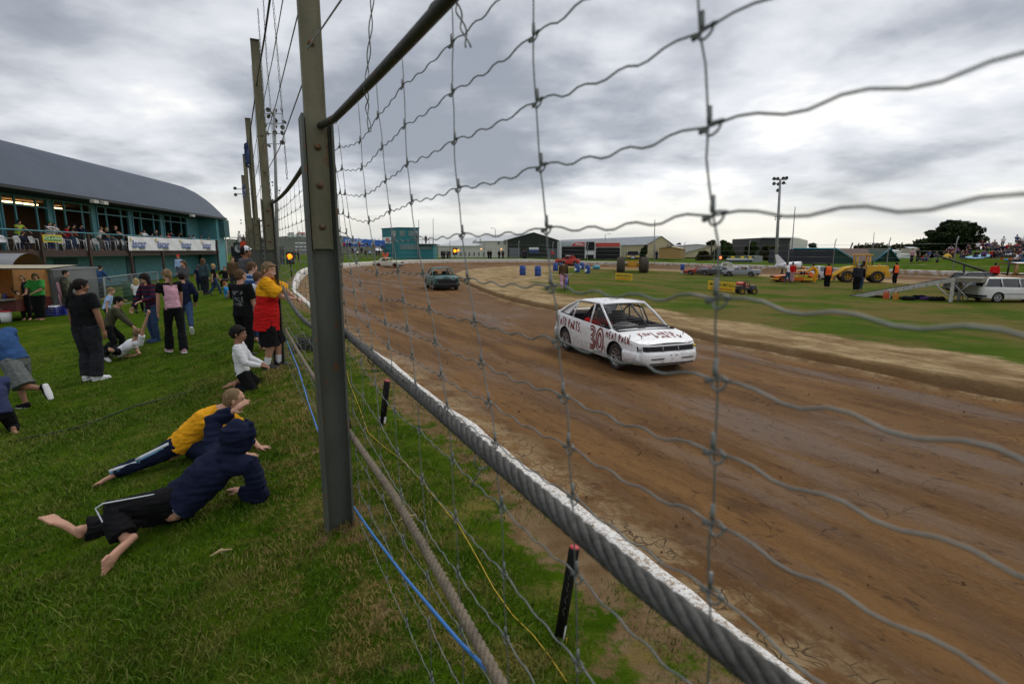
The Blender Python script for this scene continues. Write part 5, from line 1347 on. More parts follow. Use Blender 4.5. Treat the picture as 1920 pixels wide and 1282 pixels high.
 def band(s, front, z0, z1, off, pm, name='bumper', wrap=.34, dz=.0):
  # band wrapped round one end
  P = []
  ye = s.hw * .93
  sg = front
  pts = []
  for k in range(5):
   x = sg * (s.hl - wrap + (wrap - .08) * k / 4); pts.append(('s', x, -1))
  for k in range(13): pts.append(('c', -ye + 2 * ye * k / 12, sg))
  for k in range(5):
   x = sg * (s.hl - .08 - (wrap - .08) * k / 4); pts.append(('s', x, 1))
  def pt(q, z, o):
   if q[0] == 's': return s.side(q[1], z, o, q[2]) + V((sg * o * .3, 0, 0))
   return s.cap(q[1], z, sg, o)
  rows = [[pt(q, z1, -.02) for q in pts], [pt(q, z1, off * .8) for q in pts], [pt(q, z1 * .75 + z0 * .25, off) for q in pts], [pt(q, z0 * .75 + z1 * .25, off) for q in pts], [pt(q, z0, off * .6) for q in pts], [pt(q, z0, -.02) for q in pts]]
  mb = MB(); mb.grid(rows); return mb.build(name, pm, s.root)
 def cappatch(s, y0, y1, z0, z1, off, pm, name, front=1, thick=.0):
  mb = MB(); R_ = [[s.cap(y0 + (y1 - y0) * k / 8, z, front, off) for k in range(9)] for z in (z0, (z0 + z1) / 2, z1)]
  mb.grid(R_, 0, False); return mb.build(name, pm, s.root)
 def seam(s, pts, sgn, pm=None, r=.004):
  MB().tube([s.side(x, z, .001, sgn) for x, z in pts], r, 4).build('door_seam', pm or DARKI, s.root)
# ---- brush lettering
GL = {'K': [[(0, 0), (.02, 1)], [(.62, .98), (.05, .5), (.6, .0)]], 'I': [[(.12, 0), (.16, 1)]], 'W': [[(0, 1), (.22, 0), (.42, .8), (.66, 0), (.86, 1)]], 'A': [[(0, 0), (.35, 1), (.68, 0)], [(.12, .34), (.58, .36)]], 'T': [[(.32, 0), (.34, 1)], [(0, .97), (.7, 1)]],
   'O': [[(.32, 1), (.08, .78), (.04, .35), (.28, .0), (.56, .2), (.6, .7), (.32, 1)]], 'P': [[(.05, 0), (.08, 1)], [(.05, .97), (.48, .92), (.56, .7), (.42, .5), (.06, .45)]], 'R': [[(.05, 0), (.08, 1)], [(.05, .97), (.5, .9), (.52, .66), (.1, .48), (.6, 0)]], 'S': [[(.56, .9), (.3, 1), (.08, .8), (.2, .58), (.48, .42), (.52, .14), (.28, 0), (.02, .12)]],
   'M': [[(0, 0), (.1, 1), (.38, .35), (.66, 1), (.78, 0)]], 'E': [[(.55, 1), (.06, .98), (.04, .02), (.56, 0)], [(.05, .5), (.45, .52)]], 'C': [[(.58, .85), (.34, 1), (.08, .72), (.08, .25), (.32, 0), (.6, .12)]], 'U': [[(.04, 1), (.06, .25), (.28, 0), (.52, .25), (.55, 1)]], '.': [[(.1, .0), (.16, .1)]], ' ': []}
def strokes(text, x0, h, adv=.78, seed=1, lean=0.0):
 rnd = random.Random(seed); out = []; x = x0
 for c in text:
  for pl in GL[c]:
   out.append([(x + (a + lean * b) * h * .72 + rnd.uniform(-.02, .02) * h, b * h + rnd.uniform(-.03, .03) * h) for a, b in pl])
  x += h * adv * (.42 if c in 'I.' else (.55 if c == ' ' else (1.05 if c in 'MW' else .82)))
 return out, x
def brush(pls, wd, fn, mb, seed=3):
 rnd = random.Random(seed)
 for pl in pls:
  if len(pl) > 2:      # soften corners
   q = [pl[0]]
   for k in range(1, len(pl) - 1):
    for e in (-.3, .3):
     o = pl[k - 1] if e < 0 else pl[k + 1]; q.append((pl[k][0] + (o[0] - pl[k][0]) * .3, pl[k][1] + (o[1] - pl[k][1]) * .3))
   q.append(pl[-1]); pl = q
  rows = []
  for k, (a, b) in enumerate(pl):
   p = pl[max(0, k - 1)]; n = pl[min(len(pl) - 1, k + 1)]; dx, dy = n[0] - p[0], n[1] - p[1]; l = math.hypot(dx, dy) + 1e-9
   w_ = wd * (.8 + .4 * rnd.random()); ox, oy = -dy / l * w_ / 2, dx / l * w_ / 2
   rows.append([fn(a + ox, b + oy), fn(a - ox, b - oy)])
  mb.grid(rows, 0, False)
REDPAINT = mat('brushed red paint', (.20, .022, .018), .6, .35, 30, col2=(.36, .10, .08), mix=(.5, .8), mscale=25)
# ---- the white race car
def hero_car():
 yaw = math.atan2(-.937, .349); c = V((2.41, 12.10, ground_z(2.41, 12.10) - .01))
 root = empty('race_car', c, 'white hatchback race car with red brush lettering and number 30 on the dirt track', 'car', rz=yaw); root.scale = (.945,) * 3
 pm = paint('white derby', (.80, .80, .80), .62, .4, .45)
 p = dict(L=4.28, W=1.68, xf=1.27, xr=-1.17, r=.295, arch=.35, sill=.20, lift=.06, pw=6,
    belt=[(-2.14, .90), (-1.95, .965), (-1.3, .945), (-.4, .90), (.6, .855), (.98, .84), (1.5, .775), (2.0, .675), (2.14, .64)],
    xa=.98, xb=.20, xc=-.88, xd=-1.80, zr=1.365, wr=.585, nose=lambda z: -.10 * max(0, (z - .42) / .3) - .03 * max(0, (.28 - z) / .1), tail=lambda z: -.04 * abs(z - .6) / .3)
 k = Car(root, p); k.body(pm); k.house(pm, bpill=(.02, -.90), pr=.023, glass=None, cq=.30)
 k.wheels(8)
 k.band(1, .235, .50, .045, pm, 'front_bumper', .55); k.band(-1, .25, .52, .03, pm, 'rear_bumper', .5)
 k.cappatch(-.72, .72, .515, .615, .012, DARKI, 'headlight_opening');
 k.cappatch(-.52, -.22, .36, .385, .052, DARKI, 'bumper_slot'); k.cappatch(.22, .52, .36, .385, .052, DARKI, 'bumper_slot'); k.cappatch(-.55, .55, .255, .285, .046, DARKI, 'lower_grille')
 for y in (-.06, .07): k.cappatch(y, y + .035, .43, .45, .052, DARKI, 'bumper_hole')
 mb = MB()
 for y in (-.2, .18): mb.tube([k.cap(y, .50, 1, .02), k.cap(y, .625, 1, .015)], .010, 6)
 mb.build('grille_bracket', mat('bracket grey', (.25, .25, .25), .6, .2), root)
 mb = MB(); mb.ell(k.cap(-.66, .56, 1, -.01), (.03, .06, .045)); mb.build('headlight_remains', mat('grey lamp shell', (.3, .3, .31), .4, .3), root)
 mb = MB(); mb.ell(k.cap(.66, .58, 1, .0), (.02, .04, .03)); mb.build('indicator', mat('yellow indicator', (.6, .5, .05), .4, 0), root)
 # wheel to wheel door lines
 for sg in (-1, 1):
  for pl in ([(.88, .84), (.86, .5), (.72, .3), (.7, .23)], [(.0, .86), (.0, .3), (.02, .22)], [(-.86, .88), (-.84, .62), (-.74, .5)], [(-1.9, .5), (-1.6, .52)], [(.85, .40), (-.7, .40)]):
   k.seam(pl, sg, mat('seam grey', (.22, .22, .22), .8, 0), .003)
 for x in (.12, -.72):
  mb = MB(); mb.box(k.side(x, .77, .004, -1), (.13, .012, .03)); mb.build('door_handle', pm, root)
 # hood: hole and pins
 def hood(x, y, o=.006):
  z = k.belt(x); yw = k.side(x, z).y * .975; return V((k.nx(x, z), y, z + .03 * (1 - (y / yw) ** 2) + o))
 mb = MB(); mb.quad(hood(1.14, -.16, .008), hood(1.14, .04, .008), hood(1.01, .04, .008), hood(1.01, -.16, .008)); mb.build('hood_hole', DARKI, root)
 for x, y in ((1.78, -.5), (1.62, -.70), (1.82, .5), (1.65, .7)):
  mb = MB(); b = hood(x, y * .95, -.005); mb.tube([b, b + UP * .05], .007, 6); mb.tube([b + V((-.02, 0, .03)), b + V((.02, 0, .035))], .006, 6); mb.build('hood_pin', DARKI, root)
 # lettering
 mb = MB(); f = lambda a, b: k.side(-a, b, .005, -1)
 pls, _ = strokes('KIWI ATO PARTS.', 0, .21, .86, 4)
 xs = [q[0] for pl in pls for q in pl]; w_ = max(xs)
 pls = [[(2.0 - q[0] * 1.72 / w_, q[1] + .64 + .06 * (1 - q[0] / w_) - .03) for q in pl] for pl in pls]
 brush(pls, .038, lambda a, b: k.side(-a, b, .005, -1), mb)
 mb.build('lettering', REDPAINT, root)
 mb = MB()
 def num(pl, ox, oz, sx, sz): return [[(-(ox + a * sx), oz + b * sz) for a, b in pl_] for pl_ in pl]
 three = [(0.02, .95), (.35, 1.0), (.62, .85), (.55, .6), (.3, .52), (.6, .42), (.66, .18), (.4, 0), (0.02, .06)]
 three_in = [(.10, .82), (.36, .87), (.45, .74), (.28, .60), (.16, .56)]; three_in2 = [(.18, .44), (.44, .38), (.48, .2), (.3, .12), (.1, .2)]
 zero = [(.3, 1), (.06, .8), (0, .4), (.12, .08), (.36, 0), (.6, .15), (.66, .6), (.55, .92), (.3, 1)]; zin = [(.3, .82), (.18, .6), (.18, .3), (.33, .17), (.47, .35), (.48, .66), (.3, .82)]
 brush(num([three, three_in, three_in2], .16, .30, .42, .54), .046, lambda a, b: k.side(-a, b, .006, -1), mb)
 brush(num([zero, zin], .47, .27, .50, .56), .048, lambda a, b: k.side(-a, b, .006, -1), mb)
 brush(num([[(.0, 1), (.5, .6), (.1, .5), (.5, .0)]], .84, .22, .10, .22), .022, lambda a, b: k.side(-a, b, .006, -1), mb)
 mb.build('race_number', REDPAINT, root)
 mb = MB(); pls, _ = strokes('MEAT PACK.', 0, .15, .92, 8); w_ = max(q[0] for pl in pls for q in pl)
 pls = [[(q[0] * .98 / w_, q[1]) for q in pl] for pl in pls]
 brush(pls, .028, lambda a, b: k.side(.90 + a * .98, .64 + b + .02 - .03 * a, .006, -1), mb); mb.build('lettering', REDPAINT, root)
 mb = MB()
 for tx, x0, y0, wdt, hgt in (('KIWI AUTO', 1.52, -.42, .84, .17), ('PARTS', 1.70, -.12, .62, .15)):
  pls, _ = strokes(tx, 0, .15, .95, 5); w_ = max(q[0] for pl in pls for q in pl)
  brush([[(q[0] * wdt / w_, q[1] * hgt / .15) for q in pl] for pl in pls], .030, lambda a, b: hood(x0 - b + .15, y0 + a, .006), mb)
 mb.build('lettering', REDPAINT, root)
 mb = MB(); rz = lambda x, y: V((x, y, p['zr'] - .005 + .04 * (1 - abs(y / p['wr']) ** 2.6) - .008))
 brush([[(-.15, -.3), (-.25, -.1), (-.05, -.12)], [(-.3, .0), (-.1, .08), (-.1, -.05)], [(-.45, -.25), (-.35, -.05)], [(-.2, .25), (-.05, .3), (.02, .42)], [(-.35, .3), (-.3, .45)]], .03, rz, mb); mb.build('lettering', REDPAINT, root)
 # mesh guard over half the screen and in the driver's window, roll bar, antenna, dash
 a0, a1 = k.A0(-1), k.A1(-1); b0, b1 = k.A0(1), k.A1(1); mb = MB(); n = 13
 for i in range(n + 1):
  f = i / n * .64; mb.tube([a0.lerp(b0, f) + UP * .03, a1.lerp(b1, f)], .006, 4)
 for i in range(11):
  f = i / 10; mb.tube([a0.lerp(a1, f) + V((.01, 0, 0)), a0.lerp(b0, .64).lerp(a1.lerp(b1, .64), f) + V((.03, 0, 0))], .006, 4)
 mb.tube([a0.lerp(b0, .66), a1.lerp(b1, .66)], .028, 8)
 mb.build('screen_mesh', mat('dark wire mesh', (.05, .05, .05), .6, .2), root)
 mb = MB()
 q = [V((.86, -k.wb(.86) * .97, k.belt(.86))), V((.26, -p['wr'] * .99, p['zr'] - .07)), V((.05, -p['wr'] * .99, p['zr'] - .07)), V((.05, -k.wb(.05) * .97, k.belt(.05)))]
 for i in range(1, 12):
  f = i / 12; mb.tube([q[0].lerp(q[1], f), q[3].lerp(q[2], f)], .005, 4); mb.tube([q[3].lerp(q[0], f), q[2].lerp(q[1], f)], .005, 4)
 mb.build('window_net', MATS['dark wire mesh'], root)
 mb = MB()
 for g in (-1, 1): mb.tube([(-.25, g * .52, .3), (-.28, g * .5, 1.24), (-.28, 0, 1.27)], .022, 8); mb.tube([(-.28, g * .5, 1.24), (-1.2, g * .5, .6)], .02, 8); mb.tube([(.75, g * .55, .55), (.3, g * .5, 1.22), (-.28, g * .5, 1.24)], .02, 8)
 mb.build('roll_cage', BLACKM, root)
 MB().tube([(-.72, -.30, 1.33), (-.76, -.31, 1.62)], .004, 5).build('aerial', BLACKM, root)
 mb = MB(); rows = []
 for kx in range(5):
  rows.append([V((.98 - .10 * kx, -.62 + 1.0 * j / 8, .84 + .10 * math.sin(math.pi * min(1, j / 6.5)) * (kx / 4) ** .5)) for j in range(9)])
 mb.grid(rows); mb.build('dashboard_cover', mat('grey dash plastic', (.14, .14, .145), .35, .2, 9), root)
 # driver
 M_ = Matrix.Rotation(yaw, 3, 'Z'); w_ = c + M_ @ V((-.35, -.36, .0))
 stand('driver in red suit behind the window net of the white race car', 0, 0, 90 - math.degrees(yaw), 1.72, [L('trousers', REDC), T('race_suit', REDC, sleeve=1), ('helmet', 'cap', BLACKM, dict(beanie=True))], dict(pel=(0, 0, .19), lean=(0, -.18, 1), rf=(.06, .5, .16), lf=(-.06, .5, .16), rk=(0, .2, 1), lk=(0, .2, 1), rh=(.08, .30, .45), lh=(-.08, .30, .45)), at=w_, lod=0, style='none')
hero_car()
def simple_car(label, px, py, yaw, pm, p, glass=None, bp=(0.0,), cq=.35, grille=True, spokes=6, at=None, group=None, bumperm=None, rolled=0.0, rimm=None, name='car', z=None, sc=1.0):
 c = at if at is not None else J(px, py, 0)
 root = empty(name, c, label, 'car', group, rz=math.radians(90 - yaw)); root.scale = (sc,) * 3
 d = dict(L=4.05, W=1.58, xf=1.22, xr=-1.2, r=.285, arch=.33, sill=.2, lift=.08, pw=9, belt=[(-2.0, .84), (-1.2, .88), (.7, .86), (1.2, .82), (2.02, .76)], xa=.72, xb=.18, xc=-.82, xd=-1.28, zr=1.34, wr=.53)
 d.update(p); k = Car(root, d); k.body(pm); k.house(pm, bpill=bp, glass=glass, cq=cq, rolled=rolled); k.wheels(spokes, rimm)
 zt = d['belt'][-1][1]
 if grille:
  k.cappatch(-.5, .5, zt - .22, zt - .06, .008, DARKI, 'grille')
  for y in (-1, 1):
   o = k.cap(y * .57, zt - .13, 1, .0); mb = MB(); mb.lathe([(.0, .02), (.06, .015), (.075, .0), (.08, -.02)], o, (1, 0, 0), 14); mb.build('headlight', mat('lamp glass', (.35, .36, .36), .15, .1) if glass else DARKI, root)
 for e in (1, -1): k.band(e, .30, .42, .05, bumperm or mat('dull bumper', (.05, .052, .05), .5, .2), 'bumper', .35)
 for sg in (-1, 1):
  for pl in ([(d['xa'] - .1, .82), (d['xa'] - .12, .4), (d['xa'] - .2, .25)], [(bp[0], .84), (bp[0], .3), (bp[0] + .03, .22)]): k.seam(pl, sg)
  mb = MB(); mb.box(k.side(bp[0] + .14, .74, .006, sg), (.12, .014, .025)); mb.build('door_handle', DARKI, root)
 return root, k, c
teal = paint('dull teal', (.05, .145, .14), .8, .4)
r_, k_, c_ = simple_car('dull teal boxy saloon race car driving head on down the dirt track', 828, 541, 162, teal, dict(W=1.62), spokes=5, bumperm=BLACKM, cq=.3)
k_.cappatch(-.70, .70, .22, .58, .012, DARKI, 'front_valance')
stand('helmeted driver inside the dull teal race car', 0, 0, 162, 1.7, [T('race_suit', BLACKC), L('trousers', BLACKC)], dict(pel=(0, 0, .16), lean=(0, -.15, 1), rf=(.06, .4, .14), lf=(-.06, .4, .14), rk=(0, .2, 1), lk=(0, .2, 1), rh=(.08, .3, .42), lh=(-.08, .3, .42)), at=c_ + V((-.42, .35, 0)), lod=0, hair=H_DARK)
cream = paint('cream', (.62, .60, .50), .6, .45)
r_, k_, c_ = simple_car('cream saloon race car with rust red wheels rounding the far bend by the white wall', 729, 501, 100, cream, dict(L=4.1), rimm=mat('rust red rim', (.22, .03, .02), .7, .2), bp=(-.1,), cq=.3)
stand('driver in red inside the cream race car', 0, 0, 100, 1.7, [T('race_suit', REDC), L('trousers', REDC)], dict(pel=(0, 0, .16), lean=(0, -.15, 1), rf=(.06, .4, .14), lf=(-.06, .4, .14), rk=(0, .2, 1), lk=(0, .2, 1), rh=(.08, .3, .42), lh=(-.08, .3, .42)), at=c_ + V((-.3, .35, 0)), lod=0, hair=H_DARK)
# red ute on the far side
redp = paint('tow red', (.50, .035, .02), .45, .4)
r_, k_, c_ = simple_car('red pickup truck with a white roof parked on the far side of the track', 1064, 496.5, -84, redp, dict(L=4.3, xf=1.35, xr=-1.3, r=.35, arch=.40, xa=.55, xb=.15, xc=-.35, xd=-.5, zr=1.55, belt=[(-2.1, .98), (-.5, 1.0), (.55, 1.0), (2.15, .92)]), bp=(-.3,), cq=0, name='pickup_truck')
MB().box((-.1, 0, 1.60), (.95, 1.1, .08)).build('white_roof_panel', WHITEP, r_)
mb = MB(); mb.tube([(-.7, -.4, .9), (-.8, -.35, 1.6), (-1.0, .0, 1.65), (-.8, .35, 1.6), (-.7, .4, .9)], .06, 8); mb.box((-1.1, 0, 1.2), (.5, .6, .5)); mb.build('winch_frame', redp, r_)
# parked wrecks on the grass
WG = 'battered stock cars parked on the infield grass'
simple_car('low red wrecked stock car with a bent bonnet, parked on the infield grass', 1315, 515.5, -62, paint('wreck red', (.42, .05, .03), .5, .4, .6), dict(zr=1.12, L=4.4, xb=.1, xc=-.9, xd=-1.5, belt=[(-2.1, .78), (-.5, .78), (.8, .76), (2.2, .56)]), rolled=.06, group=WG, sc=.86, glass=mat('hazy glass', (.25, .26, .27), .2, .3, 6), cq=.2)
simple_car('charcoal and black wrecked stock car between the red and grey wrecks', 1341, 516.5, -66, paint('wreck charcoal', (.055, .057, .062), .45, .4, .6), dict(zr=1.15, L=4.4, belt=[(-2.1, .8), (.8, .78), (2.2, .66)]), rolled=.05, group=WG, sc=.86, glass=MATS['hazy glass'])
simple_car('small white wrecked stock car standing behind the charcoal and grey wrecks', 1366, 509, 120, paint('wreck white', (.62, .62, .58), .7, .5, .6), dict(zr=1.4, L=3.8), rolled=.05, group=WG, sc=.86)
simple_car('pale grey wrecked stock car with no windows, rightmost of the parked wrecks', 1389, 518, -58, paint('wreck grey', (.30, .31, .34), .5, .45, .6), dict(zr=1.18, L=4.3, belt=[(-2.1, .84), (.8, .8), (2.15, .62)], xc=-.7, xd=-1.2), rolled=.05, group=WG, sc=.86)
mb = MB(); q = J(1299, 513, 0)
mb.grid([[q + V((x, y, .25 + .25 * noise.noise(V((x, y, 3))) + .1 * math.sin(x * 2))) for y in (-.6, -.2, .2, .6)] for x in (-1.3, -.9, -.5, -.1, .3, .7, 1.1)]); mb.grid([[q + V((x, y, .15)) for y in (-.6, .6)] for x in (-1.3, 1.1)]); mb.box(q + V((-.9, 0, .12)), (.8, 1.0, .22))
tag(mb.build('car_bonnet', paint('wreck white', (.6, .6, .58))), 'crumpled pale car bonnet lying on the grass left of the red wreck', 'car panel')
# orange demolition car and jet trailer
orp = paint('orange', (.72, .17, .02), .3, .4)
r_, k_, c_ = simple_car('orange and yellow race car number 19 parked on the infield beside the people', 1487, 529, -84, orp, dict(L=4.35, xa=.35, xb=-.2, xc=-1.25, xd=-1.7, zr=1.24, belt=[(-2.1, .86), (-.2, .82), (.4, .78), (2.1, .68)], xf=1.35, xr=-1.2, r=.31, arch=.37), bp=(-.9,), cq=.1, sc=.8, rimm=mat('orange rim', (.65, .18, .02), .5, .2), bumperm=mat('yellow bumper', (.7, .45, .03), .5, .1))
MB().grid([[V((-.2 - 1.0 * i / 4, (j / 4 - .5) * 1.04, 1.255 + .03 * (1 - (j / 2 - 1) ** 2))) for j in range(5)] for i in range(5)]).build('yellow_roof_panel', mat('yellow panel', (.75, .50, .03), .5, .1), r_)
mb = MB(); mb.grid([[k_.side(1.05 - .42 * i / 3, z, .012, 1) for i in range(4)] for z in (.38, .7)]); mb.build('number_panel', WHITEP, r_)
mb = MB(); mb.grid([[k_.side(.2 - 1.3 * i / 6, z, .012, 1) for i in range(7)] for z in (.60, .74)]); mb.build('lime_strip', mat('lime green', (.45, .75, .04), .5, .1), r_)
mb = MB(); mb.grid([[k_.side(-.7 - 1.2 * i / 6, z, .03, 1) for i in range(7)] for z in (.24, .50)]); mb.build('yellow_side_rail', MATS['yellow panel'], r_)
def txt(s, size, m, origin, right, up, name='lettering', parent=None, ext=.0, align='CENTER', bold=0.0, sx=1.0):
 cu = bpy.data.curves.new('t', 'FONT'); cu.body = s; cu.size = size; cu.align_x = align; cu.align_y = 'CENTER'; cu.extrude = ext; cu.offset = bold; cu.resolution_u = 3
 me = evaluated(bpy.data.objects.new('t', cu))
 r = V(right).normalized(); u = V(up).normalized(); n = r.cross(u); M_ = Matrix((r * sx, u, n)).transposed().to_4x4(); M_.translation = V(origin); me.transform(M_)
 if parent is not None and parent.get('_abs'): me.transform(Matrix.Translation(-parent.location))
 me.materials.clear(); me.materials.append(m); me.name = name
 return link(me, name, parent)
txt('19', .30, BLACKM, k_.side(.85, .53, .022, 1), (-1, 0, 0), (0, 0, 1), 'race_number', r_, bold=.006)
txt('SPARES', .15, mat('dark green ink', (.02, .1, .02), .6, 0), k_.side(-.45, .67, .022, 1), (-1, 0, 0), (0, 0, 1), 'lettering', r_, bold=.004, sx=1.5)
simple_car('silver white hatchback parked behind the orange race car, nose toward the loader', 1537, 524, 70, paint('silver', (.5, .51, .53), .1, .3, 0), dict(zr=1.42, L=4.1), glass=GLASS, bp=(-.1,), sc=.85)
def jet():
 c = J(1500, 528, 0) + V((.2, 2.0, 0)); root = empty('jet_float', c, 'white model jet with tall tail fin carried on a frame behind the orange race car', 'model jet', rz=math.radians(-8)); root.scale = (.84,) * 3
 W_ = mat('jet white', (.68, .69, .72), .35, .08, 5); z = 1.55
 MB().lathe([(.0, -1.5), (.16, -1.45), (.26, -1.0), (.36, -.2), (.42, .5), (.44, .85), (.37, .86), (.35, .5), (.0, .45)], (0, 0, z), (1, 0, 0), 24).build('fuselage', W_, root)
 MB().lathe([(.40, .80), (.445, .80), (.445, .90), (.36, .91), (.35, .86)], (0, 0, z), (1, 0, 0), 24).build('intake_ring', STEEL, root)
 MB().lathe([(0, .5), (.35, .5)], (0, 0, z), (1, 0, 0), 24).build('intake_fan', mat('grey fan', (.2, .2, .2), .5, .3), root)
 MB().prism([(-1.75, -.03, z + 1.15), (-1.45, -.03, z + 1.15), (-.55, -.03, z + .25), (-1.75, -.03, z - .05), (-1.55, -.03, z + .3)], (0, .06, 0)).build('tail_fin', W_, root)
 MB().prism([(-.3, -1.0, z - .1), (.3, -1.0, z - .1), (.5, 0, z - .1), (.5, 1.0, z - .1), (-.5, 1.0, z - .1)], (0, 0, .05)).build('wing', mat('yellow panel', (.75, .5, .03)), root)
 for x in (-.2, .95): MB().ell((x, -.75, z - .2), (.16, .16, .16)).build('wing_ball', mat('float orange', (.7, .18, .04), .5, .1), root)
 mb = MB(); mb.box((0, 0, .55), (3.2, 1.3, .10))
 for x in (-.9, .2): mb.tube([(x, -.3, .6), (x, 0, z - .3)], .05, 6); mb.tube([(x, .3, .6), (x, 0, z - .3)], .05, 6)
 mb.tube([(1.5, 0, .55), (2.4, 0, .45)], .04, 6); mb.build('trailer_frame', DARKI, root)
 for s in (-1, 1): wheel(root, (-.3, s * .7, .3), .3, .18, s, 5)
 for u in (.0,): MB().tube([(-.9, -.36, z + .12), (.4, -.43, z + .13)], .03, 6).build('blue_stripe', mat('jet blue', (.12, .16, .4), .4, 0), root)
jet()
# white estate car, dark car behind, brown pickup with a boom
wag = paint('estate white', (.72, .72, .69), .18, .35, .03)
r_, k_, c_ = simple_car('white estate car with black side trim parked beside the wooden ramp', 1893, 565, 96, wag, dict(L=4.45, W=1.64, xf=1.32, xr=-1.25, r=.29, xa=.82, xb=.15, xc=-1.75, xd=-2.0, zr=1.40, wr=.56, belt=[(-2.2, .90), (-.5, .88), (.8, .85), (2.2, .70)]), glass=GLASS, bp=(-.05, -1.0), cq=0, spokes=7, sc=.88, rimm=mat('silver hubcap', (.55, .56, .57), .4, .1, metal=.4), bumperm=BLACKM)
mb = MB(); mb.grid([[k_.side(1.0 - 2.0 * i / 10, z, .01, -1) for i in range(11)] for z in (.47, .505)]); mb.build('side_trim', BLACKM, r_)
mb = MB(); mb.ell(k_.side(1.85, .62, 0, -1), (.10, .03, .05)); mb.build('indicator', mat('amber lens', (.6, .15, .01), .3, 0), r_)
r_, k_, c_ = simple_car('dark hatchback with a silver roof rack parked behind the white estate car', 1836, 550, 95, paint('dark blue grey', (.05, .055, .065), .2, .3, .02), dict(zr=1.46, L=4.2, xc=-1.4, xd=-1.75), glass=GLASS, bp=(-.1,), sc=.88)
mb = MB()
for y in (-.5, .5): mb.tube([(.1, y, 1.5), (-1.3, y, 1.5)], .02, 6)
mb.build('roof_rack', STEEL, r_)
def brown_truck():
 c = J(1914, 551, 0); c.x -= .35; c.y += .6
 brp = paint('tan brown', (.33, .17, .06), .3, .45, .05); r_, k_, c_ = simple_car('old tan pickup truck with white roof and a black towing boom', 0, 0, 92, brp, dict(L=4.9, W=1.75, xf=1.5, xr=-1.5, r=.38, arch=.44, xa=1.05, xb=.75, xc=-.15, xd=-.3, zr=1.86, wr=.66, sill=.35, belt=[(-2.45, 1.05), (-.3, 1.12), (.9, 1.15), (2.45, 1.05)]), at=c, bp=(-.1,), cq=0, glass=None, name='pickup_truck')
 MB().grid([[V((.78 - .98 * i / 4, (j / 4 - .5) * 1.34, 1.865 + .05 * (1 - (j / 2 - 1) ** 2))) for j in range(5)] for i in range(5)]).build('white_roof_panel', WHITEP, r_)
 mb = MB(); mb.tube([(-.9, 0, 1.15), (-4.6, -.05, 2.35)], [.075, .05], 8); mb.tube([(-2.9, -.35, .8), (-2.8, 0, 1.75)], .04, 6); mb.tube([(-2.5, .35, .8), (-2.8, 0, 1.75)], .04, 6); mb.tube([(-4.5, -.05, 2.3), (-4.5, -.05, 2.05)], .03, 6); mb.ell((-4.5, -.05, 2.0), (.1, .08, .12)); mb.build('towing_boom', BLACKM, r_)
 mb = MB(); mb.tube([(-.55, -.5, 1.1), (-.5, -.5, 2.2)], .05, 6); mb.box((-.5, -.2, 2.3), (.35, .9, .16)); mb.build('beacon_mast', BLACKM, r_)
 for y in (-.5, .1): MB().lathe([(0, .2), (.08, .18), (.1, 0), (0, 0)], (-.5, y, 2.05), (0, 0, 1), 12).build('amber_beacon', mat('amber beacon', (.75, .22, .02), .3, 0), r_)
 stand('person in red jacket standing on the back of the tan pickup truck', 0, 0, 40, 1.45, [L('trousers', BLACKC), T('jacket', REDC, sleeve=1, ease=.01)], dict(lean=(0, .5, 1), pel=(0, 0, .48)), at=c + V((-1.1, -.2, .55)), lod=0, hair=H_DARK)
brown_truck()
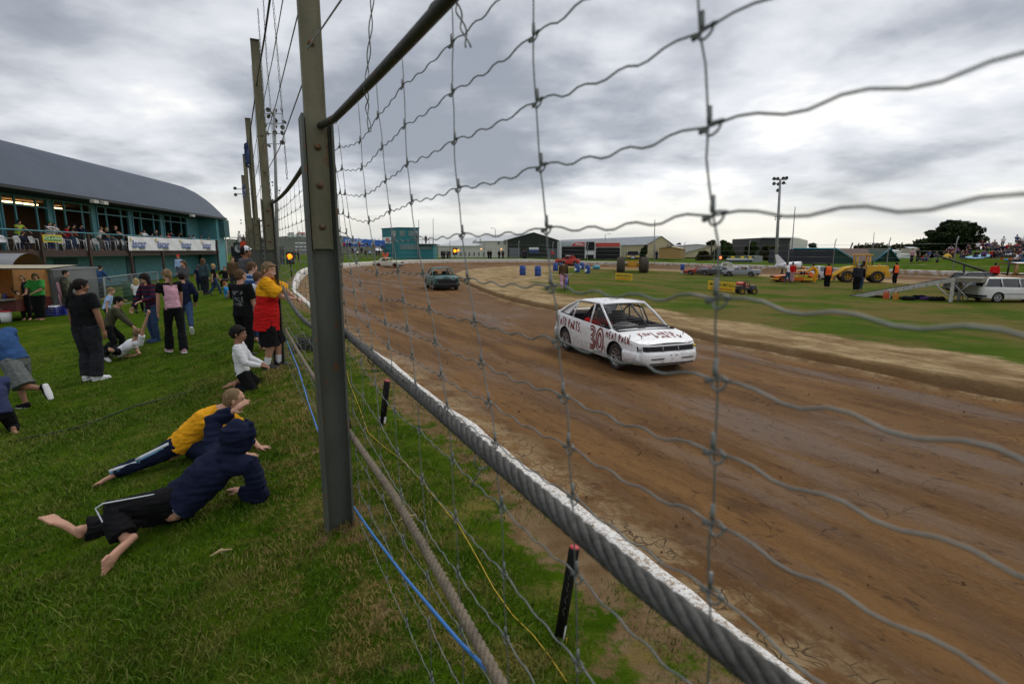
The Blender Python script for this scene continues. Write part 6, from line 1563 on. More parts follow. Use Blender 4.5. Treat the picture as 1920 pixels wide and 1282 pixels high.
# monster truck
def monster():
 c = J(1189, 511, 0); c.y += 1.2; root = empty('monster_truck', c, 'monster truck with yellow chassis and two huge tyres facing the camera', 'monster truck', rz=math.radians(-101)); root.scale = (1.08,) * 3
 y_ = mat('chassis yellow', (.62, .30, .02), .5, .25, 8)
 tm = mat('dusty huge tyre', (.075, .06, .045), .95, .3, 14, .6, 30)
 for x in (1.35, -1.6):
  for s in (-1, 1):
   mb = MB(); cc = V((x, s * 1.28, .84));
   mb.lathe([(.32, -.42), (.66, -.46), (.80, -.38), (.84, -.2), (.84, .2), (.80, .38), (.66, .46), (.32, .42)], cc, (0, s, 0), 30)
   for kk in range(26):
    a = 2 * math.pi * kk / 26
    for q in (-1, 1):
     d = V((math.cos(a + .06 * q), 0, math.sin(a + .06 * q))); mb.tube([cc + d * .85 + V((0, q * .03, 0)), cc + V((math.cos(a + .2 * q), 0, math.sin(a + .2 * q))) * .82 + V((0, q * .38, 0))], .035, 5)
   w_ = mb.build('wheel', tm, root); MB().lathe([(.34, .40), (.30, .2), (0, .18)], cc, (0, s, 0), 20).build('rim', y_, w_)
 mb = MB()
 for s in (-1, 1): mb.tube([(1.6, s * .45, .9), (-1.9, s * .45, .9)], .07, 6); mb.tube([(1.35, s * .45, .9), (1.2, s * .35, 1.65)], .06, 6); mb.tube([(1.5, s * .5, .6), (1.45, s * .6, 1.5)], .05, 6)
 for x in (1.35, -1.6): mb.tube([(x, -1.0, .84), (x, 1.0, .84)], .10, 8); mb.ell((x, 0, .8), (.22, .25, .22))
 mb.box((1.55, 0, .62), (.15, 1.0, .18)); mb.box((1.5, 0, 1.05), (.12, .9, .5)); mb.build('chassis', y_, root)
 b = MB(); pts = []
 b.box((.75, 0, 1.78), (1.5, 1.5, .34), None, 0, .94); b.box((-1.3, 0, 1.8), (1.9, 1.5, .4), None, 0, .97); b.box((.0, 0, 1.72), (1.2, 1.5, .25)); b.build('body', paint('graphite', (.10, .105, .11), .3), root)
 b = MB(); b.grid([[V((.25 - .95 * i / 4, (j / 6 - .5) * 1.25, 2.40 + .04 * (1 - (j / 3 - 1) ** 2))) for j in range(7)] for i in range(5)])
 for s in (-1, 1): b.tube([(.6, s * .68, 1.95), (.25, s * .6, 2.4)], .05, 6); b.tube([(-.7, s * .6, 2.4), (-.8, s * .68, 1.95)], .06, 6)
 b.build('cab', MATS['car graphite'], root)
 MB().box((-.1, 0, 2.13), (.95, 1.16, .42), None, 0, .9).build('cab_interior', DARKI, root)
 for s in (-1, 1): MB().box((1.515, s * .48, 1.80), (.03, .42, .17)).build('headlight', mat('yellow lamp panel', (.7, .5, .05), .3, 0), root)
 MB().box((1.53, 0, 1.70), (.03, .34, .15)).build('number_plate', WHITEP, root); MB().box((1.52, 0, 1.58), (.03, 1.3, .10)).build('bumper', BLACKM, root)
 for s in (-1, 1): MB().box((.28, s * .42, 2.2), (.05, .25, .25)).build('cab_panel', MATS['yellow lamp panel'], root)
monster()
# front end loader
def loader():
 c = J(1609, 529, 0); root = empty('front_loader', c, 'yellow front end loader with an open canopy parked on the infield', 'loader', rz=math.radians(162)); root.scale = (.74,) * 3
 y_ = mat('loader yellow', (.66, .36, .012), .5, .18, 4, col2=(.40, .20, .02), mix=(.6, .75), mscale=3)
 b = MB(); b.box((-1.6, 0, 1.35), (2.1, 1.5, 1.05), None, 0, .95); b.box((-2.5, 0, .95), (.5, 1.9, .6)); b.box((-.2, 0, .85), (1.4, .9, .5)); b.build('engine_body', y_, root)
 b = MB()
 for k in range(5): b.box((-2.655, 0, 1.15 + .14 * k), (.02, 1.0, .07))
 b.build('engine_grille', DARKI, root)
 b = MB()
 for x in (.45, -.75):
  for s in (-1, 1): b.tube([(x, s * .62, 1.7), (x, s * .62, 3.05)], .075, 6)
 b.build('canopy_post', y_, root); b = MB(); b.box((-.15, 0, 3.10), (1.7, 1.55, .12)); b.build('canopy_roof', y_, root)
 b = MB(); b.box((-.1, 0, 1.85), (.5, .55, .15)); b.box((-.35, 0, 2.1), (.14, .55, .6)); b.tube([(.3, 0, 1.4), (.4, 0, 2.15)], .04, 6); b.box((.35, 0, 1.55), (.35, .9, .5)); b.build('operator_seat', DARKI, root)
 b = MB()
 for s in (-1, 1): b.tube([(.5, s * .5, 1.75), (1.5, s * .55, 1.55), (2.6, s * .55, .75), (3.0, s * .55, .45)], [.12, .17, .14, .10], 6); b.tube([(.7, s * .3, 1.2), (1.7, s * .3, 1.35)], .07, 8)
 b.box((1.3, 0, 1.0), (1.1, .85, .8)); b.tube([(1.6, -.6, 1.4), (1.6, .6, 1.4)], .09, 8); b.build('loader_arm', y_, root)
 b = MB(); R_ = []
 for k in range(9):
  a = -.3 + k * .30; R_.append([V((3.25 - .45 * math.sin(a * 1.0), y, .52 - .42 * math.cos(a))) for y in (-1.15, 1.15)])
 b.grid(R_, 0); b.grid([[q + V((-.04, 0, .0)) for q in r] for r in R_]); b.build('bucket', y_, root)
 for x in (1.35, -1.55):
  for s in (-1, 1): wheel(root, (x, s * .95, .66), .66, .45, s, 5, y_, .5)
 MB().lathe([(0, .18), (.07, .16), (.09, 0), (0, 0)], (-1.9, 0, 1.88), (0, 0, 1), 10).build('amber_beacon', mat('amber beacon', (.75, .22, .02)), root)
 b = MB(); b.tube([(-1.1, .3, 1.85), (-1.1, .3, 2.45)], .05, 8); b.build('exhaust_pipe', DARKI, root)
loader()
# toy sized black buggy by the yellow sign
def buggy():
 c = J(1398, 551, 0); root = empty('quad_buggy', c, 'small black farm buggy with yellow wheel hubs and a red tank by the yellow sign', 'buggy', rz=math.radians(-6)); root.scale = (.88,) * 3
 yh = mat('yellow hub', (.7, .45, .03), .5, .1)
 for x in (.42, -.38):
  for s in (-1, 1): wheel(root, (x, s * .42, .22), .22, .2, s, 6, yh, .5)
 b = MB(); b.box((.0, 0, .36), (1.2, .55, .14)); b.box((.42, 0, .50), (.42, .5, .18), None, 0, .8); b.box((-.40, 0, .48), (.55, .62, .12)); b.build('chassis', BLACKM, root)
 b = MB(); b.box((-.02, 0, .55), (.25, .45, .12)); b.box((-.14, 0, .72), (.08, .45, .26)); b.build('seat', mat('red seat vinyl', (.3, .03, .03), .6, .1), root)
 b = MB()
 for s in (-1, 1): b.tube([(.18, s * .26, .45), (.10, s * .26, .92), (-.2, s * .26, .92), (-.24, s * .26, .45)], .02, 6)
 b.tube([(.10, -.26, .92), (.10, .26, .92)], .02, 6); b.build('roll_bar', BLACKM, root)
 b = MB(); b.tube([(-.58, 0, .70), (-.26, 0, .70)], .13, 12, rx=[.2, .2], side=(0, 1, 0), dome=True); b.build('spray_tank', mat('faded red tank', (.55, .09, .07), .5, .15), root)
buggy()
def sign(label, pl, pr_, ptop, pbot, txts, Hh):
 a = J(pl, pbot[0], 0); b = J(pr_, pbot[1], 0); z_ = min(a.z, b.z); a.z = b.z = z_
 r = (b - a).normalized(); n = r.cross(UP); w_ = (b - a).length
 root = empty('advert_sign', (a + b) / 2, label.replace('Madden Metals', 'metals dealer'), 'sign', 'yellow advertising boards on the infield')
 z0 = .04
 mb = MB(); mb.frame((a + b) / 2 + UP * (z0 + Hh / 2), (w_, .02, Hh), r, n, UP); mb.build('board', mat('sign yellow', (.80, .52, .015), .5, .08), root)
 ce = (a + b) / 2 + UP * (z0 + Hh * .62) + n * .014
 txt('MADDEN METALS', Hh * .46, BLACKM, ce, r, UP, 'lettering', root, bold=.006 * Hh, sx=w_ * .90 / (Hh * .46 * 8.35))
 mb = MB(); mb.frame((a + b) / 2 + UP * (z0 + Hh * .19) + n * .012, (w_ * .8, .004, Hh * .09), r, n, UP); mb.build('red_stripe', mat('sign red', (.5, .02, .015), .5, 0), root)
 mb = MB()
 for q in (.12, .88): p = a.lerp(b, q); mb.tube([p - n * .02 - UP * .05, p - n * .02 + UP * Hh * .9], .018, 6)
 mb.build('stake', GALV, root)
sign('yellow Madden Metals board standing on the grass in front of the monster truck', 1154, 1185, 0, (524, 527.5), 1, .56)
sign('yellow Madden Metals board standing beside the small black buggy', 1327, 1379, 0, (543, 549), 1, .60)
# barrels
def barrel(px, py, label, lying=False, m=None, white=False):
 c = J(px, py, 0); root = empty('barrel', c, label, 'barrel', 'plastic barrels marking the infield')
 m = m or mat('blue barrel plastic', (.015, .06, .26), .45, .12, 6)
 ax = V((0, 0, 1)) if not lying else V((1, .2, 0)).normalized(); o = c if not lying else c + UP * .29 - ax * .44
 R_ = .29
 MB().lathe([(0, .0), (R_ * .92, .0), (R_ * .97, .03), (R_, .28), (R_ * 1.03, .30), (R_, .32), (R_, .56), (R_ * 1.03, .58), (R_, .60), (R_ * .96, .86), (R_ * .88, .88), (R_ * .86, .86), (0, .86)], o, ax, 20).build('drum', m, root)
 if white: MB().box(c + V((-.22, -.24, .32)), (.22, .06, .3)).build('white_panel', WHITEP, root)
 return root
barrel(980, 516, 'blue barrel on the dirt, leftmost of the row of barrels'); barrel(1008.5, 517.5, 'blue barrel second from the left, left of the person with the bicycle'); barrel(1041.5, 508, 'blue barrel below the red pickup truck, behind the person with the bicycle')
barrel(1054, 508, 'blue barrel half hidden behind the person with the bicycle'); barrel(1082, 510.5, 'blue barrel with white panel, nearer of the close pair', white=True); barrel(1091, 505, 'blue barrel with white panel behind the close pair', white=True); barrel(1101.5, 512.5, 'blue barrel right of the close pair, white patch at its foot', white=True)
barrel(1279.5, 506.5, 'lone blue barrel on the grass left of the wrecked cars'); barrel(1118, 505, 'turquoise barrel lying on its side on the grass', True, mat('turquoise plastic', (.05, .30, .38), .45, .1))
# wooden jump ramp with trestle and cans
def ramp():
 a = J(1592, 555, 0); t = J(1783, 566, 0); gz = t.z; r = (t - a); r.z = 0; Ln = r.length; r.normalize(); n = V((-r.y, r.x, 0))
 root = empty('jump_ramp', a, 'long wooden jump ramp on white timber legs, beside the white estate car', 'ramp')
 top = D(1783, 520, t.y).z - gz; wd = 1.7; Wm = mat('white timber', (.48, .47, .43), .7, .15, 8, col2=(.3, .28, .24), mscale=6); Dm = mat('dark ply deck', (.05, .042, .032), .8, .3, 5)
 A = a + UP * .03; Bp = V((t.x, t.y, gz + top))
 Am = a.lerp(V((t.x, t.y, gz)), .0)
 for s in (0, 1):
  o = n * wd * s; mb = MB(); mb.prism([A + o, A + o + UP * .02 + r * .1, Bp + o, Bp + o - UP * .24, A + o + r * .9 - UP * .03], n * .06); mb.build('side_rail', Wm, root)
 mb = MB(); mb.prism([A - UP * .0, A + n * wd, Bp + n * wd, Bp], UP * .035); mb.build('deck', Dm, root)
 mb = MB(); mb.frame(Bp + r * .55 + n * wd / 2 - UP * .12, (1.1, wd, .22), r, n, UP); mb.build('top_platform', mat('grey planks', (.20, .185, .15), .8, .2), root)
 for s in (0, 1):
  for q in (0.0, 1.0):
   if q: continue
   p = Bp - r * .02 + n * wd * s; mb = MB(); mb.frame(V((p.x, p.y, gz + (top - .05) / 2)), (.15, .1, top - .05), r, n, UP); mb.build('leg', Wm, root)
  p = Bp + n * wd * s
  mb = MB(); mb.tube([p - r * .75 - UP * .38, V((p.x, p.y, gz + .15))], .035, 4); mb.build('brace', Wm, root)
  mb = MB(); mb.tube([p + r * .0 - UP * .3, V((p.x, p.y, gz + .15)) + r * .7], .03, 4); mb.tube([p + r * .75 - UP * .2, V((p.x, p.y, gz + .2))], .03, 4); mb.build('brace', STEEL, root)
 p = A.lerp(Bp, .42); mb = MB(); mb.frame(V((p.x, p.y, (p.z - .12 + gz) / 2)), (.13, .1, p.z - .12 - gz), r, n, UP, 0); mb.build('leg', Wm, root)
 return a, t, r, n
ra, rt_, rr, rn = ramp()
def can(px, py, m, label):
 c = J(px, py, 0); root = empty('fuel_can', c, label, 'fuel can'); MB().box(c + UP * .17, (.24, .16, .34), None, 0, .92).build('can_body', m, root); MB().tube([c + V((-.09, 0, .34)), c + V((-.09, 0, .40)), c + V((.05, 0, .40)), c + V((.05, 0, .34))], .014, 6).build('handle', m, root); MB().tube([c + V((.09, 0, .33)), c + V((.10, 0, .41))], .025, 8).build('spout', BLACKM, root)
can(1661, 560, mat('can orange', (.55, .09, .02), .5, .1), 'orange fuel can on the grass under the ramp'); can(1679, 562, mat('can amber', (.5, .19, .02), .5, .1), 'amber fuel can on the grass under the ramp')
def bag(px, py, m, label, s=1.0):
 c = J(px, py, 0); mb = MB(); rnd = random.Random(px)
 for k in range(5): mb.ell(c + V((rnd.uniform(-.3, .3) * s, rnd.uniform(-.1, .1), .10 * s)), (.2 * s, .15 * s, .13 * s))
 me = remesh(mb, .03, 3, m, 'gear_bag', None, disp=.02, dscale=8); tag(link(me, 'gear_bag'), label, 'bag')
bag(1700, 563, BLACKC, 'low black bag of gear under the ramp'); bag(1722, 561, NAVY, 'dark blue bag under the ramp'); bag(1735, 562, PURPC, 'purple bag under the ramp', .8); bag(1757, 564, BLACKC, 'black bag by the white ramp leg')
for k, (pts, lb) in enumerate(((((1796, 523, 0), (1816, 563, .0)), 'pale plank leaning on the ramp beside the white estate car'), (((1800, 540, 0), (1806, 561, 0)), 'short brown plank leaning under the ramp platform'))):
 b = J(*pts[1][:2], 0); t = D(pts[0][0], pts[0][1], b.y + .2); mb = MB(); mb.tube([b, t], .045, 4); tag(mb.build('plank', mat('bare timber', (.36, .25, .13), .8, .2)), lb, 'plank')
# people on the infield
stand('man in white shirt and jeans beside the orange race car', 1476, 531, -30, 1.72, [L('jeans', JEANS), T('shirt', WHITEC, sleeve=.6)], dict(lean=(-.1, .12, 1), rf=(.12, -.05, .04), lf=(-.1, .05, .04)), lod=0, skin=SKIN2, hair=H_DARK)
stand('person in red top behind the man in white shirt', 1484, 530, 20, 1.68, [L('trousers', mat('cloth red and white', (.5, .3, .3), .9)), T('top', REDC, sleeve=1)], {}, lod=0, skin=SKIN2, hair=H_DARK)
stand('person in yellow overalls bending over the orange race car', 1528, 531, -70, 1.7, [L('overall_trousers', YELC, ease=.03), T('overalls', YELC, sleeve=1, ease=.03)], dict(lean=(0, .6, 1), pel=(0, -.05, .5), rh=(.1, .4, .55), lh=(-.1, .4, .55)), lod=0, hair=H_DARK)
stand('marshal in orange vest and black trousers right of the orange race car', 1550, 540, 10, 1.76, [L('trousers', BLACKC, ease=.03), T('jacket', BLACKC, sleeve=1), T('hi_vis_vest', ORANGEC, sleeve=0, ease=.035, hem=-.01)], {}, lod=0, fat=1.1, hair=H_DARK)
stand('man in dark grey clothes in front of the yellow loader', 1605, 546, 10, 1.80, [L('trousers', BLACKC, ease=.03), T('jacket', DKGREY, sleeve=1, ease=.03)], {}, lod=0, fat=1.15, hair=H_GREY)
stand('man in blue jeans half hidden behind the man in dark grey', 1611, 545, 60, 1.74, [L('jeans', JEANS), T('jacket', BLACKC, sleeve=1)], {}, lod=0, hair=H_DARK)
stand('marshal in orange vest standing behind the ramp', 1677, 533, -10, 1.72, [L('trousers', BLACKC, ease=.02), T('jacket', BLACKC, sleeve=1), T('hi_vis_vest', ORANGEC, sleeve=0, ease=.035, hem=-.01)], {}, lod=0, hair=H_DARK)
bp_ = J(1056, 542, 0)
stand('person in brown top and pink trousers with back turned, wheeling a bicycle', 1056, 543, 5, 1.70, [L('trousers', PINKC, ease=.02), T('jumper', BROWNC, sleeve=1, ease=.02), ('cap', 'cap', BLACKM, dict(beanie=True))], dict(WALK, rh=(.13, .2, .48)), lod=1, hair=H_DARK)
def bicycle():
 c = J(1062, 545, 0); root = empty('bicycle', c, 'blue bicycle wheeled by the person in pink trousers', 'bicycle', rz=math.radians(75))
 fr = mat('bicycle blue', (.10, .10, .5), .4, .1)
 for x in (.48, -.48):
  mb = MB(); mb.tube([(x + .31 * math.cos(a), 0, .33 + .31 * math.sin(a)) for a in [2 * math.pi * k / 22 for k in range(22)]], .02, 6, closed=True)
  for k in range(8): a = k * math.pi / 4; mb.tube([(x, 0, .33), (x + .3 * math.cos(a), 0, .33 + .3 * math.sin(a))], .003, 3)
  mb.build('wheel', RUBBER, root)
 mb = MB()
 for a, b in (((-.48, .33), (-.12, .72)), ((-.12, .72), (.36, .74)), ((-.12, .75), (-.02, .3)), ((-.02, .3), (.36, .70)), ((-.48, .33), (-.02, .3)), ((.48, .33), (.33, .88))): mb.tube([(a[0], 0, a[1]), (b[0], 0, b[1])], .018, 6)
 mb.build('frame', fr, root); MB().tube([(.3, -.28, .95), (.33, 0, .88), (.3, .28, .95)], .014, 6).build('handlebar', STEEL, root); MB().tube([(-.25, 0, .82), (.0, 0, .83)], [.05, .025], 8, rx=[.09, .03], side=(0, 1, 0)).build('saddle', BLACKM, root)
bicycle()
# ------------------------------------------------------------------ clubhouse
CA = V((-25.9, 27, 0)); CVv = V((-.141, .99, 0)); CW = V((-.99, -.141, 0)); CG = -1.25
def cb(s, k, z): p = CA + CVv * s + CW * k; return V((p.x, p.y, z))
def cs(px, py, k):      # station along the clubhouse for a pixel column
 d = ray(px, py); r = d.x / d.y; o = CA + CW * k
 return (o.x - r * o.y) / (r * CVv.y - CVv.x)
TEAL = mat('teal painted boards', (.075, .24, .275), .6, .15, 4, .15, 30, col2=(.10, .28, .31), mscale=3)
TEALF = mat('teal window frame', (.06, .25, .30), .5, .12, 6)
TEALD = mat('deep teal wall', (.03, .09, .10), .7, .2, 3)
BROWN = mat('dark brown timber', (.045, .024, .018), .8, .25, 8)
def corr(name, col, sc, axis, rough=.5, var=.1, metal=.3):
 m, nt, N, L, b = nodes_mat(name); g = NG(nt)
 L(g.mix(g.mr(g.noi(.6, detail=6), .3, .7), tuple(c * (1 - var) for c in col), tuple(c * (1 + var) for c in col)), b.inputs['Base Color'])
 wv = N('ShaderNodeTexWave'); wv.wave_type = 'BANDS'; wv.bands_direction = axis; wv.inputs['Scale'].default_value = sc; wv.inputs['Distortion'].default_value = 0; L(g.tc, wv.inputs['Vector'])
 L(g.bump(wv.outputs['Fac'], .5, .04), b.inputs['Normal']); b.inputs['Roughness'].default_value = rough; b.inputs['Metallic'].default_value = metal; return m
ROOFM = corr('blue grey roof sheet', (.030, .048, .078), 2.2, 'Y', .6, .12, .0)
def clearglass():
 m = bpy.data.materials.new('window glass'); m.use_nodes = True; nt = m.node_tree; N = nt.nodes.new; L = nt.links.new
 out = nt.nodes['Material Output']; gl = N('ShaderNodeBsdfGlossy'); gl.inputs['Roughness'].default_value = .04; gl.inputs['Color'].default_value = (.8, .85, .85, 1)
 tr = N('ShaderNodeBsdfTransparent'); tr.inputs['Color'].default_value = (.62, .66, .66, 1); fr = N('ShaderNodeFresnel'); fr.inputs['IOR'].default_value = 2.5
 mx = N('ShaderNodeMixShader'); L(fr.outputs[0], mx.inputs[0]); L(tr.outputs[0], mx.inputs[1]); L(gl.outputs[0], mx.inputs[2]); L(mx.outputs[0], out.inputs['Surface']); return m
CLEARG = clearglass()
def clubhouse():
 root = empty('clubhouse', cb(12, 2, CG), 'teal two storey clubhouse with a barrel roof and balcony overlooking the grass bank', 'building')
 S0, S1 = -12, 30.2
 fz0, fz1 = 1.62, 5.0; K = 1.7
 prof = [(-.35, 4.98), (-.1, 5.12), (.35, 5.65), (.9, 6.25), (1.6, 6.9), (2.5, 7.55), (3.6, 8.1), (5, 8.5), (6.5, 8.7), (8, 8.75), (9.5, 8.7), (11, 8.5), (12.4, 8.1), (13.5, 7.55), (14.4, 6.9), (15.6, 5.6), (16, 5.0)]
 mb = MB(); mb.grid([[cb(s, k, z) for k, z in prof] for s in [S0 + (S1 + .3 - S0) * i / 24 for i in range(25)]]); mb.build('roof', ROOFM, root)
 mb = MB(); mb.grid([[cb(s, k, z - .10) for k, z in prof] for s in (S0, S1 + .28)]); mb.grid([[cb(s, -.36, 4.99), cb(s, -.36, 4.82), cb(s, 1.8, 4.80)] for s in (S0, S1 + .3)], 0, False); mb.build('fascia', mat('dark gutter', (.02, .022, .025), .6, .1), root)
 mb = MB(); en = [cb(S1 + .05, k, z - .12) for k, z in prof if k > -.2] + [cb(S1 + .05, 16, CG), cb(S1 + .05, 0.0, CG), cb(S1 + .05, 0.0, 4.9)]; mb.prism(en, CVv * -.12); mb.build('end_wall', TEAL, root)
 # front wall with openings
 bays = [(-60, 2), (8, 93), (104, 174), (184, 243), (250, 301), (308, 350)]
 sb = [(cs(a, 430, K), cs(b, 430, K)) for a, b in bays]; sb[0] = (-12, sb[0][1])
 mb = MB(); edges = [q for ab in sb for q in ab]
 def panel(s0, s1, z0, z1, k=K, t=.12, m=0):
  if s1 - s0 < .01: return
  mb.frame(cb((s0 + s1) / 2, k + t / 2, (z0 + z1) / 2), (s1 - s0, t, z1 - z0), CVv, CW, UP, m)
 for (a0, a1), (b0, b1) in zip(sb[:-1], sb[1:]): panel(a1, b0, fz0, 4.78)
 sEnd = cs(406, 430, 0)
 panel(sb[-1][1], cs(386, 430, K), fz0, 4.78); panel(-12, sEnd, 4.782, fz1)
 w2 = (cs(386, 430, K), sEnd);
 panel(-12, S1, CG, 1.30, K + .3); mb.frame(cb((sEnd + S1) / 2, .06, (CG + 4.85) / 2), (S1 - sEnd, .12, 4.85 - CG), CVv, CW, UP); mb.frame(cb(sEnd + .06, .9, (CG + 4.85) / 2), (.12, 1.55, 4.85 - CG), CVv, CW, UP)
 mb.build('front_wall', TEAL, root)
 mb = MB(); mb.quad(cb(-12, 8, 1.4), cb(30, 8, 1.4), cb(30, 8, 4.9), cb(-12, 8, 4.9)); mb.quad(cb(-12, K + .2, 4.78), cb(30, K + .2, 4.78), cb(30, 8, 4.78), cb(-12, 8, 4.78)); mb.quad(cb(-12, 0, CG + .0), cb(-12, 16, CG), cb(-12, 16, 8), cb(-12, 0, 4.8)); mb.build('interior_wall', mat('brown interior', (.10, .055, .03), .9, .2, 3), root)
 for bi, (s0, s1) in enumerate(sb + [w2]):
  mb = MB(); t = .07
  def bar(a, b, z0, z1): mb.frame(cb((a + b) / 2, K - .03, (z0 + z1) / 2), (b - a, .08, z1 - z0), CVv, CW, UP)
  n = 3 if s1 - s0 > 3 else 2
  if bi == 0: n = 6
  bar(s0, s1, 4.70, 4.78); bar(s0, s1, 4.18, 4.26)
  xs = [s0 + (s1 - s0) * q for q in ((0, .27, .73, 1) if n == 3 else ([0, .5, 1] if n == 2 else [i / 6 for i in range(7)]))]
  for x in xs: bar(x - .05, x + .05, fz0, 4.70)
  fr = mb.build('window', TEALF, root)
  for j, (a, b) in enumerate(zip(xs[:-1], xs[1:])):
   mb = MB(); mb.quad(cb(a + .05, K, 4.26), cb(b - .05, K, 4.26), cb(b - .05, K, 4.70), cb(a + .05, K, 4.70))
   if not (n == 3 and j == 1 and bi in (1, 3, 5)): mb.quad(cb(a + .05, K, fz0), cb(b - .05, K, fz0), cb(b - .05, K, 4.18), cb(a + .05, K, 4.18))
   mb.build('pane', CLEARG, fr)
 # bay window on the end block
 a, b = cs(411, 430, 0), cs(420.5, 430, 0); mb = MB(); mb.frame(cb((a + b) / 2, -.25, 3.9), (b - a, .5, 1.75), CVv, CW, UP); bw = mb.build('bay_window', TEALD, root)
 mb = MB(); mb.frame(cb((a + b) / 2, -.505, 3.95), ((b - a) * .84, .02, 1.5), CVv, CW, UP); mb.build('pane', GLASS, bw)
 # deck, posts, rail
 mb = MB(); mb.frame(cb((S0 + sEnd) / 2, K / 2, 1.50), (sEnd - S0, K, .28), CVv, CW, UP); mb.frame(cb((S0 + sEnd) / 2, -.03, 1.48), (sEnd - S0, .05, .36), CVv, CW, UP); mb.build('balcony_deck', BROWN, root)
 for px in (78, 167, 243, 303, 407):
  s = cs(px, 470, -.08); mb = MB(); mb.frame(cb(s, -.12, (CG + 2.70) / 2), (.16, .12, 2.70 - CG), CVv, CW, UP); mb.build('balcony_post', BROWN, root)
 mb = MB(); mb.tube([cb(S0, -.05, 2.74), cb(sEnd, -.05, 2.74)], .035, 8); mb.build('handrail', TEALF, root)
 mb = MB()
 for i in range(9): mb.tube([cb(S0, -.04, 1.76 + i * .11), cb(sEnd, -.04, 1.76 + i * .11)], .004, 4)
 for i in range(150): s = S0 + (sEnd - S0) * i / 150; mb.tube([cb(s, -.04, 1.66), cb(s, -.04, 2.72)], .004, 4)
 mb.build('rail_mesh', mat('dark rail mesh', (.05, .05, .05), .6, .1), root)
 # strip lights in the ceiling and floods under the eave
 for p0, p1, k in ((6, 27, 4.0), (28, 44, 4.0), (48, 72, 4.0), (101, 116, 4.6)):
  s0, s1 = cs(p0, 398, k), cs(p1, 402, k); mb = MB(); mb.frame(cb((s0 + s1) / 2, k, 4.60), (s1 - s0 - .05, .16, .07), CVv, CW, UP); mb.build('strip_light', mat('lit tube', (.9, .6, .3), .5, 0, emit=(1, .62, .24), estr=9.0), root)
 for px, py in ((178, 386), (196, 388), (361, 408)):
  s = cs(px, py, -.5); mb = MB(); mb.frame(cb(s, -.5, 4.72), (.5, .25, .2), CVv, CW, UP); mb.tube([cb(s, -.3, 4.86), cb(s, -.5, 4.8)], .03, 6); f = mb.build('floodlight', mat('pale lamp housing', (.42, .40, .36), .5, .1), root)
  mb = MB(); mb.frame(cb(s, -.632, 4.70), (.4, .015, .14), CVv, CW, UP); mb.build('lens', GLASS, f)
 MB().tube([cb(S1 + .25, -.12, 4.9), cb(S1 + .25, -.05, 4.6), cb(S1 + .25, -.05, CG)], .07, 8).build('downpipe', WHITEP, root)
 s0 = cs(352, 545, K); MB().frame(cb(8.5, K + .27, .1), (2.2, .05, 2.1), CVv, CW, UP).build('door', TEALD, root); MB().frame(cb(16, K + .27, .1), (1.2, .05, 2.1), CVv, CW, UP).build('door', TEALD, root)
clubhouse()
def banner():
 s0, s1 = cs(241, 460, -.2), cs(404, 462, -.2); z0, z1 = 1.66, 2.68; r = CVv; n = -CW
 root = empty('banner', cb((s0 + s1) / 2, -.2, z0), 'long white banner with four blue logos hung on the balcony rail', 'banner')
 mb = MB(); rows = [[cb(s0 + (s1 - s0) * i / 40, -.2 + .02 * math.sin(i * 1.1 + j), z0 + (z1 - z0) * j / 6 - (.03 * math.sin(math.pi * (i % 10) / 10) if j == 6 else 0)) for i in range(41)] for j in range(7)]
 mb.grid(rows); mb.build('sheet', mat('white vinyl', (.70, .70, .72), .6, .06, 3, .3, 4), root)
 bl = mat('logo blue', (.03, .08, .30), .5, 0); yl = mat('logo yellow', (.55, .42, .03), .5, 0); gy = mat('logo grey', (.18, .16, .10), .6, 0)
 for px in (262, 307, 350, 388):
  s = cs(px, 458, -.25); w_ = 1.0; c = cb(s, -.245, 2.12)
  t = txt('iscar', .78, bl, c, r, UP, 'logo', root, bold=.03, sx=1.28)
  mb = MB()
  for q in range(3): mb.frame(cb(s + .05, -.25, 1.99 + .095 * q), (2.1, .006, .022), CVv, CW, UP)
  mb.build('logo_stripe', MATS['white vinyl'], root)
  mb = MB(); mb.add([cb(s - 1.17, -.25, 2.30), cb(s - 1.0, -.25, 2.34), cb(s - 1.02, -.25, 2.5), cb(s - 1.2, -.25, 2.64)], [(0, 1, 2, 3)]); mb.build('logo_leaf', yl, root)
  txt('PACIFIC', .20, gy, cb(s + .35, -.245, 1.79), r, UP, 'lettering', root, bold=.01, sx=1.3)
  mb = MB(); mb.frame(cb(s - .65, -.25, 1.79), (.6, .006, .03), CVv, CW, UP); mb.build('logo_line', yl, root)
banner()
def green_sign():
 s0, s1 = cs(81, 446, -.25), cs(117, 448, -.25); root = empty('green_sign', cb((s0 + s1) / 2, -.25, 2.2), 'green sign with a yellow border hung on the balcony rail above the chairs', 'sign')
 mb = MB(); mb.frame(cb((s0 + s1) / 2, -.22, 2.33), (s1 - s0, .03, .40), CVv, CW, UP); mb.build('border', mat('sign yellow', (.8, .52, .015)), root)
 mb = MB(); mb.frame(cb((s0 + s1) / 2, -.238, 2.33), (s1 - s0 - .12, .012, .29), CVv, CW, UP); mb.build('face', mat('sign green', (.01, .16, .03), .5, .05), root)
 txt('PICK-A-PART', .26, mat('pale lime', (.5, .62, .35), .5, 0), cb((s0 + s1) / 2, -.247, 2.33), CVv, UP, 'lettering', root, bold=.006, sx=.95)
green_sign()
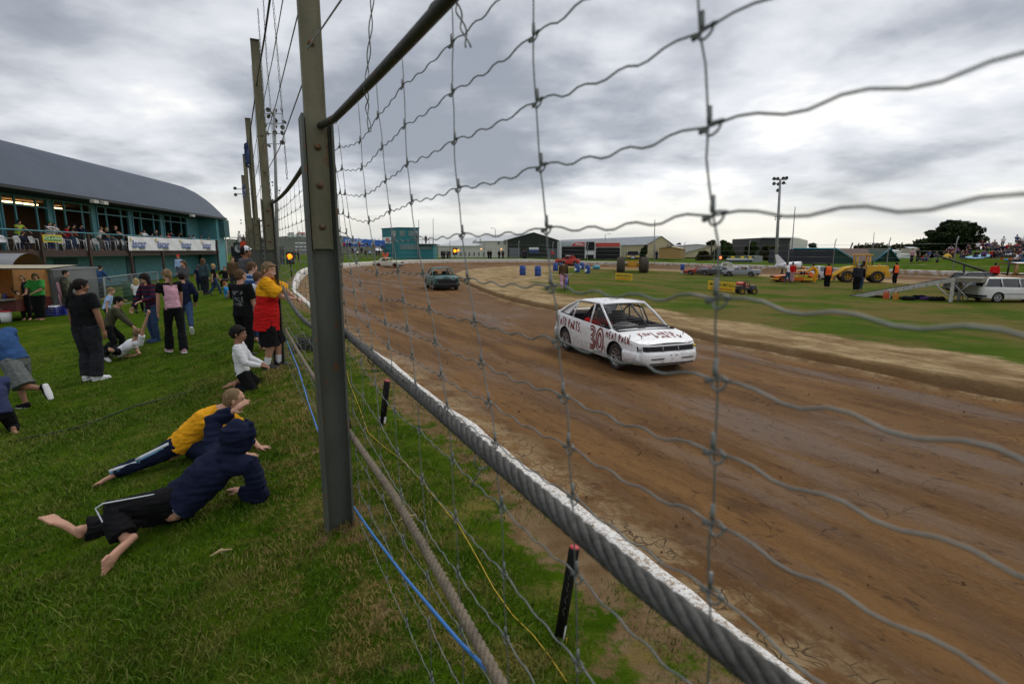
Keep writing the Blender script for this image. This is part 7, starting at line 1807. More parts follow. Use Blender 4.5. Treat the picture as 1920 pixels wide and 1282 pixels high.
# ---- white plastic chairs along the balcony
PLW = mat('white resin', (.66, .67, .68), .35, .05, 6)
def chair_proto():
 root = empty('plastic_chair', (0, 0, 0), 'white plastic armchair on the clubhouse balcony', 'chair', 'white plastic chairs on the balcony', absolute=False)
 mb = MB(); mb.grid([[V((x, y, .43 - .02 * math.cos(x * 6) + .01 * (y * 4) ** 2)) for x in (-.21, -.07, .07, .21)] for y in (-.2, -.05, .1, .22)]); mb.grid([[V((x, y, .405)) for x in (-.21, .21)] for y in (-.2, .22)]); mb.build('seat', PLW, root)
 mb = MB(); R_ = []
 for j in range(6):
  z = .42 + .40 * j / 5; w_ = .20 + .05 * math.sin(math.pi * j / 5) - (.07 if j == 5 else 0); R_.append([V((w_ * q / 3, -.2 - .11 * j / 5 - .03 * (1 - (q / 3) ** 2), z)) for q in range(-3, 4)])
 mb.grid(R_); mb.grid([[p + V((0, .02, 0)) for p in r] for r in R_]); mb.build('backrest', PLW, root)
 for s in (-1, 1):
  MB().tube([(s * .25, -.27, .70), (s * .29, -.1, .66), (s * .29, .15, .64), (s * .26, .22, .58)], .022, 6, rx=[.03] * 4, side=(1, 0, 0)).build('armrest', PLW, root)
  MB().tube([(s * .25, .21, .60), (s * .25, .21, .4), (s * .28, .26, 0)], [.025, .025, .02], 6).build('leg', PLW, root)
  MB().tube([(s * .22, -.24, .66), (s * .22, -.22, .4), (s * .26, -.30, 0)], [.025, .025, .02], 6).build('leg', PLW, root)
 return root
CH = chair_proto(); chair_px = [(14, .55, 12), (42, .6, -8), (70, .75, 20), (92, .7, -5), (104, .8, 10), (122, .65, 0), (146, .7, -15), (160, .75, 15), (174, .7, 25), (186, .75, 5), (206, .6, -10), (227, .8, 18), (238, .7, 30)]
names = ['at the left end of the rail', 'by the brown post left of the green sign', 'just left of the green sign', 'below the left half of the green sign', 'below the right edge of the green sign', 'just right of the green sign', 'left of the second brown balcony post', 'at the second brown balcony post', 'just right of the second brown post', 'two along from the second brown post', 'between the second brown post and the banner', 'just left of the white banner', 'half hidden by the end of the white banner']
for i, (px, k, a) in enumerate(chair_px):
 o = CH if i == 0 else copy_tree(CH)
 s = cs(px, 462, k); o.location = cb(s, k, 1.65); o.rotation_euler = (0, 0, math.radians(-98 + a + (90 if i % 4 == 1 else 0) * 0)); o['label'] = 'white plastic armchair on the balcony, ' + names[i]
# ---- people on the balcony
def bal(px, k, yaw, H, label, wear, pose={}, **S):
 s = cs(px, 450, k); return stand(label, 0, 0, yaw, H, wear, dict(LEANR, **pose), at=cb(s, k, 1.65), lod=S.pop('lod', 0), group=None, **S)
jl = L('trousers', JEANS)
bal(36, 1.2, 100, 1.72, 'person in lime vest behind the balcony rail, under the lit strip lights', [jl, T('vest', mat('lime cloth', (.45, .65, .05), .9), sleeve=.3)], hair=H_DARK)
bal(44, .5, 100, 1.3, 'man seated low at the balcony rail left of the green sign', [L('trousers', DKGREY), T('jacket', NAVY, sleeve=1)], dict(SITC), hair=H_DARK)
bal(92, .6, 95, 1.74, 'man in striped polo shirt and green cap at the balcony rail', [L('jeans', JEANS), T('polo', [WHITEC, NAVY], sleeve=.6, paint=rugby), ('cap', 'cap', cloth('cap green', (.02, .16, .05)), {})], hair=H_DARK)
bal(100, .9, 95, 1.66, 'person in white shirt beside the man in the green cap', [jl, T('shirt', WHITEC, sleeve=.6)], hair=H_BROWN)
bal(126, .9, 95, 1.6, 'person in red top on the balcony right of the green sign', [jl, T('top', REDC, sleeve=1)], hair=H_DARK)
bal(137, .7, 95, 1.7, 'man in dark cap with folded arms on the balcony', [jl, T('tshirt', BLACKC, sleeve=.6), ('cap', 'cap', NAVY, {})], FOLD, hair=H_DARK)
bal(151, .9, 95, 1.76, 'man in dark suit jacket and black hat on the balcony', [L('trousers', BLACKC), T('jacket', NAVY, sleeve=1), ('hat', 'cap', BLACKC, dict(wide=True))], hair=H_DARK)
bal(187, .6, 70, 1.62, 'woman in white vest top at the balcony rail', [L('trousers', GREYC), T('vest_top', WHITEC, sleeve=.05)], hair=H_SAND, style='bun')
bal(200, .7, 120, 1.6, 'woman in black top with fair hair on the balcony beside the woman in white', [jl, T('top', BLACKC, sleeve=1)], hair=H_BLOND, style='bob', hairlen=.5)
bal(214, .6, 70, 1.76, 'bald man in black shirt leaning on the balcony rail', [L('trousers', GREYC), T('shirt', BLACKC, sleeve=.6)], hair=H_GREY, style='none', fat=1.2)
B2 = [(261, 1.45, BROWNC, H_BROWN, 'long', 'woman with brown hair in a brown top, leftmost above the banner'), (268, 1.62, WHITEC, H_DARK, 'long', 'woman in white top above the first logo of the banner'), (283, 1.4, BROWNC, H_DARK, 'short', 'child in brown top above the gap between the first two logos'), (291, 1.66, DKGREY, H_GREY, 'none', 'bald man in grey above the second logo of the banner'), (300, 1.36, BROWNC, H_BROWN, 'short', 'small child just left of the third window pillar'),
   (319, 1.5, REDC, H_SAND, 'short', 'child in red behind the banner right of the third window pillar'), (325, 1.72, NAVY, H_DARK, 'short', 'man in navy standing behind the child in red'), (333, 1.35, PURPC, H_BROWN, 'short', 'child in purple leaning on the banner rail'), (342, 1.74, BLACKC, H_DARK, 'short', 'man in black and yellow seen from behind on the balcony'), (353, 1.42, MAROON, H_BROWN, 'bob', 'child in maroon top on the balcony by the teal wall'), (361, 1.46, LTBLUE, H_DARK, 'long', 'girl in pale blue top with long black hair leaning on the rail'), (375, 1.45, BLACKC, H_BROWN, 'short', 'boy in black leaning on the rail left of the boy in red'), (389, 1.42, BLACKC, H_BROWN, 'crop', 'smaller boy in black next to the boy in red'), (401, 1.5, REDC, H_BROWN, 'short', 'boy in red leaning over the right end of the banner')]
for px, H, m, h, st, lb in B2: bal(px, .45, 95 if 'behind' not in lb else -80, H, lb, [jl, T('top', m, sleeve=.8)], hair=h, style=st, hairlen=.8)
# ---- food trailer, silver trailer, crates, fence panels, bin
def food_trailer():
 c = J(20, 604, 0); Y = c.y; g0 = c.z
 def q(px, py, dy=0): return D(px, py, Y + dy)
 root = empty('food_trailer', c, 'dark red food trailer with its serving hatch open and lit orange inside', 'trailer')
 redb = mat('trailer dark red', (.10, .016, .013), .5, .2, 4)
 x0, x1 = q(-130, 580).x, q(31, 580).x; zc = q(30, 562).z; zr = q(30, 502).z; zb = g0 + .38; dp = 1.5
 mb = MB()
 mb.box(((x0 + x1) / 2, Y + dp / 2, (zb + zc) / 2), (x1 - x0, dp, zc - zb)); mb.build('lower_body', redb, root)
 mb = MB(); mb.box(((x0 + x1) / 2, Y + dp - .03, (zc + zr) / 2), (x1 - x0, .06, zr - zc)); mb.box((x0 + .03, Y + dp / 2, (zc + zr) / 2), (.06, dp - .1, zr - zc)); mb.box((x1 - .03, Y + dp / 2, (zc + zr) / 2), (.06, dp - .1, zr - zc)); mb.build('rear_wall', mat('orange lit lining', (.30, .13, .03), .7, .2), root)
 R_ = [[V((x, Y + dp * j / 10, zr + .50 * math.sin(math.pi * j / 10) ** .7)) for j in range(11)] for x in (x0, x1 + .05)]
 mb = MB(); mb.grid(R_); mb.build('curved_roof', mat('dull silver skin', (.22, .225, .23), .4, .15, 4, metal=.5), root)
 mb = MB(); mb.grid([[V((x, Y - 1.25, zr + .02)), V((x, Y, zr + .10))] for x in (x0, q(92, 500, -1.2).x)]); mb.grid([[V((x, Y - 1.25, zr - .02)), V((x, Y, zr + .06))] for x in (x0, q(92, 500, -1.2).x)]); mb.build('awning', mat('cream awning', (.35, .31, .22), .8, .1), root)
 mb = MB(); mb.tube([V((x1 - .6, Y - 1.0, zr)), V((x1 - 1.7, Y - .02, zc + .35))], .018, 6); mb.build('awning_strut', STEEL, root)
 mb = MB(); mb.box(((x0 + x1) / 2, Y - .18, zc + .02), (x1 - x0, .42, .05)); mb.build('counter', STEEL, root)
 mb = MB(); rnd = random.Random(4)
 for k in range(14): mb.lathe([(0, 0), (.05, 0), (.05, .12 + .1 * rnd.random()), (0, .2)], (x1 - .25 - .16 * k, Y - .12 + .2 * rnd.random(), zc + .045), (0, 0, 1), 8, k % 3)
 mb.build('condiments', [mat('blue tub', (.03, .04, .2), .5), mat('tan tub', (.35, .25, .12), .5), BLACKM], root)
 for x in (x1 - .5, x1 - 1.35): wheel(root, (x - c.x, -.02, .30), .30, .2, -1, 5)
 mb = MB(); mb.box((q(9, 592).x, Y - .03, q(9, 594).z), (.14, .04, .12)); mb.build('tail_lamp', mat('red lamp', (.5, .03, .02), .3, 0), root)
 mb = MB(); mb.box((q(3, 592).x, Y - .03, q(3, 594).z), (.12, .04, .14)); mb.build('number_plate', WHITEP, root)
 mb = MB(); mb.tube([V((x0 + 1.6, Y + .5, zr + .1)), V((x1 - .4, Y + .5, zr + .1))], .04, 6); mb.build('lamp', mat('orange lamp', (.9, .5, .1), .5, 0, emit=(1, .5, .1), estr=5), root)
food_trailer()
def silver_trailer():
 a = J(84, 598, 0); b = J(112, 592, 0); g0 = a.z
 root = empty('silver_trailer', a, 'grey ribbed metal catering trailer with an open doorway, beside the red food trailer', 'trailer')
 m = corr('ribbed aluminium', (.17, .18, .18), 14, 'X', .4, .15, .4); Y = a.y + 1.1
 xl, xm, xr = D(38, 560, Y).x, D(77, 560, Y).x, D(108, 560, Y + .1).x; zt = D(90, 507, Y).z; z0 = g0 + .15
 mb = MB(); mb.box(((xm + xr) / 2, Y, (z0 + zt) / 2), (xr - xm, .06, zt - z0)); mb.box((xr, Y + 1.1, (z0 + zt) / 2), (.06, 2.15, zt - z0)); mb.build('side_panel', m, root)
 mb = MB(); mb.box(((xl + xr) / 2, Y + 2.2, (z0 + zt) / 2), (xr - xl, .06, zt - z0)); mb.box((xl, Y + 1.1, (z0 + zt) / 2), (.06, 2.1, zt - z0)); mb.box(((xl + xr) / 2, Y + 1.1, z0), (xr - xl, 2.2, .1)); mb.build('cabin', DARKI, root)
 mb = MB(); mb.box(((xl + xr) / 2, Y + 1.1, zt + .03), (xr - xl + .1, 2.4, .07)); mb.build('roof', mat('dull silver skin', (.22, .225, .23)), root)
 for x in (xr - .5,): wheel(root, (x - a.x, Y - a.y + .05, .25), .25, .16, -1, 5)
silver_trailer()
def crate(px, py, label, full):
 c = J(px, py, 0); root = empty('crate', c, label, 'crate', 'blue plastic crates by the trailers'); m = mat('blue crate', (.02, .03, .28), .5, .1)
 mb = MB()
 for k in range(4):
  z = .04 + .09 * k
  for s in (-1, 1): mb.box(c + V((0, s * .16, z)), (.46, .02, .055)); mb.box(c + V((s * .23, 0, z)), (.02, .30, .055))
 for x in (-.22, .22):
  for y in (-.16, .16): mb.box(c + V((x, y, .17)), (.03, .03, .34))
 mb.box(c + V((0, 0, .02)), (.44, .30, .02)); mb.build('shell', m, root)
 if full:
  mb = MB(); rnd = random.Random(1)
  for k in range(16): mb.lathe([(0, .0), (.04, 0), (.04, .3), (.02, .37), (0, .37)], c + V((-.17 + .11 * (k % 4), -.1 + .07 * (k // 4), .03)), (0, 0, 1), 8)
  mb.build('milk_bottles', WHITEP, root)
crate(101, 592, 'blue crate full of white bottles on the grass by the silver trailer', True); crate(119, 590, 'empty blue crate on the grass right of the crate of bottles', False)
def bucket():
 c = J(36, 601, 0); c.y -= .5; root = empty('bucket', c, 'white bucket with a red lid beside the food trailer wheel', 'bucket'); MB().lathe([(0, 0), (.15, 0), (.19, .36), (0, .36)], c + UP * .02, (0, 0, 1), 16).build('pail', WHITEP, root); MB().lathe([(.2, .36), (.2, .41), (0, .42)], c + UP * .02, (0, 0, 1), 16).build('lid', mat('red lid', (.42, .03, .04)), root)
bucket()
for i, (p0, p1) in enumerate((((104, 590), (139, 584)), ((140, 583), (200, 577)), ((202, 576), (252, 566)), ((253, 566), (300, 560)))):
 a, b = J(*p0, 0), J(*p1, 0); root = empty('wire_barrier', (a + b) / 2, ['grey wire fence panel beside the girl in pink tracksuit', 'grey wire fence panel behind the woman in black', 'grey wire fence panel left of the green bin', 'grey wire fence panel behind the girl in the striped jersey'][i], 'fence panel', 'temporary wire fence panels'); H_ = 1.25
 mb = MB(); mb.tube([a, a + UP * H_, b + UP * H_, b, a], .025, 6); mb.build('frame', GALV, root)
 mb = MB(); n = 26
 for k in range(1, n): p = a.lerp(b, k / n); mb.tube([p + UP * .05, p + UP * H_], .006, 3)
 for k in range(1, 7): mb.tube([a + UP * H_ * k / 7, b + UP * H_ * k / 7], .006, 3)
 mb.build('mesh_infill', mat('grey mesh infill', (.16, .18, .18), .6, .1), root)
def bin_():
 c = J(246, 562, 0); root = empty('rubbish_bin', c, 'green drum bin by the wire fence panels', 'bin'); MB().lathe([(0, 0), (.28, 0), (.30, .3), (.29, .32), (.30, .6), (.30, .88), (.27, .88), (.26, .5)], c, (0, 0, 1), 18).build('drum', mat('bin green', (.015, .09, .03), .5, .15), root); MB().tube([c + V((.3 * math.cos(a), .3 * math.sin(a), .88)) for a in [k * math.pi / 8 for k in range(16)]], .018, 6, closed=True).build('rim', mat('bin rim', (.02, .06, .03), .5), root)
bin_()
def bench():
 c = J(424, 541, 0); root = empty('bench', c, 'low wooden bench under the boy with arms held out', 'bench'); MB().box(c + UP * .42, (1.6, .35, .06)).build('seat', BROWN, root)
 for s in (-1, 1): MB().box(c + V((s * .6, 0, .2)), (.08, .3, .4)).build('leg', BROWN, root)
bench()
# ------------------------------------------------------------------ background
def leafmat(name, c1, c2, c3=None):
 if name in MATS: return MATS[name]
 m, nt, N, L, b = nodes_mat(name); g = NG(nt)
 base = g.mix(g.attr('tint'), c1, c2)
 if c3: base = g.mix(g.mr(g.noi(.9, detail=4), .55, .7), base, c3)
 L(base, b.inputs['Base Color']); b.inputs['Roughness'].default_value = .8; b.inputs['Specular IOR Level'].default_value = .15; return m
BARK = mat('bark', (.055, .042, .03), .9, .3, 8)
DKLEAF = leafmat('dark leaf', (.010, .020, .006), (.040, .058, .016)); MIDLEAF = leafmat('mid leaf', (.014, .030, .006), (.055, .085, .018)); BRNLEAF = leafmat('olive leaf', (.026, .026, .010), (.075, .065, .024))
def leaves(pts, size, seed, m, name, parent):
 rg = np.random.default_rng(seed); n = len(pts); P = np.asarray(pts)
 a = rg.normal(size=(n, 3)); a /= np.linalg.norm(a, axis=1)[:, None]; b = np.cross(a, rg.normal(size=(n, 3))); b /= np.linalg.norm(b, axis=1)[:, None]
 s = size * (.6 + .8 * rg.random(n))[:, None]
 Q = np.stack([P - a * s, P + b * s * .55, P + a * s, P - b * s * .55], 1)
 me = bpy.data.meshes.new(name); me.vertices.add(n * 4); me.vertices.foreach_set('co', Q.ravel()); me.loops.add(n * 4); me.loops.foreach_set('vertex_index', np.arange(n * 4)); me.polygons.add(n); me.polygons.foreach_set('loop_start', np.arange(n) * 4); me.update(calc_edges=True)
 attr_set(me, 'tint', np.repeat(rg.random(n) ** 1.5, 4)); me.materials.append(m); return link(me, name, parent)
def tree(label, base, Hh, R_, m, seed, crown0=.3, blobs=16, n=3500, flat=.75, leaf=.2, group=None, shape=None, trunk=True, kind='tree', cat='tree'):
 rnd = random.Random(seed); root = empty(kind, base, label, cat, group); C = []
 rg = np.random.default_rng(seed)
 for k in range(blobs):
  if shape: cx, cy, cz, r = shape[k % len(shape)]; cx += rnd.uniform(-.1, .1); cz += rnd.uniform(-.04, .04); cx *= R_; cy = cy * R_ + rnd.uniform(-.4, .4) * R_; cz *= Hh; r *= R_
  else:
   a = rnd.uniform(0, 6.28); q = math.sqrt(rnd.random()) * .72; h = rnd.random()
   cx, cy = q * R_ * math.cos(a) * (1 - .45 * h), q * R_ * math.sin(a) * (1 - .45 * h); cz = Hh * (crown0 + .12 + (.83 - crown0) * h); r = R_ * rnd.uniform(.26, .44)
  C.append((cx, cy, cz, r))
 pts = []
 for (cx, cy, cz, r) in C:
  k = max(8, n // blobs); v = rg.normal(size=(k, 3)); v /= np.linalg.norm(v, axis=1)[:, None]; rr = r * (.45 + .6 * rg.random(k) ** .6)[:, None]; v = v * rr; v[:, 2] *= flat; pts.append(v + np.array([cx, cy, cz]))
 leaves(np.concatenate(pts), leaf, seed, m, 'crown', root)
 if trunk:
  mb = MB(); tr = Hh * .028 + .05; mb.tube([(0, 0, -.1), (.03 * R_, 0, Hh * crown0 * .6), (0, .02 * R_, Hh * (crown0 + .25))], [tr * 1.3, tr, tr * .6], 8)
  for (cx, cy, cz, r) in C[:7]: mb.tube([(0, 0, Hh * crown0 * .7), (cx * .5, cy * .5, cz * .75), (cx, cy, cz)], [tr * .55, tr * .35, tr * .1], 5)
  mb.build('trunk', BARK, root).location = base if False else (0, 0, 0)
 for ch in root.children: pass
 return root
def tree_at(label, px, pyb, pyt, halfw, Y, m, seed, **k):
 zb = k.pop('zb', out_z(D(px, 470, Y).x, Y)); b = D(px, pyb, Y); b.z = zb; t = D(px, pyt, Y).z - zb
 root = tree(label, V((0, 0, 0)), t, halfw * Y / 1000, m, seed, **k); root.location = b; return root
# the big spreading tree on the right
SH_ = [(-.72, 0, .50, .34), (-.45, 0, .62, .36), (-.15, 0, .80, .36), (.1, 0, .88, .30), (.35, 0, .74, .34), (.62, 0, .58, .32), (.86, 0, .50, .26), (.0, 0, .60, .42), (-.3, 0, .40, .40), (.25, 0, .44, .40), (-.6, 0, .26, .34), (-.2, 0, .22, .36), (.3, 0, .22, .34), (.55, 0, .36, .28), (-.85, 0, .42, .22), (.98, 0, .46, .16), (-.05, 0, .94, .2), (-.62, 0, .70, .2)]
tree_at('big spreading dark tree standing above the crowd on the far grass bank', 1783, 480, 416, 50, 86, DKLEAF, 3, crown0=.18, blobs=44, n=12000, flat=.5, leaf=.26, shape=SH_)
tree_at('rounded dark bush under the right side of the big spreading tree', 1822, 482, 457, 14, 84, DKLEAF, 5, crown0=.05, n=1800, leaf=.22, kind='bush', cat='bush')
tree_at('low dark bush to the left of the big spreading tree', 1735, 482, 466, 14, 88, DKLEAF, 6, crown0=.05, n=1500, leaf=.22, kind='bush', cat='bush')
tree_at('bushy green tree with a pointed top left of the dark shed', 1356, 492, 451, 19, 118, MIDLEAF, 7, crown0=.1, n=4500, leaf=.34, shape=[(-.5, 0, .4, .45), (.4, 0, .45, .5), (0, 0, .6, .45), (-.15, 0, .85, .25), (.6, 0, .3, .4), (-.6, 0, .2, .4), (.1, 0, .25, .5), (.35, 0, .7, .35), (-.18, 0, .95, .12)])
tree_at('low olive bush in front of the tan roofs', 1318, 492, 473, 15, 112, BRNLEAF, 8, crown0=.05, n=2200, leaf=.3, kind='bush', cat='bush')
tree_at('small round bush beside the cream gabled shed', 1207, 490, 459, 9, 120, DKLEAF, 9, crown0=.02, n=2200, leaf=.3, kind='bush', cat='bush')
tree_at('green tree standing in front of the big dark shed', 1408, 492, 455, 15, 116, MIDLEAF, 10, crown0=.08, n=3000, leaf=.32)
tree_at('brown green scrub left of the light tower', 1440, 493, 464, 18, 108, BRNLEAF, 11, crown0=.02, n=3000, leaf=.3, kind='bush', cat='bush')
tree_at('brown green scrub just right of the light tower', 1470, 493, 468, 14, 108, BRNLEAF, 12, crown0=.02, n=2400, leaf=.3, kind='bush', cat='bush')
tree_at('flat topped dark tree far behind the tan roofs', 1332, 478, 451, 11, 260, DKLEAF, 13, crown0=.45, n=900, leaf=.55, flat=.4)
tree_at('small dark tree far behind the cream shed', 1271, 478, 456, 7, 260, DKLEAF, 14, crown0=.4, n=600, leaf=.55, flat=.4)
for i, (px, w_, t) in enumerate(((1496, 14, 460), (1522, 12, 459), (1640, 26, 461), (1672, 22, 460), (1706, 24, 462), (1724, 16, 463), (1612, 18, 463))):
 tree_at(['dark tree beyond the teal edged roof', 'second dark tree beyond the teal edged roof', 'dark far tree behind the brown roof', 'dark far tree right of the brown roof', 'dark far tree left of the big spreading tree', 'small far tree against the big spreading tree', 'far tree behind the loader canopy'][i], px, 480, t, w_, 190, DKLEAF, 20 + i, crown0=.05, n=1200, leaf=.45)
tree_at('far small tree right of the big spreading tree', 1867, 474, 462, 12, 190, DKLEAF, 30, crown0=.05, n=700, leaf=.4); tree_at('rounded far tree above the crowd near the right edge', 1900, 474, 466, 7, 190, MIDLEAF, 31, crown0=.05, n=500, leaf=.4)
for i, (px, w_, t, Y) in enumerate(((455, 18, 448, 95), (485, 14, 447, 98), (600, 14, 436, 200), (628, 12, 434, 200))):
 tree_at(['dark tree behind the flood mast by the clubhouse', 'dark tree behind the fence posts', 'dark tree on the far hill among houses', 'dark tree at the end of the far hill'][i], px, 470, t, w_, Y, DKLEAF, 40 + i, crown0=.05, n=1500, leaf=.3 if Y < 150 else .5)
# green hill with houses beyond the left end
def hill():
 mb = MB(); rows = []
 for j in range(9):
  f = j / 8; r = []
  for i in range(41):
   px = 380 + 520 * i / 40; Y = 240 + 120 * f; top = {0: 0}.get(0)
   prof = 446 - 9 * math.exp(-((px - 570) / 60) ** 2) - 5 * math.exp(-((px - 640) / 30) ** 2) + 12 * sm(640, 720, px) - 5 * math.exp(-((px - 830) / 28) ** 2) + 8 * sm(700, 760, px) * 0
   prof = max(prof, 432) + 2.0 * noise.noise(V((px * .05, 0, 1)))
   if px > 700: prof = 470 - 12 * math.exp(-((px - 830) / 34) ** 2) - 3 + noise.noise(V((px * .06, 0, 1)))
   zt = D(px, prof, Y).z; r.append(V((D(px, 470, Y).x, Y, zt * math.sin(f * math.pi / 2) ** .8 - 1)))
  rows.append(r)
 mb.grid(rows); return mb.build('hills', mat('hillside scrub', (.018, .030, .010), .95, .4, .05, col2=(.04, .05, .02), mscale=.03), kind='structure')
hill()
def house(label, px, py, w_, h_, Y, wall, roof, seed=0):
 b = D(px, py, Y); W_ = w_ * Y / 1000; H_ = h_ * Y / 1000; root = empty('house', b, label, 'house', 'houses on the far hill')
 MB().box(b + UP * H_ * .3, (W_, W_ * .7, H_ * .6)).build('wall', wall, root)
 MB().prism([b + V((-W_ * .55, -W_ * .4, H_ * .6)), b + V((W_ * .55, -W_ * .4, H_ * .6)), b + V((W_ * .4, 0, H_)), b + V((-W_ * .4, 0, H_))], (0, .02, 0)).build('roof', roof, root)
 mb = MB()
 for k in (-.25, .2): mb.box(b + V((W_ * k, -W_ * .352, H_ * .33)), (W_ * .18, .02, H_ * .22))
 mb.build('window', GLASS, root)
CREAMW = mat('cream wall', (.52, .48, .38), .8, .06, 3); REDR = mat('red tile roof', (.28, .07, .04), .8, .1)
house('white house on the far hill, left one by the post', 547, 444, 12, 8, 236, WHITEP, mat('grey roof', (.2, .2, .2))); house('house with a red roof on the far hill', 566, 444, 16, 8, 236, WHITEP, REDR); house('small house right on the far hill', 582, 446, 9, 6, 236, CREAMW, REDR)
# terraces, stand with people by the clubhouse corner
STRUCT = mat('dark stand boards', (.018, .02, .022), .8, .2)
def stand_block():
 Y = 62; c = D(468, 520, Y); c.z = out_z(c.x, Y); root = empty('viewing_stand', c, 'dark raised viewing stand beside the clubhouse, with signs on its front', 'stand')
 x0, x1 = D(434, 480, Y).x, D(506, 480, Y).x; zt = D(460, 462, Y).z
 MB().box(((x0 + x1) / 2, Y + 2, (zt + c.z) / 2), (x1 - x0, 4, zt - c.z)).build('front_panel', STRUCT, root)
 mb = MB(); mb.tube([(x0, Y - .05, zt + 1.0), (x1, Y - .05, zt + 1.0)], .04, 6)
 for k in range(6): x = x0 + (x1 - x0) * k / 5; mb.tube([(x, Y - .05, zt), (x, Y - .05, zt + 1.0)], .035, 6)
 mb.build('handrail', GALV, root)
 rnd = random.Random(3); mb = MB()
 for k in range(9): x = x0 + (x1 - x0) * rnd.random(); mb.box((x, Y - .06, D(460, 496 + 14 * rnd.random(), Y).z), (.16, .04, .3))
 mb.build('poster', mat('blue grey poster', (.12, .17, .28), .7, .4, 3), root)
 c = D(447.5, 465.5, Y - .1); r = empty('round_sign', c, 'round white emblem sign on a black board beside the orange drink sign', 'sign')
 MB().box(c + V((0, .03, 0)), (1.15, .05, 1.25)).build('board', BLACKM, r); MB().lathe([(0, 0), (.50, 0), (.50, .02)], c - V((0, .02, 0)), (0, -1, 0), 28).build('disc', mat('sign pale grey', (.42, .44, .46), .6, .1), r)
 MB().lathe([(.42, 0), (.45, 0), (.45, .01), (.42, .01)], c - V((0, .046, 0)), (0, -1, 0), 28).build('ring', mat('sign dark grey', (.1, .11, .12)), r)
 mb = MB(); mb.add([c + V((a, -.05, b)) for a, b in ((-.2, -.22), (0, .32), (.2, -.22), (.07, -.1), (-.07, -.1))], [(0, 1, 2, 3, 4)]); mb.build('emblem', MATS['sign dark grey'], r)
 mb = MB(); mb.lathe([(0, 0), (.07, 0)], c + V((0, -.056, -.18)), (0, -1, 0), 12); mb.build('emblem_dot', mat('emblem red', (.4, .08, .07)), r)
 c = D(460, 466.5, Y - .3); r = empty('drink_sign', c, 'orange red drink sign with white script beside the round emblem sign', 'sign')
 MB().box(c + V((0, .04, 0)), (1.12, .06, 1.65)).build('board', mat('drink red', (.72, .07, .015), .5, .06), r); txt('Coca', .42, WHITEP, c + V((.02, .0, -.10)), (1, 0, .05), UP, 'lettering', r, bold=.012); txt('Cola', .34, WHITEP, c + V((.10, .0, -.40)), (1, 0, .05), UP, 'lettering', r, bold=.01)
 mb = MB(); mb.box(c + V((0, .005, -.60)), (1.12, .01, .12)); mb.build('white_wave', WHITEP, r)
 for px, H, m, lb, hr_ in ((450, 1.75, WHITEC, 'person in white standing on top of the dark viewing stand', H_DARK), (467, 1.6, BLACKC, 'person in black on the viewing stand next to the flood mast', H_DARK), (474, 1.7, BLACKC, 'person in black and red cap on the viewing stand', H_BROWN), (478, 1.5, LTBLUE, 'person in pale blue on the viewing stand by the fence posts', H_DARK), (458, 1.35, DKGREY, 'shorter person in grey beside the person in white on the viewing stand', H_BROWN)):
  x = D(px, 460, Y + 1).x; stand(lb, 0, 0, 100, H, [L('trousers', DKGREY if m is not WHITEC else WHITEC), T('top', m, sleeve=.8)], {}, at=V((x, Y + 1, zt)), lod=0, hair=hr_)
stand_block()
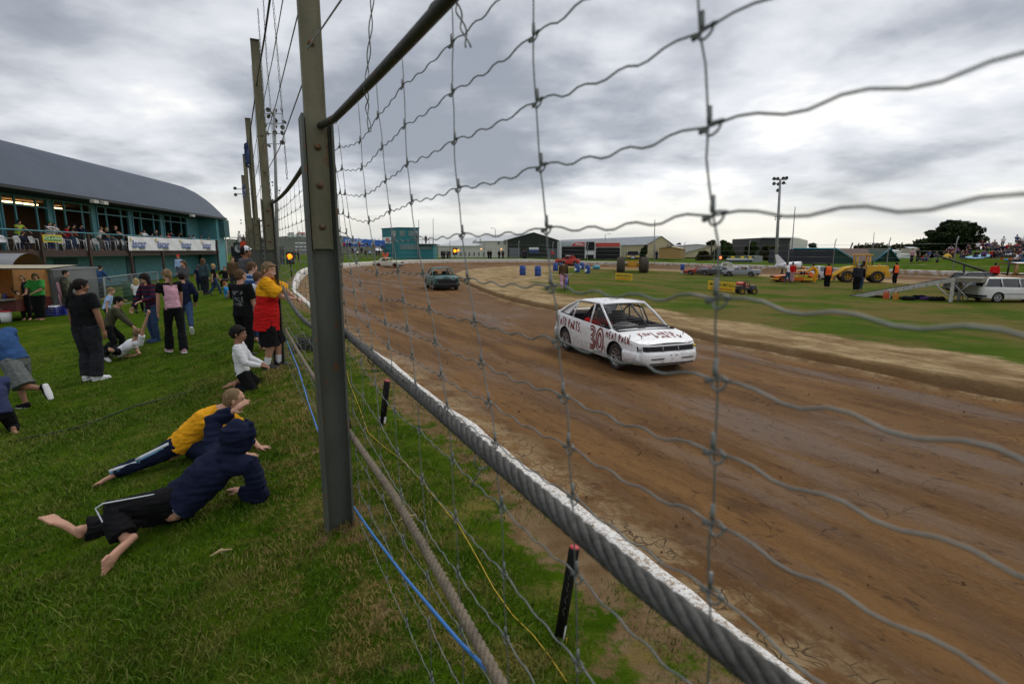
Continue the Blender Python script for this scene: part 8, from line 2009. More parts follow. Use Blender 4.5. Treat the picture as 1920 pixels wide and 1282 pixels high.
# ---- masts
def mast(label, px, pyb, pyt, Y, lamps, r=.14, name='light_tower', m=GALV, lean=0.0):
 b = D(px, pyb, Y); b.z = ground_z(b.x, Y) - .1; t = D(px + lean, pyt, Y); root = empty(name, b, label, 'light tower')
 MB().tube([b, t], [r, r * .6], 10).build('pole', m, root); return root, b, t
def lamp(root, c, aim, s=.28):
 aim = V(aim).normalized(); mb = MB(); mb.lathe([(0, -s * .6), (s * .35, -s * .55), (s * .75, -.05), (s * .8, .02), (s * .7, .02)], c, aim, 12); o = mb.build('floodlight', mat('lamp grey', (.17, .16, .15), .5, .15), root)
 MB().lathe([(0, .0), (s * .72, .0)], c + aim * .01, aim, 12).build('lens', mat('lamp lens', (.33, .32, .30), .15, .1), o)
def towers():
 root, b, t = mast('tall pole light tower with a cluster of floodlights, behind the fence posts', 519, 480, 205, 46, 0, .17, lean=-5)
 mb = MB(); d = (b - t).normalized()
 for h in (.35, 1.1, 1.9, 2.7): c = t + d * h; mb.tube([c + V((-.75, 0, 0)), c + V((.75, 0, 0))], .03, 5)
 mb.build('crossarm', GALV, root); rnd = random.Random(5)
 for h in (.1, .45, .9, 1.25, 1.9, 2.6, 2.8):
  for s in (-1, 0, 1):
   if rnd.random() < .75: lamp(root, t + d * h + V((s * .62 + rnd.uniform(-.1, .1), rnd.uniform(-.3, .3), rnd.uniform(-.1, .1))), (rnd.uniform(-.8, 1), -rnd.random(), -.35), .24)
 root, b, t = mast('slim flood mast with a wide crossbar of six lamps above the viewing stand', 462, 470, 352, 80, 0, .10, lean=-4)
 mb = MB(); mb.tube([t + V((-1.5, 0, -.2)), t + V((1.5, 0, -.2))], .05, 6); mb.tube([t + V((-1.5, 0, -.9)), t + V((1.5, 0, -.9))], .05, 6); mb.build('crossarm', GALV, root)
 for x in (-1.3, 0, 1.3):
  for z in (-.1, -1.0):
   if x == 0 and z < -.5: continue
   lamp(root, t + V((x, -.1, z)), (.4, -1, -.3), .30)
 root, b, t = mast('tall grey light tower with eight floodlights behind the parked wrecks', 1455, 492, 336, 76, 0, .24, lean=8)
 mb = MB(); mb.tube([t + V((-.9, 0, -.1)), t + V((.9, 0, -.1))], .04, 6); mb.tube([t + V((-.9, 0, -.6)), t + V((.9, 0, -.6))], .04, 6); mb.build('crossarm', GALV, root)
 for x, z in ((-.85, .05), (-.35, .05), (.4, .1), (.85, .15), (-.8, -.6), (-.2, -.65), (.5, -.5)): lamp(root, t + V((x, 0, z)), (-.5, -1, -.3), .30)
 lamp(root, t + V((-.2, 0, -1.5)), (-.7, -1, -.2), .3)
 mast('thin pole with a small lamp right of the tall grey light tower', 1483, 490, 388, 90, 0, .10, 'lamp_pole', lean=8)
 mast('thin pole standing right of the cream gabled shed', 1226, 490, 412, 110, 0, .12, 'lamp_pole', lean=2)
 mast('thin dark pole in front of the flat topped far tree', 1334, 490, 450, 110, 0, .2, 'lamp_pole', BARK)
 for px, pt, Y, lb in ((929, 428, 140, 'street lamp with a curved arm beyond the white walled shed'), (1135, 439, 135, 'street lamp with a curved arm in front of the red signs')):
  b = D(px, 490, Y); b.z = 0; t = D(px, pt + 5, Y); root = empty('street_lamp', b, lb, 'street lamp'); MB().tube([b, t, t + V((-.1, 0, .5)), t + V((-.5 if px < 1000 else .5, 0, .7)), t + V((-.9 if px < 1000 else 1.0, 0, .72))], [.1, .07, .06, .05, .05], 6).build('pole', GALV, root); MB().ell(t + V((-1.0 if px < 1000 else 1.1, 0, .70)), (.28, .12, .08)).build('lamp_head', GALV, root)
 for k, (px, pt) in enumerate(((1597, 455), (1609, 456), (1622, 455), (1636, 456), (1646, 456), (1690, 455), (1680, 456))):
  b = D(px - 2, 470, 170); root = empty('lighting_pole', V((b.x, 170, 0)), 'short slanting floodlight pole on the skyline behind the brown roof', 'pole', 'slanting poles on the skyline'); MB().tube([V((b.x, 170, 0)), D(px - 2, 466, 170), D(px + 2, pt, 170)], .22, 5).build('pole', BARK, root)
 mast('tall thin pole behind the yellow loader', 1636, 480, 436, 130, 0, .10, 'lamp_pole', lean=3)
towers()
# flags on the fence poles
def flag(label, p, w_, h_, m, seed):
 mb = MB(); R_ = []
 for j in range(9):
  f = j / 8; R_.append([p + FU * (-(.06 + w_ * (i / 5) * (.35 + .25 * math.sin(f * 3))) ) + FN * (.05 * math.sin(i * 1.7 + f * 5)) - UP * (h_ * f + .18 * (i / 5)) for i in range(6)])
 mb.grid(R_); return tag(mb.build('flag', m), label, 'flag')
fl1 = fence(9.9, 3.95, -.08); flag('dark blue flag hanging limp on the third fence post', fl1, .30, .42, mat('flag blue', (.012, .03, .11), .9, .3, 6), 1)
flag('small blue and white flag hanging farther along the fence', fence(14.8, 3.6, -.1), .25, .3, mat('flag pale', (.05, .07, .18), .9, .5, 4, col2=(.4, .38, .4), mscale=5), 2)
# ---- signal lamps
def signal(label, px, py, Y, col, est, r=.16, twin=False):
 c = D(px, py, Y); g = ground_z(c.x, Y); root = empty('signal_light', V((c.x, Y, g)), label, 'signal light')
 MB().tube([V((c.x, Y + .12, g)), V((c.x, Y + .12, c.z + .3))], .05, 6).build('pole', BARK, root); MB().box(c + V((0, .08, -.1)), (r * 2.8, .12, r * 4.5)).build('housing', BLACKM, root)
 MB().lathe([(0, .06), (r * .7, .05), (r, 0), (r, -.03)], c, (0, -1, 0), 18).build('lens', mat('lit ' + label[:12], (.8, .3, .02), .4, 0, emit=col, estr=est), root)
 if twin: MB().lathe([(0, .05), (r * .6, .0)], c + V((r * 2.2, 0, .1)), (0, -1, 0), 12).build('lens', MATS['lit ' + label[:12]], root)
signal('lit amber signal lamp on a post by the bend of the white wall', 543, 481, 34, (1, .22, .0), 2.2, .17)
signal('glowing amber signal lamp behind the far wall, left of the white walled shed', 853, 470.5, 104, (1, .28, .005), 2.6, .30, True)
signal('glowing red signal lamp in front of the pointed green tree', 1351, 483, 92, (1, .10, .03), 5, .2)
# ---- sheds and industrial buildings
def gable(label, pl, pr_, yeL, yap, yeR, Y, back, wallf, walls, roof, apx=None, base=0.0, name='shed', feats=None):
 l, r = D(pl, yeL, Y), D(pr_, yeR, Y); a = D(apx or (pl + pr_) / 2, yap, Y); bk = V(back)
 root = empty(name, V((a.x, Y, base)), label, 'shed'); L0, R0 = V((l.x, Y, base)), V((r.x, Y, base))
 mb = MB(); mb.add([L0, R0, r, a, l], [(0, 1, 2, 3, 4)]); mb.build('gable_wall', wallf, root)
 mb = MB(); mb.quad(L0, l, l + bk, L0 + bk); mb.quad(R0, R0 + bk, r + bk, r); mb.add([p + bk for p in (L0, R0, r, a, l)], [(4, 3, 2, 1, 0)]); mb.build('side_wall', walls, root)
 o = V((0, -.3, 0)); mb = MB(); mb.quad(l + o + V((-.3, 0, .02)), a + o + UP * .12, a + bk + UP * .12, l + bk + V((-.3, 0, .02))); mb.quad(a + o + UP * .12, r + o + V((.3, 0, .02)), r + bk + V((.3, 0, .02)), a + bk + UP * .12); mb.build('roof', roof, root)
 if feats: feats(root, Y)
 return root
WSHED = corr('pale cladding', (.55, .54, .48), .9, 'X', .6, .05, 0); DGREEN = corr('black green cladding', (.016, .022, .016), .9, 'X', .7, .15, 0); CREAMS = corr('cream cladding', (.50, .43, .27), .9, 'X', .7, .06, 0); ROOFW = corr('pale roof sheet', (.50, .51, .51), .5, 'X', .5, .05, 0); ROOFG = corr('grey roof sheet', (.27, .29, .31), .5, 'X', .5, .12, 0); TANR = corr('tan roof sheet', (.50, .38, .20), .5, 'X', .7, .08, 0)
def rect(root, name, p0, p1, Y, m, t=.06):
 a, b = D(p0[0], p0[1], Y - t), D(p1[0], p1[1], Y - t); mb = MB(); mb.box(((a.x + b.x) / 2, Y - t / 2, (a.z + b.z) / 2), (abs(b.x - a.x), t, abs(b.z - a.z))); return mb.build(name, m, root)
def f1(root, Y):
 rect(root, 'roller_door', (955, 465), (975, 492), Y, mat('grey door', (.13, .14, .16), .6, .1)); rect(root, 'roller_door', (1028, 466), (1045, 492), Y, mat('grey door', (.13, .14, .16)))
 rect(root, 'sign_board', (992, 464), (1010, 473.5), Y, mat('sign navy', (.03, .06, .22), .5, .1), .1); rect(root, 'sign_top', (992, 464), (1010, 468), Y - .1, WHITEP, .04)
gable('dark green gabled shed with a small blue and white sign, behind the far wall', 951.5, 1048.5, 450, 436.5, 451.5, 130, (-8.5, 32, 0), DGREEN, WSHED, ROOFW, apx=1001, feats=f1)
def wins(root):
 for px in (935, 946): rect(root, 'window', (px - 1.6, 452), (px + 1.6, 458), 129.2, GLASS, .1)
def lowshed():
 Y = 131; root = empty('shed', V((D(880, 480, Y).x, Y, 0)), 'long low white walled shed with a silver roof vent, left of the dark green shed', 'shed')
 x0, xm, x1 = D(822, 470, Y).x, D(902, 470, Y).x, D(951, 470, Y).x; z1, z2 = D(870, 461, Y).z, D(920, 452, Y).z
 MB().box(((x0 + xm) / 2, Y + 4, z1 / 2), (xm - x0, 8, z1)).build('wall', WSHED, root)
 MB().box(((xm + x1) / 2, Y + 4, z2 / 2), (x1 - xm, 7.9, z2)).build('wall', WSHED, root)
 mb = MB(); mb.quad(V((x0 - .3, Y - .3, z1)), V((xm, Y - .3, z1)), V((xm, Y + 20, z1 + 2.6)), V((x0 + 4, Y + 20, z1 + 2.2))); mb.quad(V((xm - .1, Y - .2, z2)), V((x1, Y - .2, z2)), V((x1 + 3, Y + 16, z2 + 2.0)), V((xm, Y + 16, z2 + 2.0))); mb.build('roof', ROOFW, root)
 for px in (935, 946): rect(root, 'window', (px - 1.7, 452.5), (px + 1.7, 458), Y, GLASS, .08)
 for px in (864, 872, 880, 889, 898, 907): rect(root, 'window', (px - 1.3, 473), (px + 1.3, 480), Y, mat('shed window', (.12, .14, .15), .2, .1), .08)
 c = D(893, 457, Y + 6); MB().lathe([(.9, -.6), (1.0, -.2), (1.0, .2), (.8, .7), (.3, 1.0), (0, 1.05)], c, (0, 0, 1), 14).build('roof_vent', STEEL, root)
 for px in (901, 906): b = D(px, 452, Y + 5); MB().tube([b - UP * .8, b + UP * .6], .12, 6).build('flue', STEEL, root)
 for px in (902, 940): rect(root, 'wall_lamp', (px - 1.2, 466), (px + 1.2, 468), Y, mat('lit wall lamp', (.9, .5, .2), .5, 0, emit=(1, .5, .2), estr=1.6), .08)
lowshed()
def showroom():
 Y = 122; root = empty('showroom', V((D(1108, 480, Y).x, Y, 0)), 'black glazed showroom with white frame and two red signs, behind the red pickup', 'building'); W_ = mat('showroom white', (.66, .67, .68), .5, .05)
 x = lambda p: D(p, 470, Y).x; z = lambda q: D(1100, q, Y).z
 MB().box(((x(1050) + x(1164)) / 2, Y + 5, z(452) / 2), (x(1164) - x(1050), 9.8, z(452))).build('front_wall', W_, root)
 rect(root, 'window', (1053.5, 462.5), (1096, 488), Y, mat('black glazing', (.008, .008, .01), .35, .2, 2, spec=.2), .1); rect(root, 'window', (1099.5, 453.5), (1114.5, 469), Y, mat('black glazing', (.008, .008, .01), .35, .2, 2, spec=.2), .1); rect(root, 'window', (1117.5, 464.5), (1162, 488), Y, mat('black glazing', (.008, .008, .01), .35, .2, 2, spec=.2), .1); rect(root, 'door', (1099.5, 477.5), (1113, 490), Y, mat('black glazing', (.008, .008, .01), .35, .2, 2, spec=.2), .1)
 rect(root, 'sign_board', (1053.5, 453), (1074, 461), Y, mat('sign silver', (.42, .45, .50), .5, .05), .12)
 rs = mat('showroom red', (.50, .025, .015), .5, .06); rect(root, 'sign_board', (1078, 454), (1096, 461.5), Y, rs, .12); rect(root, 'sign_board', (1117.5, 455.5), (1162, 463), Y, rs, .12)
 mb = MB(); mb.add([D(1071, 461.4, Y - .13), D(1079, 461.4, Y - .13), D(1079, 454, Y - .13), D(1076, 456.5, Y - .13)], [(0, 1, 2, 3)]); mb.build('sign_arrow', rs, root)
 txt('FERDALL', .78, WHITEP, D(1086.5, 457.8, Y - .16), (1, 0, 0), UP, 'lettering', root, bold=.015, sx=.62); txt('HIRING', .6, mat('sign faint grey', (.55, .57, .6)), D(1064, 457.3, Y - .16), (1, 0, 0), UP, 'lettering', root, sx=.8)
 txt('www.hurricanewire.co.nz', .45, mat('sign pink', (.62, .3, .26)), D(1140, 459.5, Y - .16), (1, 0, 0), UP, 'lettering', root, sx=1.0)
showroom()
def f3(root, Y):
 for px in (1252, 1258): rect(root, 'window', (px - 1, 459), (px + 1, 466), Y, mat('shed window', (.12, .14, .15)), .08)
gable('long cream gabled shed with a grey roof, right of the showroom', 1214, 1263, 459, 443.5, 461, 126, (-19, 46, 0), CREAMS, CREAMS, ROOFG, apx=1240, feats=f3)
gable('small tan shed in front of the cream gabled shed', 1236, 1276, 466, 463.5, 466.5, 116, (3, 6, 0), mat('tan cladding', (.36, .22, .07), .7, .1), MATS['tan cladding'], TANR)
rt2 = gable('long low shed with a tan ribbed roof behind the olive bush', 1276, 1345, 477, 459.5, 464, 134, (10, 22, 0), CREAMS, CREAMS, TANR, apx=1340)
gable('low shed with a pale roof on the skyline behind the tan roofs', 1262, 1350, 462, 458.5, 462, 160, (0, 20, 0), ROOFW, CREAMS, ROOFW)
gable('far grey gabled roof between the green trees', 1368, 1398, 466, 459, 466, 170, (0, 20, 0), CREAMS, CREAMS, ROOFG)
def bigdark():
 Y = 128; root = empty('shed', V((D(1450, 480, Y).x, Y, 0)), 'tall dark shed with a white end wall behind the light tower', 'shed'); x = lambda p, y=Y: D(p, 470, y).x
 zt = D(1450, 446, Y).z
 MB().box(((x(1423) + x(1481)) / 2, Y + 8, zt / 2), (x(1481) - x(1423), 15.9, zt)).build('dark_wall', mat('charcoal cladding', (.035, .036, .037), .7, .15, .6), root)
 mb = MB(); mb.add([V((x(1481), Y + .1, 0)), V((x(1513, Y + 14), Y + 14, 0)), V((x(1513, Y + 14), Y + 14, zt * .92)), V((x(1496, Y + 6), Y + 6, zt * 1.02)), V((x(1481), Y + .1, zt))], [(0, 1, 2, 3, 4)]); mb.build('end_wall', WSHED, root)
 mb = MB(); mb.quad(V((x(1422), Y - .4, zt)), V((x(1482), Y - .4, zt)), V((x(1500, Y + 16), Y + 16, zt + .6)), V((x(1430, Y + 16), Y + 16, zt + .6))); mb.build('roof', ROOFG, root)
 rect(root, 'sign_board', (1453, 459), (1461, 462), Y, GALV, .08)
bigdark()
def tealroof():
 Y = 84; TB = mat('teal trim', (.02, .20, .30), .5, .05)
 root = empty('building', V((D(1530, 480, Y).x, Y, -.3)), 'low navy and green building with a teal roof edge, left of the loader canopy', 'building'); x = lambda p, y=Y: D(p, 470, y).x; zt = D(1530, 467, Y).z; z0 = -.6
 MB().box(((x(1488) + x(1566)) / 2, Y + 4, (zt + z0) / 2), (x(1566) - x(1488), 8, zt - z0)).build('wall', mat('navy cladding', (.016, .018, .03), .7, .15), root)
 mb = MB(); mb.prism([V((x(1566) + .02, Y, z0)), V((x(1606), Y, z0)), V((x(1604), Y, D(1604, 489, Y).z)), V((x(1566) + .02, Y, zt))], (0, 7.8, 0)); mb.build('green_end', mat('dark green wall', (.010, .045, .03), .8, .15), root)
 mb = MB(); mb.tube([V((x(1487), Y - .1, zt + .05)), V((x(1567), Y - .1, zt + .05)), V((x(1606), Y - .1, D(1606, 488, Y).z))], .13, 5); mb.build('roof_edge', TB, root)
 Y = 92; x = lambda p, y=Y: D(p, 470, y).x; root = empty('building', V((D(1640, 480, Y).x, Y, -.3)), 'building with a wide brown roof and a green gable edged in teal, behind the loader', 'building')
 zr = D(1640, 465.5, Y).z; ze = D(1640, 492, Y).z
 mb = MB(); mb.quad(V((x(1572), Y, ze)), V((x(1640), Y, ze)), V((x(1668, Y + 6), Y + 6, zr)), V((x(1556, Y + 6), Y + 6, zr))); mb.quad(V((x(1556, Y + 6), Y + 6, zr)), V((x(1668, Y + 6), Y + 6, zr)), V((x(1668, Y + 12), Y + 12, ze)), V((x(1556, Y + 12), Y + 12, ze))); mb.build('roof', mat('brown roof', (.085, .04, .025), .8, .15, 1), root)
 a = [V((x(1640), Y - .05, ze - 1.2)), V((x(1640), Y - .05, ze)), V((x(1668), Y - .05, D(1668, 466.5, Y).z)), V((x(1688), Y - .05, D(1688, 490, Y).z)), V((x(1688), Y - .05, ze - 1.2))]
 mb = MB(); mb.prism(a, (0, 9, 0)); mb.build('gable_end', MATS['dark green wall'], root); mb = MB(); mb.tube([p + V((0, -.1, .05)) for p in a[1:4]], .14, 5); mb.build('roof_edge', TB, root)
 MB().box(((x(1572) + x(1640)) / 2, Y + 3, (ze - 1) / 2), (x(1640) - x(1572), 4, ze + 1)).build('wall', mat('navy cladding', (.016, .018, .03)), root)
 Y = 150
 for i, (p0, p1, yt, m) in enumerate(((1655, 1690, 468, WHITEP), (1706, 1724, 463, CREAMW), (1812, 1842, 464, WHITEP), (1848, 1925, 466, ROOFG), (1700, 1712, 476, WHITEP))):
  Y = 120 if i in (0, 4) else 170; r = empty('building', V((D((p0 + p1) / 2, 470, Y).x, Y, 0)), ['low white shed right of the brown roof', 'pale house beside the big spreading tree', 'white building above the crowd right of the big tree', 'long grey roofed building on the skyline above the crowd', 'small white hut under the big spreading tree'][i], 'building'); zt = D(p0, yt, Y).z
  a, b = D(p0, 470, Y).x, D(p1, 470, Y).x; MB().box(((a + b) / 2, Y + 3, zt * .42), (b - a, 6, zt * .84)).build('wall', m, r); MB().prism([V((a - .2, Y - .2, zt * .84)), V((b + .2, Y - .2, zt * .84)), V((b, Y + 3, zt)), V((a, Y + 3, zt))], (0, .05, .02)).build('roof', ROOFG if m is not WHITEP else ROOFW, r)
  mb = MB()
  for q in (.3, .7): mb.box((a + (b - a) * q, Y - .03, zt * .5), ((b - a) * .14, .05, zt * .22))
  mb.build('window', GLASS, r)
tealroof()
def kiosk():
 Y = 96; root = empty('kiosk', V((D(1385, 480, Y).x, Y, 0)), 'low white kiosk with yellow signs beyond the far wall', 'kiosk'); rect(root, 'signboard', (1366, 480), (1414, 484), Y, mat('kiosk green', (.06, .10, .05)), .5); rect(root, 'awning', (1365, 484.6), (1412, 487.2), Y - .4, WHITEP, .6); rect(root, 'wall', (1367, 487.3), (1410, 497), Y, mat('kiosk dark', (.04, .05, .04)), 2)
 for p in (1374, 1392, 1406): rect(root, 'yellow_panel', (p - 3, 480.3), (p + 3, 483.7), Y - .5, mat('sign yellow', (.8, .52, .015)), .05)
 root = empty('shipping_container', V((D(1421, 480, Y).x, Y, 0)), 'pale grey container beside the white kiosk', 'container'); a, b = D(1412, 480, Y).x, D(1430, 480, Y).x; zt = D(1420, 480, Y).z; MB().box(((a + b) / 2, Y + 2, zt / 2 - .3), (b - a, 4, zt + .6)).build('shell', mat('container grey', (.40, .42, .42), .6, .1), root)
 mb = MB()
 for q in range(1, 6): mb.box((a + (b - a) * q / 6, Y - .02, zt / 2), (.05, .05, zt * .9))
 mb.build('door_ribs', GALV, root)
kiosk()
# ---- control tower, blue screen and spectators round the bend
def tower():
 Y = 108; tl = mat('control tower teal', (.012, .17, .20), .6, .12, 2); root = empty('control_tower', V((D(750, 490, Y).x, Y, 0)), 'teal control tower with windows on its top floor by the far bend', 'building'); x = lambda p, y=Y: D(p, 470, y).x
 zt = D(765, 428, Y).z
 a, b, c = V((x(746), Y, 0)), V((x(784.5), Y + 1, 0)), V((x(717.5, Y + 5), Y + 5, 0)); d = c + (b - a)
 mb = MB()
 for p, q in ((a, b), (c, a), (b, d), (d, c)): mb.quad(p, q, q + UP * zt, p + UP * zt)
 mb.build('wall', tl, root); mb = MB(); mb.prism([p + UP * (zt + .01) + (p - (a + d) / 2) * .05 for p in (a, b, d, c)], UP * .18); mb.build('roof', mat('tower roof edge', (.03, .13, .15)), root)
 def win(p, q, f0, f1, z0, z1, nm='window', m=GLASS):
  n = (q - p).cross(UP).normalized(); P = p.lerp(q, f0) + n * .06; Q = p.lerp(q, f1) + n * .06; mb = MB(); mb.quad(V((P.x, P.y, z0)), V((Q.x, Q.y, z0)), V((Q.x, Q.y, z1)), V((P.x, P.y, z1))); mb.build(nm, m, root)
 gw = mat('curtained window', (.13, .18, .19), .2, .3, 2); z0, z1 = D(760, 443, Y).z, D(760, 432, Y).z
 win(a, b, .10, .35, z0, z1, m=gw); win(a, b, .52, .95, z0, z1, m=gw); win(c, a, .62, .95, z0, z1, m=gw)
 z0, z1 = D(760, 467.5, Y).z, D(760, 459, Y).z; win(a, b, .1, .98, z0, z1, m=gw)
 win(c, a, .05, .62, D(728, 456, Y).z, D(728, 444, Y).z, 'sign_board', WHITEP)
 p = c.lerp(a, .40); n = (a - c).cross(UP).normalized(); txt('MO', 1.0, mat('sign orange', (.65, .1, .02)), V((p.x, p.y, D(728, 449.5, Y).z)) + n * .12, (a - c).normalized(), UP, 'lettering', root, bold=.03)
 x0, x1 = x(785), x(812); zt2 = D(800, 459, Y).z; MB().box(((x0 + x1) / 2, Y + 3, zt2 / 2), (x1 - x0, 5, zt2)).build('annexe', tl, root); rect(root, 'annexe_window', (787, 461.5), (809, 468), Y + .5, gw, .1)
 MB().box(((x0 + x1) / 2, Y + 2.5, zt2 + .1), (x1 - x0 + .6, 5.6, .18)).build('balcony', BROWN, root); mb = MB(); mb.tube([V((x0, Y, zt2 + 1.0)), V((x1, Y, zt2 + 1.0))], .05, 5)
 for k in range(5): mb.tube([V((x0 + (x1 - x0) * k / 4, Y, zt2)), V((x0 + (x1 - x0) * k / 4, Y, zt2 + 1.0))], .05, 5)
 mb.build('handrail', GALV, root)
 for px, t in ((785, 412), (812, 410)): b_ = D(px, 440, Y + 2); mb = MB(); mb.tube([V((b_.x, Y + 2, zt2)), D(px, t, Y + 2)], .06, 5); mb.build('aerial', GALV, root)
 stand('person standing on the balcony of the teal control tower', 0, 0, 180, 1.75, [L('trousers', BLACKC), T('jacket', BLACKC, sleeve=1)], {}, at=V((x(796), Y + 2, zt2 + .2)), lod=0, hair=H_DARK)
 # blue screen on scaffolding
 Y2 = 112; root = empty('blue_screen', V((D(683, 490, Y2).x, Y2, 0)), 'long bright blue screen with white lettering on a scaffold beside the control tower', 'screen'); P0, P1 = D(644, 446, Y2), D(722, 451, Y2)
 mb = MB(); mb.grid([[V((P0.x + (P1.x - P0.x) * i / 12, Y2 + .2 * math.sin(i), (P0.z + (P1.z - P0.z) * i / 12 if j else D(683, 461, Y2).z - .02 * i))) for i in range(13)] for j in (0, 1)]); mb.build('sheet', mat('tarpaulin blue', (.025, .15, .60), .5, .12, .5), root)
 txt('KORLOC', 1.15, mat('sheet white', (.62, .65, .72), .7, .3, 1), D(664, 453.5, Y2 - .4), (1, 0, -.03), UP, 'lettering', root, bold=.05, sx=.78)
 mb = MB()
 for px in range(640, 726, 12): p = D(px, 480, Y2 + .4); mb.tube([V((p.x, Y2 + .4, 0)), V((p.x, Y2 + .4, D(px, 447, Y2).z))], .07, 5)
 for py in (464, 472, 480): a_, b_ = D(630, py, Y2 + .3), D(735, py, Y2 + .3); mb.tube([a_, b_], .06, 5)
 mb.build('scaffold', GALV, root)
 mb = MB();
 for j in range(4): z_ = .5 + .55 * j; a_, b_ = D(644, 480, Y2 - 3 + j * .8), D(722, 480, Y2 - 3 + j * .8); mb.box(((a_.x + b_.x) / 2, Y2 - 3 + j * .8, z_), (b_.x - a_.x, .6, .12))
 mb.build('bench_row', mat('bleacher boards', (.17, .12, .07), .8, .2), root)
 c = D(723, 486, 96); root = empty('marker_board', c, 'bright orange V shaped marker board above the cream race car', 'marker board'); mo = mat('marker orange', (.85, .10, .015), .6, .05)
 for s in (-1, 1): MB().prism([c + V((s * .12, 0, -.4)), c + V((s * .62, 0, 1.15)), c + V((s * .2, 0, 1.15)), c + V((0, 0, .45)), c + V((0, 0, -.4))], (0, .06, 0)).build('panel', mo, root)
 MB().tube([V((c.x, 96.1, -.3)), c + UP * .6], .05, 6).build('post', GALV, root)
tower()
rnd = random.Random(21)
COLS = [REDC, NAVY, BLACKC, DKGREY, LTBLUE, WHITEC, MAROON, ORANGEC, BROWNC, PURPC, GREYC, JACKB, BLUEC, PINKC]
SEATG = 'spectators on the benches below the blue screen'
proto = None
for k in range(16):
 px = 646 + 74 * (k + rnd.random() * .6) / 16; j = rnd.randrange(4); Y = 109 + j * .8; z = .56 + .55 * j; m = COLS[k % len(COLS)]
 if k < 6: q = stand('spectator sitting on the benches below the long blue screen', 0, 0, 170, 1.6, [L('trousers', DKGREY), T('top', m, sleeve=1)], SITC, at=V((D(px, 480, Y).x, Y, z)), lod=0, hair=[H_DARK, H_BROWN][k % 2], group=SEATG); proto = (proto or []) + [q]
 else: c = copy_tree(proto[k % 6]); c.location = (D(px, 480, Y).x, Y, z)
for px, yb, H, m, lb in ((603, 493, 1.7, REDC, 'man in red shirt and pale shorts standing on the grass behind the white wall'), (628, 491, 1.75, ORANGEC, 'marshal in orange and a white cap at the bend of the wall'), (642, 492, 1.65, NAVY, 'person in navy beside the marshal at the bend'), (560, 490, 1.7, DKGREY, 'person in grey jacket standing by the amber signal lamp'), (553, 488, 1.72, BLACKC, 'person in black by the amber signal lamp')):
 stand(lb, px, yb, 110, H, [L('trousers', DKGREY), T('top', m, sleeve=1)], {}, lod=0, hair=H_DARK)
for k, (px, m) in enumerate(((829, BLACKC), (833, DKGREY), (839, GREYC), (843, BLACKC), (916, BLACKC), (920, BLACKC), (936, BLACKC), (943, BLACKC), (982, DKGREY), (986, NAVY), (1036, REDC))):
 stand('dark clothed spectator standing behind the far wall' if m in (BLACKC, DKGREY, GREYC, NAVY) else 'spectator in red crouching behind the far wall', 0, 0, 175, 1.75, [L('trousers', BLACKC), T('top', m, sleeve=1)], {}, at=V((D(px, 480, 101).x, 101, .05)), lod=0, hair=H_DARK, group='dark spectators behind the far wall' if m is not REDC else None)
stand('person in blue clothes standing by the pole near the cream shed', 0, 0, 175, 1.7, [L('trousers', NAVY), T('top', NAVY, sleeve=1)], {}, at=V((D(1231, 480, 92).x, 92, .05)), lod=0, hair=H_DARK)
# ---- catch fence posts round the far side
n_ = 0
for i in range(0, 2000, 1):
 pass
acc = 0; last = None; gl = 'thin steel post of the catch fence round the far side of the track'
CF = []
for i in range(len(Bfine)):
 p = Bfine[i]
 if last is not None: acc += float(np.hypot(*(p - last)))
 last = p
 if acc > 6.0 and math.hypot(*p) > 52 and p[1] > 20:
  acc = 0; t = Bfine[(i + 1) % len(Bfine)] - p; t /= np.linalg.norm(t); o = np.array([-t[1], t[0]])
  if np.dot(o, cen - p) > 0: o = -o
  q = p + o * .8; z = out_z(*q); CF.append(V((q[0], q[1], z)))
for k, q in enumerate(CF):
 if k == 0: pr0 = MB().tube([(0, 0, -.2), (0, 0, 2.9), (.12, 0, 3.4)], .05, 6).build('far_fence_post', GALV); pp = pr0
 else: pp = pr0.copy(); COL.objects.link(pp)
 pp.location = q; tag(pp, gl, 'post', 'thin catch fence posts round the far side')
mb = MB()
for h in (.6, 1.3, 2.0, 2.7):
 for a_, b_ in zip(CF[:-1], CF[1:]):
  if (a_ - b_).length < 9: mb.tube([a_ + UP * h, b_ + UP * h], .014, 3)
tag(mb.build('far_fence_wires', WIRE), 'horizontal wires strung between the far catch fence posts', 'wire fence')
# ---- the crowd sitting on the far grass bank
CG_ = 'spectators sitting on the far grass bank'
cl = []
for k in range(12):
 m = [NAVY, DKGREY, BLACKC, MAROON, BROWNC, GREYC, JACKB, REDC, OLIVE, WHITEC, PURPC, BLACKC][k]
 cl.append(stand('spectator sitting among the crowd on the far grass bank', 0, 0, 200 + 12 * (k % 4), 1.65, [L('trousers', [DKGREY, NAVY, JEANS][k % 3]), T('top', m, sleeve=.8)], SITG if k % 3 else SITC, at=V((0, 0, 0)), lod=0, hair=[H_DARK, H_BROWN, H_SAND][k % 3], group=CG_))
used_ = set()
spots_ = []
for k in range(80):
 if k < 46: px, m_ = rnd.uniform(1800, 1935), rnd.uniform(9, 21)
 elif k < 64: px, m_ = rnd.uniform(1885, 1990), rnd.uniform(6, 18)
 else: px, m_ = rnd.choice([1746, 1770, 1772, 1777, 1781, 1790, 1730, 1722, 1760, 1805]) + rnd.uniform(-4, 4), rnd.uniform(9, 16)
 r = (px - 960) / 1000.0 * 1.0
 # intersect the column with the line parallel to the far straight
 o = FN * (61.0 + m_); t = (o.x - r * o.y) / (r * FU.y - FU.x); p = o + FU * t; spots_.append(V((p.x, p.y, out_z(p.x, p.y) - .04)))
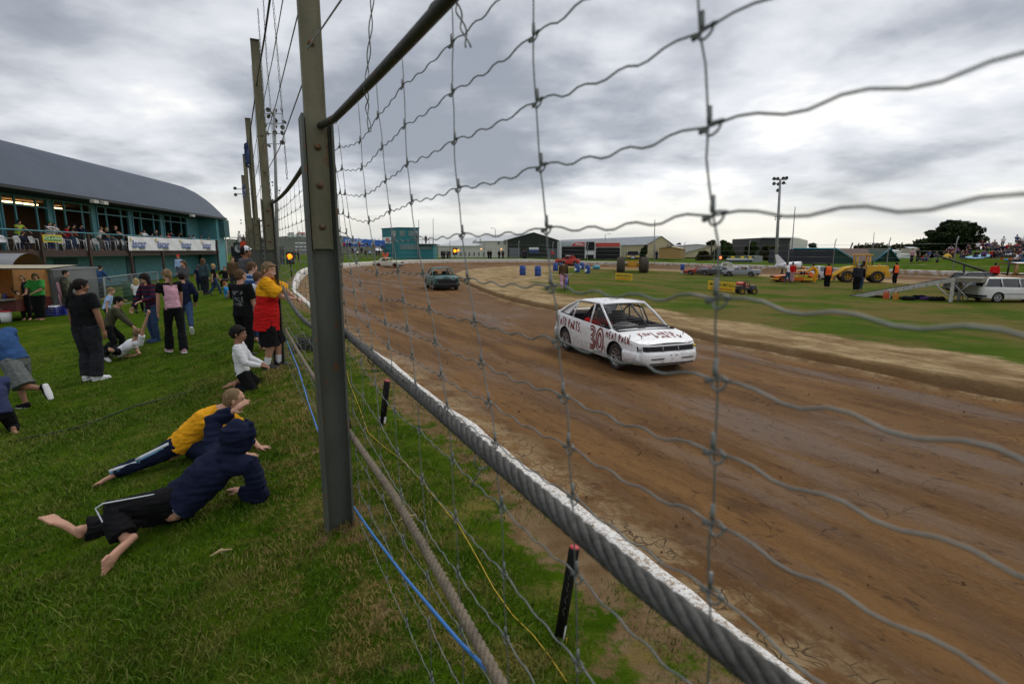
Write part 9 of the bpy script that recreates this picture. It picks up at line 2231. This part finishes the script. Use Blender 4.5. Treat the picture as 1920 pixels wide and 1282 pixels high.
for k, p in enumerate(spots_):
 c = cl[k % 12] if k < 12 else copy_tree(cl[k % 12]); c.location = p; c.rotation_euler = (0, 0, rnd.uniform(-.5, .5)); s_ = rnd.uniform(.85, 1.05); c.scale = (s_,) * 3
for px, m_, m, lb in ((1700, 9, PINKC, 'woman in pink top standing under the big spreading tree'), (1711, 9, BLACKC, 'person in black standing beside the woman in pink'), (1930, 12, BLACKC, 'person standing among the crowd at the right edge')):
 r = (px - 960) / 1000.0; o = FN * (61.0 + m_); t = (o.x - r * o.y) / (r * FU.y - FU.x); p = o + FU * t; p.z = out_z(p.x, p.y); stand(lb, 0, 0, 180, 1.7, [L('trousers', DKGREY), T('top', m, sleeve=.8)], {}, at=p, lod=0, hair=H_DARK)
for k, (px, m_, m) in enumerate(((1826, 11, mat('rug pale blue', (.25, .45, .62), .9, .1)), (1876, 13, WHITEC), (1905, 10, BLUEC), (1888, 17, mat('rug blue', (.04, .07, .32), .9, .1)))):
 r = (px - 960) / 1000.0; o = FN * (61.0 + m_); t = (o.x - r * o.y) / (r * FU.y - FU.x); p = o + FU * t; mb = MB(); mb.grid([[p + V((x, y, out_z(p.x + x, p.y + y) + .10 + .03 * math.sin(x * 3 + y))) for x in (-1.2, -.4, .4, 1.2)] for y in (-.9, -.3, .3, .9)]); tag(mb.build('picnic_rug', m), ['pale blue picnic rug on the far grass bank', 'white picnic rug among the crowd on the far bank', 'bright blue picnic rug near the right edge of the far bank', 'dark blue picnic rug higher on the far bank'][k], 'rug')
r = (1766 - 960) / 1000.0; o = FN * 71.5; t = (o.x - r * o.y) / (r * FU.y - FU.x); p = o + FU * t; p.z = out_z(p.x, p.y)
def blob(p):  # made-up dome and dark wedge standing for an unidentified small yellow thing
 root = empty('blob', p, 'small yellow tent on the far grass bank below the big tree', 'blob'); m = mat('tent yellow', (.62, .38, .03), .8, .1)
 rows = [[p + V(((.5 * math.cos(a) * math.cos(b)), .4 * math.sin(a) * math.cos(b), .55 * math.sin(b))) for a in [k * math.pi / 8 for k in range(16)]] for b in (0, .4, .8, 1.2, 1.5)]
 MB().grid(rows, closed=True).build('canopy', m, root)
 MB().add([p + V((-.15, -.43, .05)), p + V((.15, -.43, .05)), p + V((0, -.31, .36))], [(0, 1, 2)]).build('dark_wedge', DARKI, root)
blob(p)
# grey grandstand roof and bank beyond the fence
def grandstand():
 Y = 120; root = empty('grandstand', V((D(580, 480, Y).x, Y, 0)), 'low concrete grandstand with pale edges beyond the fence posts on the left', 'grandstand'); m = mat('grey concrete', (.20, .20, .19), .9, .12, 1)
 for j, (py, p0, p1) in enumerate(((455, 556, 630), (462, 556, 626), (468, 556, 622))):
  a_, b_ = D(p0, py, Y - j * 1.5), D(p1, py, Y - j * 1.5); MB().box(((a_.x + b_.x) / 2, Y - j * 1.5, a_.z - .5), (b_.x - a_.x, 1.6, 1.0)).build('terrace', m, root); MB().box(((a_.x + b_.x) / 2, Y - j * 1.5 - .81, a_.z - .08), (b_.x - a_.x, .02, .22)).build('pale_edge', WHITEP, root)
grandstand()
bpy.data.scenes.remove(TMPS)
